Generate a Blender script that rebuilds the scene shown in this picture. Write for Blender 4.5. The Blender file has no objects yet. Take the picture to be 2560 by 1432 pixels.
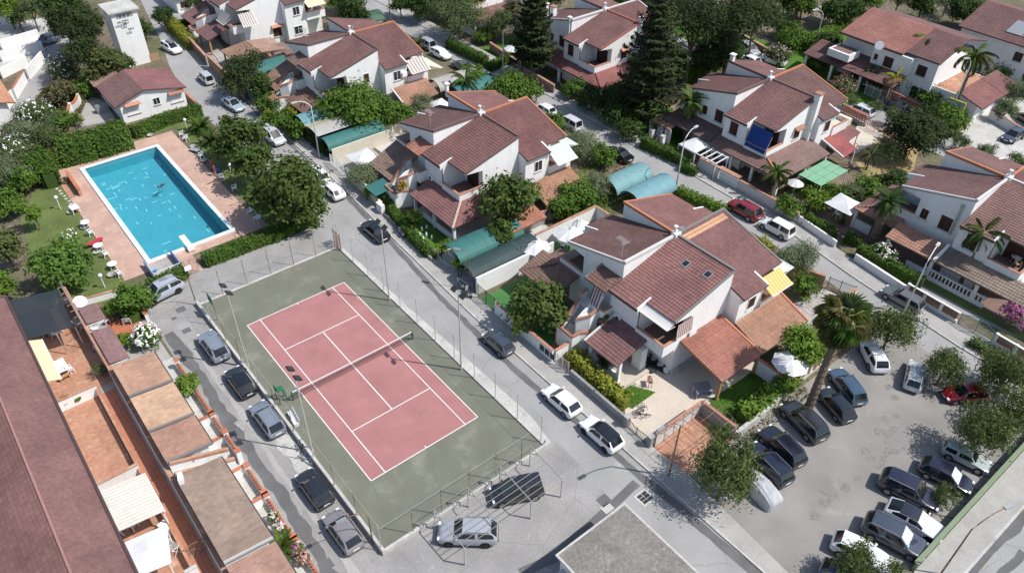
import bpy, math, random
import numpy as np
from mathutils import Matrix, Vector
random.seed(7)
RNG = np.random.default_rng(11)
R_ = math.radians
S = bpy.context.scene
COL = S.collection
PI = math.pi

# ---------------------------------------------------------------- camera
cam = bpy.data.cameras.new('camera')
camo = bpy.data.objects.new('camera', cam)
COL.objects.link(camo)
cam.sensor_width = 36.0
cam.lens = 27.2524
cam.clip_start = 0.5
cam.clip_end = 2000.0
camo.matrix_world = Matrix(((0.7771597, 0.3956320, -0.4893854, -15.8498102),
    (-0.6291289, 0.5067658, -0.5893940, -36.7230894),
    (0.0148206, 0.7659398, 0.6427415, 53.3316032), (0, 0, 0, 1)))
S.camera = camo

# ---------------------------------------------------------------- sky and sun
SUN_DIR = Vector((0.639, -0.769, 0)).normalized()      # horizontal direction towards the sun
SUN_EL = R_(53.8)
w = bpy.data.worlds.new('World')
S.world = w
w.use_nodes = True
nt = w.node_tree
sky = nt.nodes.new('ShaderNodeTexSky')
sky.sky_type = 'NISHITA'
sky.sun_disc = False
sky.sun_elevation = SUN_EL
sky.sun_rotation = math.atan2(SUN_DIR.x, SUN_DIR.y)
sky.air_density = 1.0
sky.dust_density = 1.2
bg = nt.nodes['Background']
bg.inputs['Strength'].default_value = 0.13
nt.links.new(sky.outputs[0], bg.inputs['Color'])
sl = bpy.data.lights.new('sun', 'SUN')
sl.energy = 4.1
sl.angle = R_(0.5)
sl.color = (1.0, 0.97, 0.93)
so = bpy.data.objects.new('sun', sl)
COL.objects.link(so)
sd = Vector((SUN_DIR.x * math.cos(SUN_EL), SUN_DIR.y * math.cos(SUN_EL), math.sin(SUN_EL)))
so.rotation_euler = sd.to_track_quat('Z', 'Y').to_euler()
so.location = (40, -60, 80)
S.view_settings.view_transform = 'Standard'
S.view_settings.look = 'None'
S.view_settings.gamma = 1.0
S.view_settings.use_curve_mapping = False
S.view_settings.exposure = 0.22
S.cycles.max_bounces = 6
S.cycles.diffuse_bounces = 3
S.cycles.transparent_max_bounces = 12
S.cycles.use_denoising = True

# ---------------------------------------------------------------- materials
MATS = {}
def rgb(c):
    return (c[0], c[1], c[2], 1.0)
def hexs(h):
    "sRGB hex -> linear"
    v = [int(h[i:i + 2], 16) / 255 for i in (0, 2, 4)]
    return tuple(x / 12.92 if x <= 0.04045 else ((x + 0.055) / 1.055) ** 2.4 for x in v)

def mat(name, col=(.5, .5, .5), rough=0.8, spec=0.3, metal=0.0, objcol=False, noise=0.0, nscale=3.0, noise2=0.0, nscale2=0.3,
        bump=0.0, bscale=20.0, tint=0.0, trans=0.0, coat=0.0, alpha=1.0, stain=None, stscale=0.5, stlo=.5, sthi=.62, rand=0.0, streak=0.0, cracks=0.0, transl=0.0):
    """one principled material: colour x noise at two scales x per-face tint; optional stain colour in patches"""
    m = bpy.data.materials.new(name)
    m.use_nodes = True
    t = m.node_tree
    b = t.nodes['Principled BSDF']
    b.inputs['Roughness'].default_value = rough
    b.inputs['Specular IOR Level'].default_value = spec
    b.inputs['Metallic'].default_value = metal
    if coat:
        b.inputs['Coat Weight'].default_value = coat
        b.inputs['Coat Roughness'].default_value = 0.05
    if trans:
        b.inputs['Transmission Weight'].default_value = trans
    if alpha < 1:
        b.inputs['Alpha'].default_value = alpha
    N = t.nodes.new
    L = t.links.new
    if objcol:
        oi = N('ShaderNodeObjectInfo')
        cur = oi.outputs['Color']
    else:
        rg = N('ShaderNodeRGB')
        rg.outputs[0].default_value = rgb(col)
        cur = rg.outputs[0]
    geo = None
    def coords():
        nonlocal geo
        if geo is None:
            geo = N('ShaderNodeNewGeometry')
        return geo.outputs['Position']
    def mulval(cur, valsock):
        mx = N('ShaderNodeMix'); mx.data_type = 'RGBA'; mx.blend_type = 'MULTIPLY'
        mx.inputs['Factor'].default_value = 1.0
        L(cur, mx.inputs['A']); L(valsock, mx.inputs['B'])
        return mx.outputs['Result']
    def noisefac(scale, amt, detail=4.0):
        n = N('ShaderNodeTexNoise'); n.inputs['Scale'].default_value = scale; n.inputs['Detail'].default_value = detail
        L(coords(), n.inputs['Vector'])
        mr = N('ShaderNodeMapRange')
        mr.inputs['From Min'].default_value = 0.3; mr.inputs['From Max'].default_value = 0.7
        mr.inputs['To Min'].default_value = 1 - amt; mr.inputs['To Max'].default_value = 1 + amt
        L(n.outputs['Fac'], mr.inputs['Value'])
        return mr.outputs['Result']
    if noise:
        cur = mulval(cur, noisefac(nscale, noise))
    if noise2:
        cur = mulval(cur, noisefac(nscale2, noise2, 3.0))
    if tint:
        a = N('ShaderNodeAttribute'); a.attribute_name = 'tint'
        mr = N('ShaderNodeMapRange'); mr.inputs['To Min'].default_value = 1 - tint; mr.inputs['To Max'].default_value = 1 + tint
        L(a.outputs['Fac'], mr.inputs['Value'])
        cur = mulval(cur, mr.outputs['Result'])
    if rand:
        oi2 = N('ShaderNodeObjectInfo')
        mr = N('ShaderNodeMapRange'); mr.inputs['To Min'].default_value = 1 - rand; mr.inputs['To Max'].default_value = 1 + rand
        L(oi2.outputs['Random'], mr.inputs['Value'])
        cur = mulval(cur, mr.outputs['Result'])
    for st in (stain or []):
        sc, ss, lo, hi, amt = st
        n = N('ShaderNodeTexNoise'); n.inputs['Scale'].default_value = ss; n.inputs['Detail'].default_value = 6.0
        n.inputs['Roughness'].default_value = 0.65
        L(coords(), n.inputs['Vector'])
        mr = N('ShaderNodeMapRange'); mr.inputs['From Min'].default_value = lo; mr.inputs['From Max'].default_value = hi
        mr.inputs['To Max'].default_value = amt
        L(n.outputs['Fac'], mr.inputs['Value'])
        mx = N('ShaderNodeMix'); mx.data_type = 'RGBA'
        L(mr.outputs['Result'], mx.inputs['Factor']); L(cur, mx.inputs['A']); mx.inputs['B'].default_value = rgb(sc)
        cur = mx.outputs['Result']
    if streak or cracks:
        if streak:
            mp = N('ShaderNodeMapping'); mp.inputs['Scale'].default_value = (2.2, 2.2, .16); L(coords(), mp.inputs['Vector'])
            n = N('ShaderNodeTexNoise'); n.inputs['Scale'].default_value = 1.3; n.inputs['Detail'].default_value = 5.0; L(mp.outputs[0], n.inputs['Vector']); f_ = n.outputs['Fac']; lo, hi, amt = .54, .74, streak
        else:
            n = N('ShaderNodeTexNoise'); n.inputs['Scale'].default_value = .9; n.inputs['Detail'].default_value = 6.0; L(coords(), n.inputs['Vector'])
            mv = N('ShaderNodeMix'); mv.data_type = 'VECTOR'; mv.inputs['Factor'].default_value = .30; L(coords(), mv.inputs['A']); L(n.outputs['Color'], mv.inputs['B'])
            v = N('ShaderNodeTexVoronoi'); v.feature = 'DISTANCE_TO_EDGE'; v.inputs['Scale'].default_value = .17; L(mv.outputs['Result'], v.inputs['Vector']); f_ = v.outputs['Distance']; lo, hi, amt = .006, .0, cracks
        mr = N('ShaderNodeMapRange'); mr.inputs['From Min'].default_value = lo; mr.inputs['From Max'].default_value = hi; mr.inputs['To Max'].default_value = amt; L(f_, mr.inputs['Value'])
        mx = N('ShaderNodeMix'); mx.data_type = 'RGBA'; L(mr.outputs['Result'], mx.inputs['Factor']); L(cur, mx.inputs['A']); mx.inputs['B'].default_value = rgb((.42, .40, .36) if streak else (.11, .105, .10)); cur = mx.outputs['Result']
    L(cur, b.inputs['Base Color'])
    if bump:
        n = N('ShaderNodeTexNoise'); n.inputs['Scale'].default_value = bscale; n.inputs['Detail'].default_value = 5.0
        L(coords(), n.inputs['Vector'])
        bp = N('ShaderNodeBump'); bp.inputs['Strength'].default_value = bump; bp.inputs['Distance'].default_value = 0.05
        L(n.outputs['Fac'], bp.inputs['Height']); L(bp.outputs['Normal'], b.inputs['Normal'])
    if transl:
        td = N('ShaderNodeBsdfTranslucent'); L(cur, td.inputs['Color'])
        ms = N('ShaderNodeMixShader'); ms.inputs['Fac'].default_value = transl
        out = t.nodes['Material Output']
        L(b.outputs[0], ms.inputs[1]); L(td.outputs[0], ms.inputs[2]); L(ms.outputs[0], out.inputs['Surface'])
    MATS[name] = m
    return m

# ---------------------------------------------------------------- mesh builder
class MB:
    def __init__(s):
        s.v = []; s.f = []; s.m = []; s.t = []
    def add(s, vs, fs, m=0, tint=None):
        o = len(s.v); s.v.extend(vs)
        for f in fs:
            s.f.append(tuple(o + i for i in f)); s.m.append(m); s.t.append(random.random() if tint is None else tint)
        return s
    def box(s, x0, x1, y0, y1, z0, z1, m=0):
        return s.add([(x0, y0, z0), (x1, y0, z0), (x1, y1, z0), (x0, y1, z0), (x0, y0, z1), (x1, y0, z1), (x1, y1, z1), (x0, y1, z1)],
                     [(0, 3, 2, 1), (4, 5, 6, 7), (0, 1, 5, 4), (1, 2, 6, 5), (2, 3, 7, 6), (3, 0, 4, 7)], m)
    def cbox(s, cx, cy, cz, sx, sy, sz, rz=0, m=0):
        c, n = math.cos(rz), math.sin(rz); V = []
        for z in (-sz / 2, sz / 2):
            for x, y in ((-sx / 2, -sy / 2), (sx / 2, -sy / 2), (sx / 2, sy / 2), (-sx / 2, sy / 2)):
                V.append((cx + x * c - y * n, cy + x * n + y * c, cz + z))
        return s.add(V, [(0, 3, 2, 1), (4, 5, 6, 7), (0, 1, 5, 4), (1, 2, 6, 5), (2, 3, 7, 6), (3, 0, 4, 7)], m)
    def prism(s, poly, z0, z1, m=0):
        "extrude an xy polygon; z0/z1 numbers or functions of (x,y)"
        n = len(poly)
        a = z0 if callable(z0) else (lambda x, y: z0); b = z1 if callable(z1) else (lambda x, y: z1)
        V = [(x, y, a(x, y)) for x, y in poly] + [(x, y, b(x, y)) for x, y in poly]
        F = [tuple(range(n - 1, -1, -1)), tuple(range(n, 2 * n))] + [(i, (i + 1) % n, n + (i + 1) % n, n + i) for i in range(n)]
        return s.add(V, F, m)
    def sheet(s, poly, z, m=0):
        return s.add([(x, y, z) for x, y in poly], [tuple(range(len(poly)))], m)
    def quad(s, a, b, c, d, m=0):
        return s.add([a, b, c, d], [(0, 1, 2, 3)], m)
    def bar(s, a, b, r, r2=None, m=0):
        "square-section bar from a to b, half-size r"
        a = Vector(a); b = Vector(b); d = (b - a)
        if d.length < 1e-6: return s
        d.normalize()
        up = Vector((0, 0, 1)) if abs(d.z) < .95 else Vector((1, 0, 0))
        x = d.cross(up).normalized(); y = x.cross(d)
        r2 = r if r2 is None else r2
        V = []
        for p, q in ((a, r), (b, r2)):
            for i, j in ((-1, -1), (1, -1), (1, 1), (-1, 1)):
                V.append(tuple(p + x * q * i + y * q * j))
        return s.add(V, [(0, 3, 2, 1), (4, 5, 6, 7), (0, 1, 5, 4), (1, 2, 6, 5), (2, 3, 7, 6), (3, 0, 4, 7)], m)
    def tube(s, pts, r, n=8, m=0, r1=None, cap=True):
        pts = [Vector(p) for p in pts]; k = len(pts); V = []; F = []
        for i, p in enumerate(pts):
            d = (pts[min(i + 1, k - 1)] - pts[max(i - 1, 0)])
            if d.length < 1e-9: d = Vector((0, 0, 1))
            d.normalize()
            up = Vector((0, 0, 1)) if abs(d.z) < .9 else Vector((1, 0, 0))
            x = d.cross(up).normalized(); y = x.cross(d)
            rr = r[i] if isinstance(r, (list, tuple)) else (r if r1 is None else r + (r1 - r) * i / (k - 1))
            for j in range(n):
                a = 2 * PI * j / n
                V.append(tuple(p + (x * math.cos(a) + y * math.sin(a)) * rr))
        for i in range(k - 1):
            for j in range(n):
                F.append((i * n + j, i * n + (j + 1) % n, (i + 1) * n + (j + 1) % n, (i + 1) * n + j))
        if cap:
            F.append(tuple(range(n - 1, -1, -1))); F.append(tuple((k - 1) * n + j for j in range(n)))
        return s.add(V, F, m)
    def cyl(s, x, y, z0, z1, r, n=12, r1=None, m=0):
        return s.tube([(x, y, z0), (x, y, z1)], r, n, m, r if r1 is None else r1)
    def lathe(s, prof, cx=0, cy=0, n=12, m=0):
        V = []; F = []; k = len(prof)
        for r, z in prof:
            for j in range(n):
                a = 2 * PI * j / n; V.append((cx + r * math.cos(a), cy + r * math.sin(a), z))
        for i in range(k - 1):
            for j in range(n):
                F.append((i * n + j, i * n + (j + 1) % n, (i + 1) * n + (j + 1) % n, (i + 1) * n + j))
        F.append(tuple(range(n - 1, -1, -1))); F.append(tuple((k - 1) * n + j for j in range(n)))
        return s.add(V, F, m)
    def ball(s, c, r, n=10, m=0, sz=1.0):
        return s.lathe([(max(1e-3, r * math.sin(PI * i / 6)), c[2] - r * sz * math.cos(PI * i / 6)) for i in range(7)], c[0], c[1], n, m)
    def mesh(s, name, mats, smooth=False):
        me = bpy.data.meshes.new(name)
        me.from_pydata([tuple(v) for v in s.v], [], s.f)
        for mm in (mats if isinstance(mats, (list, tuple)) else [mats]):
            me.materials.append(MATS[mm] if isinstance(mm, str) else mm)
        if any(s.m): me.polygons.foreach_set('material_index', s.m)
        at = me.attributes.new('tint', 'FLOAT', 'FACE'); at.data.foreach_set('value', s.t)
        if smooth: me.polygons.foreach_set('use_smooth', [True] * len(s.f))
        me.update()
        return me
    def build(s, name, mats, parent=None, smooth=False, **kw):
        return obj(name, s.mesh(name, mats, smooth), parent, **kw)

def obj(name, me, parent=None, loc=None, rz=0.0, color=None, kind=None, label=None, cat=None, group=None, scale=None):
    o = bpy.data.objects.new(name, me)
    COL.objects.link(o)
    if parent is not None: o.parent = parent
    if loc is not None: o.location = (loc[0], loc[1], loc[2] if len(loc) > 2 else 0.0)
    if rz: o.rotation_euler = (0, 0, rz)
    if scale is not None: o.scale = scale if isinstance(scale, (tuple, list)) else (scale,) * 3
    if color is not None: o.color = (color[0], color[1], color[2], 1.0)
    return tag(o, label, cat, group, kind)

def tag(o, label=None, cat=None, group=None, kind=None):
    if kind: o['kind'] = kind
    if label: o['label'] = label
    if cat: o['category'] = cat
    if group: o['group'] = group
    return o

def thing(name, label, cat, loc=(0, 0, 0), rz=0.0, group=None, scale=None):
    return obj(name, None, None, loc, rz, None, None, label, cat, group, scale)

def copy_tree(root, loc, rz=0.0, label=None, group=None, scale=None):
    r = root.copy(); COL.objects.link(r)
    r.location = (loc[0], loc[1], loc[2] if len(loc) > 2 else 0.0); r.rotation_euler = (0, 0, rz)
    if scale is not None: r.scale = scale if isinstance(scale, (tuple, list)) else (scale,) * 3
    if label: r['label'] = label
    if group: r['group'] = group
    def rec(a, b):
        for ch in a.children:
            c = ch.copy(); COL.objects.link(c); c.parent = b
            rec(ch, c)
    rec(root, r)
    return r
def struct(name, mb, m, **kw):
    return mb.build(name, m, None, kind='structure', **kw)


# ---------------------------------------------------------------- material library
mat('soil', (.17, .135, .095), .95, noise=.3, nscale=1.5, noise2=.25, nscale2=.12, stain=[((.09, .11, .045), .15, .48, .6, .8)])
mat('asphalt', (.315, .308, .298), .92, cracks=.32, noise=.06, nscale=6, noise2=.10, nscale2=.25, bump=.25, bscale=40, stain=[((.47, .46, .44), .32, .6, .72, .55), ((.22, .215, .21), .5, .6, .75, .5)])
mat('asphalt_rough', (.295, .284, .27), .94, cracks=.35, noise=.10, nscale=5, noise2=.16, nscale2=.3, bump=.35, bscale=30, stain=[((.5, .485, .46), .7, .62, .70, .6), ((.17, .16, .155), .9, .64, .72, .5)])
mat('asphalt_dark', (.135, .132, .132), .92, noise=.12, nscale=8, noise2=.15, nscale2=.6, bump=.3, bscale=40)
mat('gravel_lot', (.262, .247, .228), .95, noise=.12, nscale=9, noise2=.14, nscale2=.22, bump=.4, bscale=25, stain=[((.38, .35, .31), .45, .6, .7, .5), ((.16, .13, .105), .8, .64, .75, .5)])
mat('oil_stain', (.218, .204, .188), .9, noise=.25, nscale=4)
mat('concrete', (.36, .345, .32), .9, noise=.08, nscale=5, noise2=.12, nscale2=.5, bump=.2, bscale=30, stain=[((.22, .21, .19), .8, .6, .75, .6)])
mat('concrete_light', (.48, .465, .43), .9, noise=.10, nscale=4, noise2=.12, nscale2=.5, bump=.2, bscale=20, stain=[((.24, .235, .20), 1.1, .58, .7, .7)])
mat('old_concrete', (.215, .2, .178), .95, cracks=.4, noise=.22, nscale=5, noise2=.18, nscale2=.35, bump=.35, bscale=14, stain=[((.13, .12, .105), .5, .5, .66, .8), ((.36, .34, .31), 1.6, .6, .68, .6)])
mat('court_green', (.166, .168, .127), .92, cracks=.2, noise=.07, nscale=8, noise2=.10, nscale2=.35, bump=.1, bscale=40, stain=[((.30, .30, .235), .35, .55, .75, .6), ((.155, .18, .14), .5, .6, .72, .6)])
mat('court_red', (.37, .17, .162), .9, cracks=.15, noise=.06, nscale=8, noise2=.10, nscale2=.4, bump=.1, bscale=40, stain=[((.40, .19, .18), .8, .62, .75, .5), ((.56, .24, .24), .6, .62, .8, .4)])
mat('white_line', (.74, .72, .68), .85, noise=.08, nscale=4)
mat('lawn', (.115, .15, .045), .95, noise=.22, nscale=5, noise2=.2, nscale2=.4, bump=.6, bscale=30, stain=[((.24, .22, .08), .5, .58, .7, .55)])
mat('lawn_fresh', (.075, .165, .02), .95, noise=.2, nscale=6, noise2=.15, nscale2=.6, bump=.6, bscale=30)
mat('lawn_dry', (.36, .27, .13), .95, noise=.2, nscale=5, noise2=.2, nscale2=.5, bump=.5, bscale=30, stain=[((.15, .17, .045), .35, .52, .66, .8)])
mat('turf_mat', (.06, .17, .05), .9, noise=.08, nscale=3, noise2=.06, nscale2=.4)
mat('pool_deck', (.46, .30, .235), .85, noise=.10, nscale=2.5, noise2=.13, nscale2=.3, stain=[((.62, .43, .32), .4, .52, .68, .7), ((.42, .33, .27), .7, .6, .75, .6)])
mat('terracotta', (.43, .155, .085), .85, noise=.13, nscale=3, noise2=.12, nscale2=.5, tint=.12)
mat('terracotta_worn', (.41, .215, .14), .9, noise=.18, nscale=2.5, noise2=.15, nscale2=.5, stain=[((.36, .30, .24), .5, .55, .7, .7), ((.64, .43, .31), .9, .55, .7, .6)])
mat('patio_tile', (.55, .48, .40), .85, noise=.07, nscale=4, noise2=.06, nscale2=.5, tint=.06)
mat('patio_grey', (.40, .37, .34), .85, noise=.14, nscale=2.2, noise2=.12, nscale2=.5, tint=.15)
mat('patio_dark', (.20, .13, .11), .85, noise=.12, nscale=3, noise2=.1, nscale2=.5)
mat('wall_white', (.80, .79, .765), .88, streak=.24, noise=.025, nscale=2, noise2=.035, nscale2=.4, bump=.08, bscale=25, stain=[((.58, .56, .51), .55, .62, .8, .35)])
mat('wall_cream', (.66, .60, .48), .88, noise=.04, nscale=2, noise2=.05, nscale2=.4, bump=.1, bscale=25)
mat('wall_old', (.60, .58, .55), .92, noise=.06, nscale=3, noise2=.1, nscale2=.5, bump=.15, bscale=18, stain=[((.30, .29, .27), .5, .5, .7, .7)])
mat('wall_grey', (.27, .265, .26), .92, noise=.14, nscale=4, noise2=.12, nscale2=.6, bump=.3, bscale=12, stain=[((.15, .145, .14), .9, .55, .7, .7)])
mat('stone_wall', (.33, .30, .26), .92, noise=.25, nscale=3, noise2=.12, nscale2=.6, bump=.5, bscale=8)
mat('brick', (.30, .19, .125), .92, noise=.12, nscale=6, noise2=.08, nscale2=.6, tint=.3, bump=.2, bscale=20)
mat('brick_red', (.40, .20, .14), .9, noise=.12, nscale=6, tint=.22)
mat('tile', (.3, .1, .1), .82, objcol=True, noise=.09, nscale=3.0, noise2=.16, nscale2=.35, tint=.15, streak=0, stain=[((.17, .14, .125), .5, .6, .8, .4)])
mat('plain', (.5, .5, .5), .7, objcol=True, noise=.06, nscale=3, noise2=.04, nscale2=.5)
mat('cloth', (.8, .8, .8), .9, objcol=True, noise=.03, nscale=2, transl=.25)
mat('plastic_white', (.82, .82, .82), .45, spec=.4)
mat('plastic', (.5, .5, .5), .45, spec=.4, objcol=True)
mat('metal_grey', (.42, .43, .43), .45, metal=.6, noise=.06, nscale=5)
mat('metal_dark', (.05, .05, .05), .5, metal=.3)
mat('metal_rust', (.23, .13, .08), .85, noise=.3, nscale=4, stain=[((.42, .40, .36), .9, .5, .6, .7)])
mat('metal_white', (.74, .74, .72), .5)
mat('galvanised', (.50, .50, .47), .6, metal=.3, noise=.12, nscale=3)
mat('wood_post', (.42, .24, .10), .8, noise=.15, nscale=6)
mat('shutter', (.055, .026, .016), .6, rand=.25, noise=.08, nscale=8)
mat('window_glass', (.02, .024, .028), .08, spec=.6)
mat('polytunnel', (.3, .5, .5), .6, spec=.25, objcol=True, noise=.06, nscale=1.2, noise2=.05, nscale2=.3)
mat('leaf', (.06, .12, .02), .65, spec=.12, objcol=True, tint=.42, transl=.30)
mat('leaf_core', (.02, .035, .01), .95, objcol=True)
mat('bark', (.16, .12, .085), .95, noise=.25, nscale=5, bump=.5, bscale=12)
mat('petal', (.9, .9, .9), .7, objcol=True, tint=.12)
mat('skin', (.45, .24, .16), .6)

def water_mat():
    m = bpy.data.materials.new('water'); m.use_nodes = True
    t = m.node_tree; b = t.nodes['Principled BSDF']; N = t.nodes.new; L = t.links.new
    b.inputs['Base Color'].default_value = (1, 1, 1, 1)
    b.inputs['Roughness'].default_value = .02; b.inputs['IOR'].default_value = 1.33
    g_ = N('ShaderNodeNewGeometry')
    n1 = N('ShaderNodeTexNoise'); n1.inputs['Scale'].default_value = 2.6; n1.inputs['Detail'].default_value = 3
    L(g_.outputs['Position'], n1.inputs['Vector'])
    bp = N('ShaderNodeBump'); bp.inputs['Strength'].default_value = .35; bp.inputs['Distance'].default_value = .05
    L(n1.outputs['Fac'], bp.inputs['Height'])
    fr = N('ShaderNodeFresnel'); fr.inputs['IOR'].default_value = 1.33; L(bp.outputs['Normal'], fr.inputs['Normal'])
    tr = N('ShaderNodeBsdfTransparent'); tr.inputs['Color'].default_value = (.58, .86, .91, 1)
    gl = N('ShaderNodeBsdfGlossy'); gl.inputs['Roughness'].default_value = .05; L(bp.outputs['Normal'], gl.inputs['Normal'])
    mx = N('ShaderNodeMixShader'); L(fr.outputs[0], mx.inputs[0]); L(tr.outputs[0], mx.inputs[1]); L(gl.outputs[0], mx.inputs[2])
    L(mx.outputs[0], t.nodes['Material Output'].inputs['Surface'])
    MATS['water'] = m
water_mat()
def pool_mat():
    m = mat('pool_lining', (.15, .42, .485), .6, noise=.06, nscale=1.6, noise2=.05, nscale2=.3)
    t = m.node_tree; N = t.nodes.new; L = t.links.new
    b = t.nodes['Principled BSDF']; src = b.inputs['Base Color'].links[0].from_socket
    g_ = N('ShaderNodeNewGeometry'); v = N('ShaderNodeTexVoronoi'); v.feature = 'DISTANCE_TO_EDGE'; v.inputs['Scale'].default_value = 1.7
    n = N('ShaderNodeTexNoise'); n.inputs['Scale'].default_value = 1.4; L(g_.outputs['Position'], n.inputs['Vector'])
    mv = N('ShaderNodeMix'); mv.data_type = 'VECTOR'; mv.inputs['Factor'].default_value = .25
    L(g_.outputs['Position'], mv.inputs['A']); L(n.outputs['Color'], mv.inputs['B']); L(mv.outputs['Result'], v.inputs['Vector'])
pool_mat()
def net_mat(name, col, open_=0.75, scale=24.0):
    "a woven net: procedural grid of threads with open gaps"
    m = bpy.data.materials.new(name); m.use_nodes = True
    t = m.node_tree; b = t.nodes['Principled BSDF']; b.inputs['Base Color'].default_value = rgb(col); b.inputs['Roughness'].default_value = .9
    b.inputs['Alpha'].default_value = 1 - open_
    MATS[name] = m
net_mat('tennis_net', (.03, .03, .03), .72)
net_mat('chain_link', (.34, .35, .33), .95)
net_mat('shade_net', (.02, .028, .035), .06)
net_mat('windscreen_film', (.02, .03, .03), .1)

# ---------------------------------------------------------------- ground, roads, courts
def rect(x0, x1, y0, y1): return [(x0, y0), (x1, y0), (x1, y1), (x0, y1)]
def sheet(name, poly, z, m, **kw):
    mb = MB(); mb.sheet(poly, z); return struct(name, mb, m, **kw)
def slab(name, poly, z0, z1, m, **kw):
    mb = MB(); mb.prism(poly, z0, z1); return struct(name, mb, m, **kw)

# the ground is one wide sheet with a hole left for the pool basin
gm = MB()
PX0, PX1, PY0, PY1 = -3.85, 5.35, 40.15, 64.2
for (x0, x1, y0, y1) in ((-500, PX0, -400, 700), (PX1, 700, -400, 700), (PX0, PX1, -400, PY0), (PX0, PX1, PY1, 700)):
    gm.sheet(rect(x0, x1, y0, y1), -.03)
struct('ground', gm, 'soil')
sheet('street', [(-7.35, -45), (18.75, -45), (18.6, 11), (19.3, 26), (20.1, 41), (20.4, 58), (22.7, 83), (25.2, 100), (31, 125), (38, 150), (28, 150), (20.5, 110), (19, 101), (16, 88),
                 (14.0, 75), (13.75, 36), (13.75, 35.4), (-7.35, 35.0)], 0.0, 'asphalt')
sheet('plaza', [(-2.75, -30), (12.9, -30), (13.9, -17), (14.6, -10), (14.6, -6.2), (-2.75, -6.2)], .004, 'asphalt_rough')
sheet('side_road', [(-7.3, -40), (-2.75, -40), (-2.75, 29.9), (13.2, 29.9), (13.6, 35.3), (-7.3, 34.9)], .004, 'asphalt_rough')
# rear street between the two rows of houses
sheet('rear_street', [(53.2, -4), (53.4, 40), (53.6, 160), (59.6, 165), (57.45, 120), (57.45, 17), (57.0, .7), (55.3, -9.4), (53.75, -22.5), (53.4, -32), (47, -32), (49.6, -18), (52.2, -10)], 0.0, 'asphalt')
sheet('far_street', [(88, -70), (95, -70), (95.5, 160), (89, 160)], 0.0, 'asphalt')
sheet('far_street', [(57, -8), (60, -26), (130, -38), (130, -29), (88, -24)], -.004, 'asphalt')
sheet('car_park', [(18.9, -32), (21.2, -15.9), (27.5, -15.7), (49.2, -15.9), (51.3, -17.8), (48.5, -31.9)], .008, 'gravel_lot')
sheet('lower_street', [(18.7, -60), (140, -75), (140, -36), (18.7, -35.2)], .004, 'asphalt')
sheet('street', [(18.5, -70), (29, -70), (29, -32.2), (18.5, -32.2)], .002, 'asphalt')

# dark trench strips in the asphalt along the kerb
def strip(pts, wdt, z, m, name, jag=.08):
    L_ = []; R__ = []
    fine = []
    for (a, b) in zip(pts[:-1], pts[1:]):
        n = max(1, int(math.dist(a, b) / .8))
        for i in range(n): fine.append((a[0] + (b[0] - a[0]) * i / n, a[1] + (b[1] - a[1]) * i / n))
    fine.append(pts[-1])
    for i, p in enumerate(fine):
        q = fine[min(i + 1, len(fine) - 1)]; r = fine[max(i - 1, 0)]
        d = Vector((q[0] - r[0], q[1] - r[1])); d.normalize(); nrm = Vector((-d.y, d.x))
        L_.append((p[0] + nrm.x * (wdt / 2 + random.uniform(-jag, jag)), p[1] + nrm.y * (wdt / 2 + random.uniform(-jag, jag)) ))
        R__.append((p[0] - nrm.x * (wdt / 2 + random.uniform(-jag, jag)), p[1] - nrm.y * (wdt / 2 + random.uniform(-jag, jag))))
    mb = MB()
    for i in range(len(fine) - 1):
        mb.quad((*L_[i], z), (*R__[i], z), (*R__[i + 1], z), (*L_[i + 1], z))
    return struct(name, mb, m)
strip([(19.6, 39.2), (18.7, 25.6), (17.75, 15.9), (17.29,5.43), (17.32,-3.07), (17.64,-7.72), (17.72,-13.42)], .62, .006, 'asphalt_dark', 'road_patch')
strip([(17.02,-13.64), (12.44,-14.12), (7.05,-14.50), (4.39,-13.92)], .8, .010, 'asphalt_dark', 'road_patch')
strip([(17.72,-13.42), (18.02,-17.13), (18.03,-20.83), (18.21,-25.25)], .75, .006, 'asphalt_dark', 'road_patch')
strip([(39.08,-35.25), (32.22,-34.72), (28.34,-34.53)], 1.0, .010, 'asphalt_dark', 'road_patch', .12)
strip([(35.80,-36.71), (31.94,-36.38)], .6, .010, 'asphalt_dark', 'road_patch', .12)
strip([(-6.5, 27.5), (-6.35, 20), (-6.6, 12), (-6.4, 4), (-6.7, -8)], .95, .009, 'asphalt_dark', 'road_patch', .2)
strip([(-5.4, 25), (-5.2, 14), (-5.35, 4), (-5.2, -7)], .5, .008, 'concrete', 'road_patch', .14)
strip([(-3.7, 10.5), (-3.6, 4.2)], 1.1, .008, 'concrete_light', 'road_patch', .35)
strip([(20.6, 74), (19.9, 58), (19.7, 44)], .4, .006, 'asphalt_dark', 'road_patch')
# manholes and drains
def plate(px, w_, l_, name='manhole_cover', m='asphalt_dark'):
    mb = MB(); mb.cbox(px[0], px[1], .012, w_, l_, .012)
    for i in range(4): mb.cbox(px[0], px[1] - l_ / 2 + l_ * (i + .5) / 4, .02, w_ * .8, .05, .006)
    mb.build(name, m, kind='structure')
for q, a, b in (((13.73,-13.25), 1.0, .9), ((13.15,31.06), 1.0, .8), ((13.81,16.09), .9, .8), ((-4.30,30.18), .9, .8), ((-5.03,26.81), .8, .7), ((-5.34,29.30), .45, .4), ((-6.54,-4.40), 1.0, .9), ((-6.25,13.14), .8, .7)): plate(q, a, b)
fr = MB(); q = (16.52,-15.11)
fr.cbox(q[0], q[1], .012, 1.35, 1.25, .012); fr.build('drain_frame', 'concrete_light', kind='structure')
fr = MB()
for i in range(2):
    for j in range(3): fr.cbox(q[0] - .26 + .52 * i, q[1] - .32 + .32 * j, .026, .46, .27, .012)
fr.build('drain_grate', 'metal_dark', kind='structure')
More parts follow.
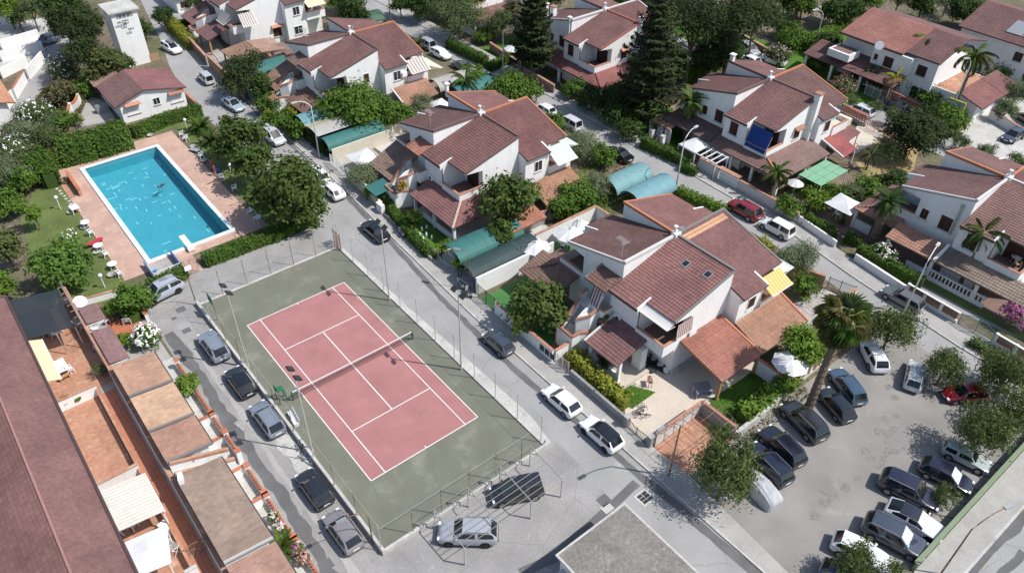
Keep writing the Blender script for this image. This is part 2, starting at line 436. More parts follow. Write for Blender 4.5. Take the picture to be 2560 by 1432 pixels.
mb = MB(); q = (13.43,-13.92); mb.cbox(q[0], q[1], .012, .9, .75, .012); mb.build('manhole_cover', 'concrete_light', kind='structure')
# oil stains on the car park
mb = MB()
_zz = .012
for q in ((43.37,-20.90), (42.57,-21.98), (40.67,-23.28), (39.51,-22.79), (38.14,-23.91), (36.35,-24.89), (34.91,-23.70), (34.65,-24.36), (38.89,-23.93), (36.95,-25.36), (35.42,-25.18), (34.43,-25.36), (31.85,-24.81), (30.26,-24.77), (28.70,-24.48), (28.60,-23.91), (27.61,-24.53), (25.96,-24.75), (37.81,-23.25)):
    r = random.uniform(.3, .55); n = 14; ph = random.random() * 6
    _zz += .0006; mb.sheet([(q[0] + r * (1 + .18 * math.sin(3 * a + ph)) * math.cos(a), q[1] + r * .8 * (1 + .15 * math.sin(2 * a + ph)) * math.sin(a)) for a in [2 * PI * k / n for k in range(n)]], _zz)
struct('oil_stains', mb, 'oil_stain')

# pavements with kerbs
slab('sidewalk', [(18.75, -12.9), (18.75, 11), (19.4, 26), (20.2, 41), (20.5, 58), (22.8, 83), (25.3, 100), (27.3, 100), (24.6, 83), (22.3, 58), (21.9, 41), (20.9, 26), (20.75, -12.9)], -.03, .12, 'concrete')
slab('kerb', [(18.6, -35), (18.6, 11), (19.25, 26), (20.05, 41), (20.35, 58), (22.65, 83), (25.15, 100), (25.3, 100), (22.8, 83), (20.5, 58), (20.2, 41), (19.4, 26), (18.75, 11), (18.75, -35)], -.03, .123, 'concrete_light')
slab('sidewalk', [(18.75, -35), (18.75, -12.9), (20.75, -12.9), (21.0, -16), (20.6, -20), (19.6, -32)], -.03, .10, 'concrete')
slab('sidewalk', [(57.5, 160), (57.5, 17), (57.05, .7), (55.35, -9.4), (53.9, -22.5), (53.6, -36), (57.3, -36), (57.1, -22), (56.6, -16.3), (58.0, -7.8), (59.2, 0), (59.5, 16), (59.6, 160)], -.03, .12, 'concrete')
slab('kerb', [(57.35, 160), (57.35, 17), (56.9, .7), (55.2, -9.4), (53.75, -22.5), (53.45, -36), (53.6, -36), (53.9, -22.5), (55.35, -9.4), (57.05, .7), (57.5, 17), (57.5, 160)], -.03, .123, 'concrete_light')
slab('sidewalk', [(27.5, -32.25), (27.2, -34.6), (60, -34.9), (60, -32.25)], -.03, .12, 'concrete')
slab('kerb', [(27.2, -34.6), (27.2, -34.8), (60, -35.1), (60, -34.9)], -.03, .125, 'concrete_light')
slab('sidewalk', [(13.7, -6.1), (14.3, -5.6), (14.75, -3.0), (14.6, 4), (14.2, 16), (13.95, 29), (13.55, 29.5), (13.6, -5)], -.03, .05, 'concrete_light')

# ------------------------------------------------ tennis court
court = thing('tennis_court', 'walled tennis court with a rose red playing area, white lines and grey green surround', 'tennis court')
mb = MB(); mb.prism(rect(-2.55, 13.45, -6.15, 29.6), -.02, .03); mb.build('surround', 'court_green', court)
mb = MB(); mb.sheet(rect(0, 10.97, 0, 23.77), .034); mb.build('playing_surface', 'court_red', court)
def court_line(x0, x1, y0, y1):
    m = MB(); m.box(x0, x1, y0, y1, .034, .039); m.build('line', 'white_line', court)
lw = .042
court_line(-lw, lw, 0, 23.77); court_line(10.97 - lw, 10.97 + lw, 0, 23.77)
court_line(lw, 10.97 - lw, -lw, lw); court_line(lw, 10.97 - lw, 23.77 - lw, 23.77 + lw)
court_line(1.37 - lw, 1.37 + lw, lw, 23.77 - lw); court_line(9.6 - lw, 9.6 + lw, lw, 23.77 - lw)
court_line(1.42, 9.55, 5.485 - lw, 5.485 + lw); court_line(1.42, 9.55, 18.285 - lw, 18.285 + lw)
court_line(5.435, 5.535, 5.54, 18.23)
court_line(5.435, 5.535, lw, .25); court_line(5.435, 5.535, 23.52, 23.72)
# kerb walls round the court
mb = MB()
mb.box(-2.8, -2.55, -6.4, 29.85, -.02, .60); mb.build('kerb_wall', 'concrete_light', court)
mb = MB(); mb.prism([(-2.55, -6.4), (14.0, -6.4), (14.1, -5.9), (13.45, -6.15), (-2.55, -6.15)], -.02, .42); mb.build('kerb_wall', 'concrete_light', court)
mb = MB(); mb.box(13.45, 13.65, -6.15, 29.85, -.02, .17); mb.build('kerb_wall', 'concrete_light', court)
mb = MB(); mb.box(-2.55, 13.45, 29.6, 29.85, -.02, .10); mb.build('kerb_wall', 'concrete_light', court)
# net
net = thing('tennis_net', 'dark tennis net with a white top band between two green posts', 'net', (0, 11.885, .03))
mb = MB()
nx = 24
for i in range(nx):
    x0 = -.9 + 12.77 * i / nx; x1 = -.9 + 12.77 * (i + 1) / nx
    z = lambda x: 1.0 + .07 * ((x - 5.485) / 6.4) ** 2
    mb.quad((x0, 0, .02), (x1, 0, .02), (x1, 0, z(x1) - .06), (x0, 0, z(x0) - .06))
mb.build('mesh_panel', 'tennis_net', net)
mb = MB()
for i in range(nx):
    x0 = -.9 + 12.77 * i / nx; x1 = -.9 + 12.77 * (i + 1) / nx
    mb.bar((x0, 0, z(x0) - .03), (x1, 0, z(x1) - .03), .035)
mb.build('top_band', 'white_line', net)
for x in (-.95, 11.92):
    mb = MB(); mb.cyl(x, 0, 0, 1.12, .06, 10); mb.box(x - .09, x + .09, -.09, .09, .5, .72); mb.build('post', 'plain', net, color=(.03, .10, .06))

# court floodlight poles: two along each side
def floodlight(loc, hh, side, label):
    t = thing('floodlight_pole', label, 'floodlight', loc, 0, 'floodlight poles round the court')
    mb = MB(); mb.tube([(0, 0, 0), (0, 0, hh)], .085, 8, r1=.055); mb.cyl(0, 0, 0, .3, .12, 8); mb.build('pole', 'galvanised', t)
    mb = MB(); mb.bar((0, -.75, hh - .1), (0, .75, hh - .1), .04); mb.build('crossbar', 'galvanised', t)
    for s in (-.62, .62):
        mb = MB()
        a = R_(35) * side
        c, n = math.cos(a), math.sin(a)
        V = []
        for dz in (-.07, .07):
            for x, y in ((-.28, -.28), (.28, -.28), (.28, .28), (-.28, .28)):
                V.append((x * c + dz * n, s + y, hh + .12 - x * n + dz * c))
        mb.add(V, [(0, 3, 2, 1), (4, 5, 6, 7), (0, 1, 5, 4), (1, 2, 6, 5), (2, 3, 7, 6), (3, 0, 4, 7)])
        mb.build('lamp', 'metal_dark', t)
    return t
floodlight((13.25, 5.6, .03), 9.5, -1, 'tall floodlight pole on the street side of the court, near the net end')
floodlight((13.25, 18.3, .03), 9.5, -1, 'tall floodlight pole on the street side of the court, at the far end')
q = (-2.02,18.88); floodlight((-2.35, 18.3, .03), 9.5, 1, 'tall floodlight pole beside the grey crossover, far left of the court')
floodlight((-2.35, 5.6, .03), 9.5, 1, 'tall floodlight pole by the bicycles, near left of the court')

# fence round the court
fence = thing('court_fence', 'tall wire fence on thin rusty posts round the tennis court', 'fence')
fm = MB()
def fpost(x, y, h, m='metal_rust', z0=.1):
    mb = MB(); mb.tube([(x, y, z0), (x, y, z0 + h)], .035, 6); mb.build('post', m, fence)
FH = 3.3
for i in range(12):
    fpost(13.55, -5.6 + 3.18 * i, FH, 'galvanised')
for i in range(10):
    fpost(-2.67, -6.0 + 3.55 * i, FH, 'metal_rust' if i % 3 else 'galvanised')
for i in range(1, 6):
    fpost(-2.67 + 2.7 * i, -6.27, FH)
    fpost(-2.67 + 2.7 * i, 29.72, FH)
for (a, b) in (((13.55, -5.9), (13.55, 29.7)), ((-2.67, -6.2), (-2.67, 29.7)), ((-2.67, -6.27), (13.5, -6.27)), ((-2.67, 29.72), (13.5, 29.72))):
    for h in (3.35,):
        mb = MB(); mb.bar((*a, h), (*b, h), .008); mb.build('wire', 'galvanised', fence)
    mb = MB(); mb.quad((*a, .4), (*b, .4), (*b, 3.35), (*a, 3.35)); mb.build('wire_mesh', 'chain_link', fence)


# ================================================================ roofs
C_BROWN = (.185, .078, .068); C_DARK = (.135, .062, .056); C_ROSE = (.255, .098, .088); C_ORANGE = (.43, .165, .085); C_TAN = (.33, .20, .13); C_BRICK = (.37, .125, .075)
TILE_CACHE = {}
def tc(c):
    l = .3 * c[0] + .6 * c[1] + .1 * c[2]
    return tuple((k * .80 + l * .20) * m for k, m in zip(c, (.97, 1.03, 1.0)))
def tile_mesh(regions, pitch=.30, course=.36, roll=.035, butt=.045):
    """tiles on a plane: u along the eave, v up the slope, z out of the plane. regions: list of (v0, v1, fu0, fu1) with fu(v) giving the u span"""
    V = []; F = []; T = []
    prof = ((0, 0), (.32, 1), (.68, .8))
    for (v0, v1, f0, f1) in regions:
        n = max(1, round((v1 - v0) / course)); dv = (v1 - v0) / n
        for k in range(n):
            a = v0 + k * dv; b = a + dv; vm = (a + b) / 2
            u0, u1 = f0(vm), f1(vm)
            if u1 - u0 < .1: continue
            nt_ = max(1, round((u1 - u0) / pitch)); du = (u1 - u0) / nt_
            o = len(V); us = []
            for i in range(nt_):
                for (p, h) in prof: us.append((u0 + (i + p) * du, h * roll))
            us.append((u1, 0))
            row_t = random.random()
            for (u, h) in us:
                V.append((u, a, h + butt)); V.append((u, a - .02, h * .3 - .01)); V.append((u, b, h * .75 + .008))
            for i in range(len(us) - 1):
                p, q = o + 3 * i, o + 3 * (i + 1)
                if i % 3 == 0: tt = min(1, max(0, .5 + .35 * (random.random() - .5) * 2 + .2 * (row_t - .5)))
                F.append((p, q, q + 2, p + 2)); T.append(tt)
                F.append((p + 1, q + 1, q, p)); T.append(tt * .8)
    me = bpy.data.meshes.new('roof_tiles'); me.from_pydata(V, [], F); me.materials.append(MATS['tile'])
    at = me.attributes.new('tint', 'FLOAT', 'FACE'); at.data.foreach_set('value', T)
    return me

def plane_obj(name, me, parent, origin, udir, vdir, color, kind=None):
    u = Vector(udir).normalized(); v = Vector(vdir).normalized(); n = u.cross(v)
    o = obj(name, me, parent, color=color, kind=kind)
    M = Matrix((u, v, n)).transposed().to_4x4(); M.translation = Vector(origin)
    o.matrix_local = M
    return o

def lean_roof(parent, name, e0, e1, zE, up, zT, color, th=.14, pitch=.30, course=.36, in0=0.0, in1=0.0, roll=.035, butt=.045, trim=None, trimcol=None):
    """tiled lean-to roof: eave from e0 to e1 at zE; the high edge lies 'up' (dx,dy) further at zT; in0/in1 shorten the high edge (hips)"""
    e0 = Vector((*e0, zE)); e1 = Vector((*e1, zE)); upv = Vector((*up, zT - zE))
    u = (e1 - e0); Lu = u.length; u.normalize()
    upp = upv - u * upv.dot(u); Lv = upp.length; v = upp.normalized(); sk = upv.dot(u)
    if u.cross(v).z < 0:
        e0, e1 = e1, e0; u = -u; in0, in1 = in1, in0; sk = -sk
    f0 = lambda q: in0 * q / Lv + sk * q / Lv
    f1 = lambda q: Lu - in1 * q / Lv + sk * q / Lv
    a, b, c, d = e0, e1, e0 + u * f1(Lv) + v * Lv, e0 + u * f0(Lv) + v * Lv
    mb = MB(); V = [tuple(p) for p in (a, b, c, d)] + [(p.x, p.y, p.z - th) for p in (a, b, c, d)]
    mb.add(V, [(0, 1, 2, 3), (7, 6, 5, 4), (0, 4, 5, 1), (1, 5, 6, 2), (2, 6, 7, 3), (3, 7, 4, 0)])
    color = tc(color)
    ro = mb.build(name, 'plain', parent, color=tuple(k * .6 for k in color))
    key = (round(Lu, 1), round(Lv, 1), round(in0, 1), round(in1, 1), round(sk, 1), pitch, course)
    if key not in TILE_CACHE: TILE_CACHE[key] = tile_mesh([(0, Lv, f0, f1)], pitch, course, roll, butt)
    plane_obj('roof_tiles', TILE_CACHE[key], ro, e0 + Vector((0, 0, .004)), u, v, color, 'stuff')
    if trim:
        for k in trim:
            p, q = {'e': (a, b), 't': (d, c), '0': (a, d), '1': (b, c)}[k]
            m = MB(); m.bar(p + Vector((0, 0, .06)), q + Vector((0, 0, .06)), .10); m.build('verge_trim', 'plain', ro, color=trimcol or (.42, .16, .09))
    return ro

def hip_ridge(ro, a, b, color):
    m = MB(); a = Vector(a); b = Vector(b); n = max(2, int((b - a).length / .4))
    for i in range(n):
        p = a + (b - a) * i / n; q = a + (b - a) * (i + 1.06) / n
        m.tube([p, q], .11, 6, r1=.09)
    return m.build('hip_tile', 'plain', ro, color=color)

# ================================================================ the four-winged villa
ZR, SL, WD, L1, L2, NY = 9.0, .27, 7.08, 8.84, 7.68, -3.65
def zroof(x): return ZR + SL * x           # x <= 0, wing one
def unit_meshes():
    mb = MB()
    top = lambda x, y: zroof(x) - .10
    mb.prism([(-8.45, NY), (-.01, NY), (-.01, -.012), (-8.45, -.012)], 0, top)
    mb.prism([(-5.25, -WD), (-.01, -WD), (-.01, NY), (-5.25, NY)], 0, top)
    mb.prism([(-8.6, -WD), (-5.25, -WD), (-5.25, NY), (-8.6, NY)], 3.2, 3.45)                   # balcony floor
    mb.prism([(-6.9, -WD), (-5.25, -WD), (-5.25, NY), (-6.9, NY)], 0, 3.2)
    mb.add([(-7.7, -WD, 6.72), (-5.25, -WD, 6.45), (-5.25, -WD, zroof(-5.25) - .1), (-7.7, -WD, zroof(-7.7) - .1), (-7.7, -WD + .25, 6.72), (-5.25, -WD + .25, 6.45), (-5.25, -WD + .25, zroof(-5.25) - .1), (-7.7, -WD + .25, zroof(-7.7) - .1)],
           [(0, 1, 2, 3), (7, 6, 5, 4), (0, 4, 5, 1), (1, 5, 6, 2), (2, 6, 7, 3), (3, 7, 4, 0)])      # beam over the balcony
    mb.prism([(-8.80, NY - .02), (-7.05, NY - .02), (-7.05, NY + .16), (-8.80, NY + .16)], lambda x, y: zroof(x) - .52, lambda x, y: zroof(x) + .10)   # fin beside the notch
    wall = mb.mesh('wall', 'wall_white')
    # roof slab with the notch
    poly = [(-L1, -.003), (-L1, NY), (-L2, NY), (-L2, -WD - .06), (.08, -WD - .06), (.08, -.003)]
    mb = MB(); mb.prism(poly, lambda x, y: zroof(x) - .16, lambda x, y: zroof(x))
    slab_ = mb.mesh('roof', 'plain')
    # tiles: u along the eave, v up the slope.  local plane: origin at (-L1, 0), u = -y, v = +x up
    cs = math.hypot(1, SL)
    tm = tile_mesh([(0, (L1 - L2) * cs, lambda v: 0.02, lambda v: -NY), ((L1 - L2) * cs, L1 * cs, lambda v: 0.02, lambda v: WD + .04)])
    mb = MB(); mb.bar((.0, -.02, ZR + .05), (.0, -WD - .06, ZR + .05), .13, m=0)
    mb.bar((-L2, -WD - .02, zroof(-L2) + .03), (0, -WD - .02, ZR + .03), .09)
    trim = mb.mesh('verge_trim', 'plain')
    # balcony parapet
    mb = MB()
    mb.box(-8.62, -8.45, -WD - .02, NY + .05, 3.1, 4.42); mb.box(-8.45, -5.25, -WD - .02, -WD + .15, 3.1, 4.42)
    par = mb.mesh('balcony', 'wall_white')
    mb = MB(); mb.box(-8.68, -8.39, -WD - .08, NY + .02, 4.42, 4.48); mb.box(-8.39, -5.25, -WD - .08, -WD + .21, 4.42, 4.48)
    cop = mb.mesh('coping', 'brick_red')
    mb = MB(); mb.box(-8.45, -5.27, -WD + .15, NY - .02, 3.45, 3.465); flo = mb.mesh('floor_tiles', 'patio_dark')
    mb = MB(); mb.box(-5.28, -5.22, -WD + .8, NY - .4, 3.46, 5.8); dr = mb.mesh('balcony_door', 'shutter')
    return dict(wall=wall, roof=slab_, tiles=tm, trim=trim, par=par, cop=cop, flo=flo, dr=dr)
UM = unit_meshes()

def window(parent, x, y, z, w_, h_, face, hood=False, closed=True, name='window'):
    """window with frame and shutter leaves on an outside wall; face = 'W','S' (the outward direction)"""
    rz = {'W': PI / 2, 'S': PI, 'E': -PI / 2, 'N': 0}[face]
    # local: wall in the xz plane, outward +y
    mb = MB(); f = .05
    mb.box(-w_ / 2 - f, w_ / 2 + f, -.05, .05, -f, 0); mb.box(-w_ / 2 - f, w_ / 2 + f, -.05, .05, h_, h_ + f)
    mb.box(-w_ / 2 - f, -w_ / 2, -.05, .05, 0, h_); mb.box(w_ / 2, w_ / 2 + f, -.05, .05, 0, h_)
    wdw = mb.build(name, 'wall_white', parent, loc=(x, y, z), rz=rz)
    if closed:
        for s in (-1, 1):
            mb = MB(); x0 = 0.01 if s > 0 else -w_ / 2; x1 = w_ / 2 if s > 0 else -.01
            mb.box(x0, x1, -.03, .02, 0, h_)
            k = max(4, int(h_ / .12))
            for i in range(k): mb.box(x0 + .05, x1 - .05, .02, .035, h_ * (i + .15) / k, h_ * (i + .7) / k)
            mb.build('shutter', 'shutter', wdw)
    else:
        mb = MB(); mb.box(-w_ / 2, w_ / 2, -.03, .0, 0, h_); mb.build('pane', 'window_glass', wdw)
        mb = MB(); mb.box(-.03, .03, .0, .03, 0, h_); mb.build('sash', 'metal_white', wdw)
    mb = MB(); mb.box(-w_ / 2 - .12, w_ / 2 + .12, -.04, .14, -.09, -.05); mb.build('sill', 'concrete_light', wdw)
    if hood:
        mb = MB(); mb.add([(-w_ / 2 - .2, 0, h_ + .5), (w_ / 2 + .2, 0, h_ + .5), (w_ / 2 + .2, .6, h_ + .25), (-w_ / 2 - .2, .6, h_ + .25), (-w_ / 2 - .2, 0, h_ + .4), (w_ / 2 + .2, 0, h_ + .4), (w_ / 2 + .2, .6, h_ + .15), (-w_ / 2 - .2, .6, h_ + .15)],
               [(0, 1, 2, 3), (7, 6, 5, 4), (0, 4, 5, 1), (1, 5, 6, 2), (2, 6, 7, 3), (3, 7, 4, 0)])
        mb.build('hood', 'brick_red', wdw)
    return wdw

def rot(k, x, y):
    for _ in range(k % 4): x, y = -y, x
    return x, y
WROT = {0: 'W', 1: 'S', 2: 'E', 3: 'N'}
HOUSES = {}
def villa(name, cx, cy, label, cols, trims, stairs=True, z=0.0, tan_balc=True):
    h = thing('villa', label, 'house', (cx, cy, z), 0, 'white four winged villas with red tiled roofs')
    HOUSES[name] = h
    for k in range(4):                                    # wing 0 west, 1 south, 2 east, 3 north
        rz = k * PI / 2
        obj('wall', UM['wall'], h, rz=rz)
        r = obj('roof', UM['roof'], h, rz=rz, color=(.12, .10, .09))
        cs = math.hypot(1, SL)
        t = plane_obj('roof_tiles', UM['tiles'], r, (-L1, 0, zroof(-L1) + .006), (0, -1, 0), (1 / cs, 0, SL / cs), tc(cols[k]), 'stuff')
        obj('verge_trim', UM['trim'], r, color=trims[k])
        b = obj('balcony', UM['par'], h, rz=rz)
        obj('coping', UM['cop'], b); obj('floor_tiles', UM['flo'], b); obj('balcony_door', UM['dr'], b)
    # chimney cluster in the middle
    mb = MB(); mb.box(-.45, .35, -.3, .35, ZR - .3, ZR + .35); c = mb.build('chimney', 'wall_white', h)
    mb = MB(); mb.cyl(-.2, .05, ZR + .35, ZR + 1.0, .12, 8); mb.cyl(-.2, .05, ZR + 1.0, ZR + 1.12, .2, 8); mb.build('flue', 'wall_white', c)
    mb = MB(); mb.cyl(.22, -.1, ZR + .35, ZR + .8, .08, 8); mb.cyl(.22, -.1, ZR + .8, ZR + .9, .14, 8); mb.build('flue', 'metal_grey', c)
    # drain pipe at the notch of the south-west balcony
    mb = MB(); mb.tube([(-8.56, NY - .1, 6.3), (-8.56, NY - .1, .2)], .05, 6); mb.build('drain_pipe', 'metal_dark', h)
    mb = MB(); mb.bar((-L1 - .05, -.05, zroof(-L1) - .1), (-L1 - .05, NY, zroof(-L1) - .1), .06); mb.build('gutter', 'metal_dark', h)
    return h

def roof_antenna(h, x, y, z0, label=None):
    mb = MB(); mb.tube([(x, y, z0), (x, y, z0 + 2.6)], .025, 5)
    mb.bar((x - .1, y - .6, z0 + 2.5), (x - .1, y + .6, z0 + 2.5), .015)
    for i in range(7): mb.bar((x - .1 - .35, y - .6 + .2 * i, z0 + 2.5), (x - .1 + .35, y - .6 + .2 * i, z0 + 2.5), .012)
    mb.bar((x - .3, y, z0 + 2.0), (x + .3, y, z0 + 2.0), .012); mb.bar((x, y - .3, z0 + 2.0), (x, y + .3, z0 + 2.0), .012)
    return mb.build('antenna', 'galvanised', h)

def entry_stair(h):
    """outside stair with white curved parapets and terracotta copings, a landing box and its small tiled canopy (west side)"""
    st = MB(); st.box(-9.65, -8.45, -.35, 3.1, 3.1, 3.45); st.box(-9.65, -9.5, -.35, 1.45, 3.45, 4.5); st.box(-9.5, -8.45, -.35, -.2, 3.45, 4.5)
    s_ = st.build('staircase', 'wall_white', h)
    m = MB(); m.box(-9.7, -9.45, -.40, 1.5, 4.5, 4.56); m.box(-9.45, -8.45, -.4, -.15, 4.5, 4.56); m.build('coping', 'brick_red', s_)
    # flight runs down to the west
    n = 11
    for i in range(n):
        x1 = -9.7 - i * .20; m = MB(); m.box(x1 - .20, x1, 1.3, 2.4, 0.9 if i < 8 else .2, 3.3 - i * .17); m.build('step', 'concrete_light', s_)
    m = MB(); m.box(-12.6, -11.9, .6, 2.9, 0, 1.42); m.build('landing', 'terracotta', s_)
    # outer (north) parapet, sloping
    m = MB()
    def wallseg(a, b, za, zb, t=.16, base=0.0):
        a = Vector((*a, 0)); b = Vector((*b, 0)); d = (b - a).normalized(); nn = Vector((-d.y, d.x, 0)) * t / 2
        P4 = [a + nn, b + nn, b - nn, a - nn]; zs = [za, zb, zb, za]
        m.add([(p.x, p.y, base) for p in P4] + [(p.x, p.y, q) for p, q in zip(P4, zs)], [(3, 2, 1, 0), (4, 5, 6, 7), (0, 1, 5, 4), (1, 2, 6, 5), (2, 3, 7, 6), (3, 0, 4, 7)])
    def copseg(a, b, za, zb):
        c.bar((*a, za + .03), (*b, zb + .03), .12)
    c = MB()
    pts = [((-8.5, 3.1), 4.5), ((-9.4, 3.0), 4.5), ((-9.9, 2.65), 4.3), ((-11.9, 2.6), 2.35), ((-12.55, 2.7), 2.3), ((-12.65, 1.7), 2.35), ((-12.65, .55), 2.35), ((-11.7, .5), 2.35), ((-10.6, .05), 2.2)]
    for (p, za), (q, zb) in zip(pts[:-1], pts[1:]):
        wallseg(p, q, za, zb); copseg(p, q, za, zb)
    # inner wall below the flight with a flower trough on top
    p2 = [((-9.65, 1.3), 4.4), ((-10.8, 1.15), 4.2), ((-11.75, 1.05), 3.75)]
    for (p, za), (q, zb) in zip(p2[:-1], p2[1:]): wallseg(p, q, za, zb)
    p3 = [((-9.65, .35), 4.4), ((-10.8, .25), 4.2), ((-11.75, 1.0), 3.75)]
    for (p, za), (q, zb) in zip(p3[:-1], p3[1:]): wallseg(p, q, za, zb)
    m2 = MB(); [m2.bar((*p, za + .03), (*q, zb + .03), .12) for (p, za), (q, zb) in zip(p3[:-1], p3[1:])]; m2.build('coping', 'brick_red', s_)
    m.prism([(-9.65, .4), (-10.8, .3), (-11.65, .95), (-10.8, 1.1), (-9.65, 1.25)], 0, 3.7)
    m.build('parapet', 'wall_white', s_); c.build('coping', 'brick_red', s_)
    return s_

def canopy_over_landing(h, col, trim):
    return lean_roof(h, 'landing_roof', (-9.3, .05), (-9.3, 2.75), 6.50, (2.2, 0), 7.08, col, trim='0', trimcol=trim)

GREYT = (.20, .19, .175); ORT = (.46, .19, .10); WHT = (.62, .6, .57); BRT = (.16, .10, .09); ROT = (.40, .13, .10)
# ---- villa A (nearest), B, C, D down the first street; E, F, G, X down the rear street
A = villa('A', 35.4, .15, 'nearest white villa, with roof windows, beside the car park', [C_ROSE, (.21, .085, .08), (.23, .088, .08), (.15, .068, .06)], [GREYT, GREYT, ORT, WHT])
B = villa('B', 35.4, 31.4, 'white villa with orange ridge tiles opposite the pool', [(.20, .08, .072), (.19, .072, .066), (.215, .083, .075), (.15, .068, .06)], [BRT, ORT, ORT, BRT])
Cc = villa('C', 35.4, 62.4, 'white villa behind the big round green tree, with a striped awning', [(.195, .082, .074), (.18, .074, .068), (.19, .075, .07), (.165, .07, .062)], [BRT, ORT, BRT, BRT])
D = villa('D', 35.4, 93.4, 'farthest villa on the first street, with striped and cream awnings', [(.185, .08, .074), (.17, .076, .07), (.17, .07, .065), (.165, .07, .062)], [BRT, BRT, BRT, BRT])
E_ = villa('E', 71.5, 46.95, 'white villa between the two tall dark conifers, with white chimneys', [(.21, .088, .08), (.185, .075, .068), (.2, .08, .07), (.15, .068, .06)], [ROT, WHT, BRT, WHT])
F_ = villa('F', 71.65, 16.0, 'white villa with a blue balcony blind across the rear street', [(.205, .086, .078), (.165, .074, .068), (.185, .074, .07), (.15, .062, .056)], [BRT, ORT, BRT, BRT])
G_ = villa('G', 71.9, -15.1, 'white villa at the right edge, with a dish aerial and an orange tiled porch', [(.22, .105, .09), (.17, .07, .065), (.19, .085, .075), (.17, .078, .072)], [WHT, ORT, ORT, WHT])
X_ = villa('X', 71.6, 78.0, 'white villa beyond the hedged lawn, cut by the upper edge', [(.2, .09, .08), (.17, .072, .066), (.18, .075, .07), (.15, .065, .06)], [BRT, WHT, BRT, BRT])
Y_ = villa('Y', 108.0, 62.0, 'white villa behind the stone pines at the top edge', [(.2, .085, .075), (.18, .07, .065), (.2, .08, .07), (.16, .07, .06)], [BRT, BRT, BRT, BRT])
for h, col in ((A, (.20, .095, .07)), (B, (.36, .13, .08)), (Cc, (.19, .10, .08)), (D, (.18, .08, .075))):
    entry_stair(h); canopy_over_landing(h, col, GREYT if h is A else BRT)
roof_antenna(A, -6.6, .9, zroof(-6.6) + 1.0 + .2); roof_antenna(B, -6.6, 1.2, zroof(-6.6) + 1.2); roof_antenna(Cc, -6.7, 1.0, zroof(-6.7) + 1.2)
# roof windows of villa A
for (x, y) in ((-2.2, -3.2), (-1.9, -5.6)):
    mb = MB(); s_ = SL
    mb.add([(x - .4, y - .35, zroof(x - .4) + .14), (x + .4, y - .35, zroof(x + .4) + .14), (x + .4, y + .35, zroof(x + .4) + .14), (x - .4, y + .35, zroof(x - .4) + .14),
            (x - .4, y - .35, zroof(x - .4)), (x + .4, y - .35, zroof(x + .4)), (x + .4, y + .35, zroof(x + .4)), (x - .4, y + .35, zroof(x - .4))],
           [(0, 1, 2, 3), (0, 4, 5, 1), (1, 5, 6, 2), (2, 6, 7, 3), (3, 7, 4, 0)])
    rw = mb.build('roof_window', 'metal_grey', A)
    mb = MB(); q = .3
    mb.add([(x - q, y - .26, zroof(x - q) + .15), (x + q, y - .26, zroof(x + q) + .15), (x + q, y + .26, zroof(x + q) + .15), (x - q, y + .26, zroof(x - q) + .15)], [(0, 1, 2, 3)])
    mb.build('pane', 'window_glass', rw)
# pale orange patch of new tiles along the ridge of A's south-east wing
lean_roof(A, 'new_tile_patch', (.3, -1.05), (6.6, -1.05), zroof(-1.05) + .02, (0, .8), zroof(-.25) + .02, (.62, .30, .14), th=.02)
mb = MB(); mb.box(1.2, 2.0, -1.6 + 2.2, .9, ZR - .55, ZR - .32); mb.build('roof_hatch', 'metal_grey', A)

# windows on the west (street) walls and gables
for h in (E_, F_, G_, X_):
    window(h, -8.46, -1.6, 4.3, 1.25, 1.75, 'W')                         # west wing
    window(h, -7.09, 1.9, 4.2, 1.3, 1.7, 'W')
    window(h, -7.09, 4.3, 4.4, .8, 1.2, 'W')
window(D, -1.3, -WD - .01, 1.1, 1.5, 1.5, 'S', hood=True)
window(Cc, -2.2, -WD - .01, 4.6, .8, 1.4, 'S')
for h in (E_, F_): window(h, -2.6, -WD - .01, 4.2, 1.3, 1.3, 'S', hood=True)
for h in (A, B, Cc, D): window(h, 2.0, -8.46, 4.4, 1.1, 1.3, 'S', closed=(h is A))
window(D, 1.9, -8.46, 1.2, 1.4, 1.3, 'S', closed=False)
for h in (F_, G_): window(h, 2.0, -8.46, 4.3, 1.2, 1.5, 'S')
for h in (A, B):
    mb = MB(); mb.box(-.35, .35, -.14, .16, -.3, .3)
    ac = mb.build('air_conditioner', 'plastic_white', h, loc=(-8.62, -1.3, 4.0), rz=PI / 2)
    mb = MB(); mb.lathe([(.22, 0), (.22, .02)], 0, 0, 12); f = mb.build('fan_grille', 'metal_dark', ac, loc=(-.08, .17, 0)); f.rotation_euler = (-PI / 2, 0, 0)
for h in (Cc, D):
    mb = MB(); mb.box(-.4, .4, -.16, .16, -.3, .3)
    mb.build('air_conditioner', 'plastic_white', h, loc=(3.1 if h is Cc else -.2, -8.64 if h is Cc else -7.25, 5.0 if h is Cc else 3.4))

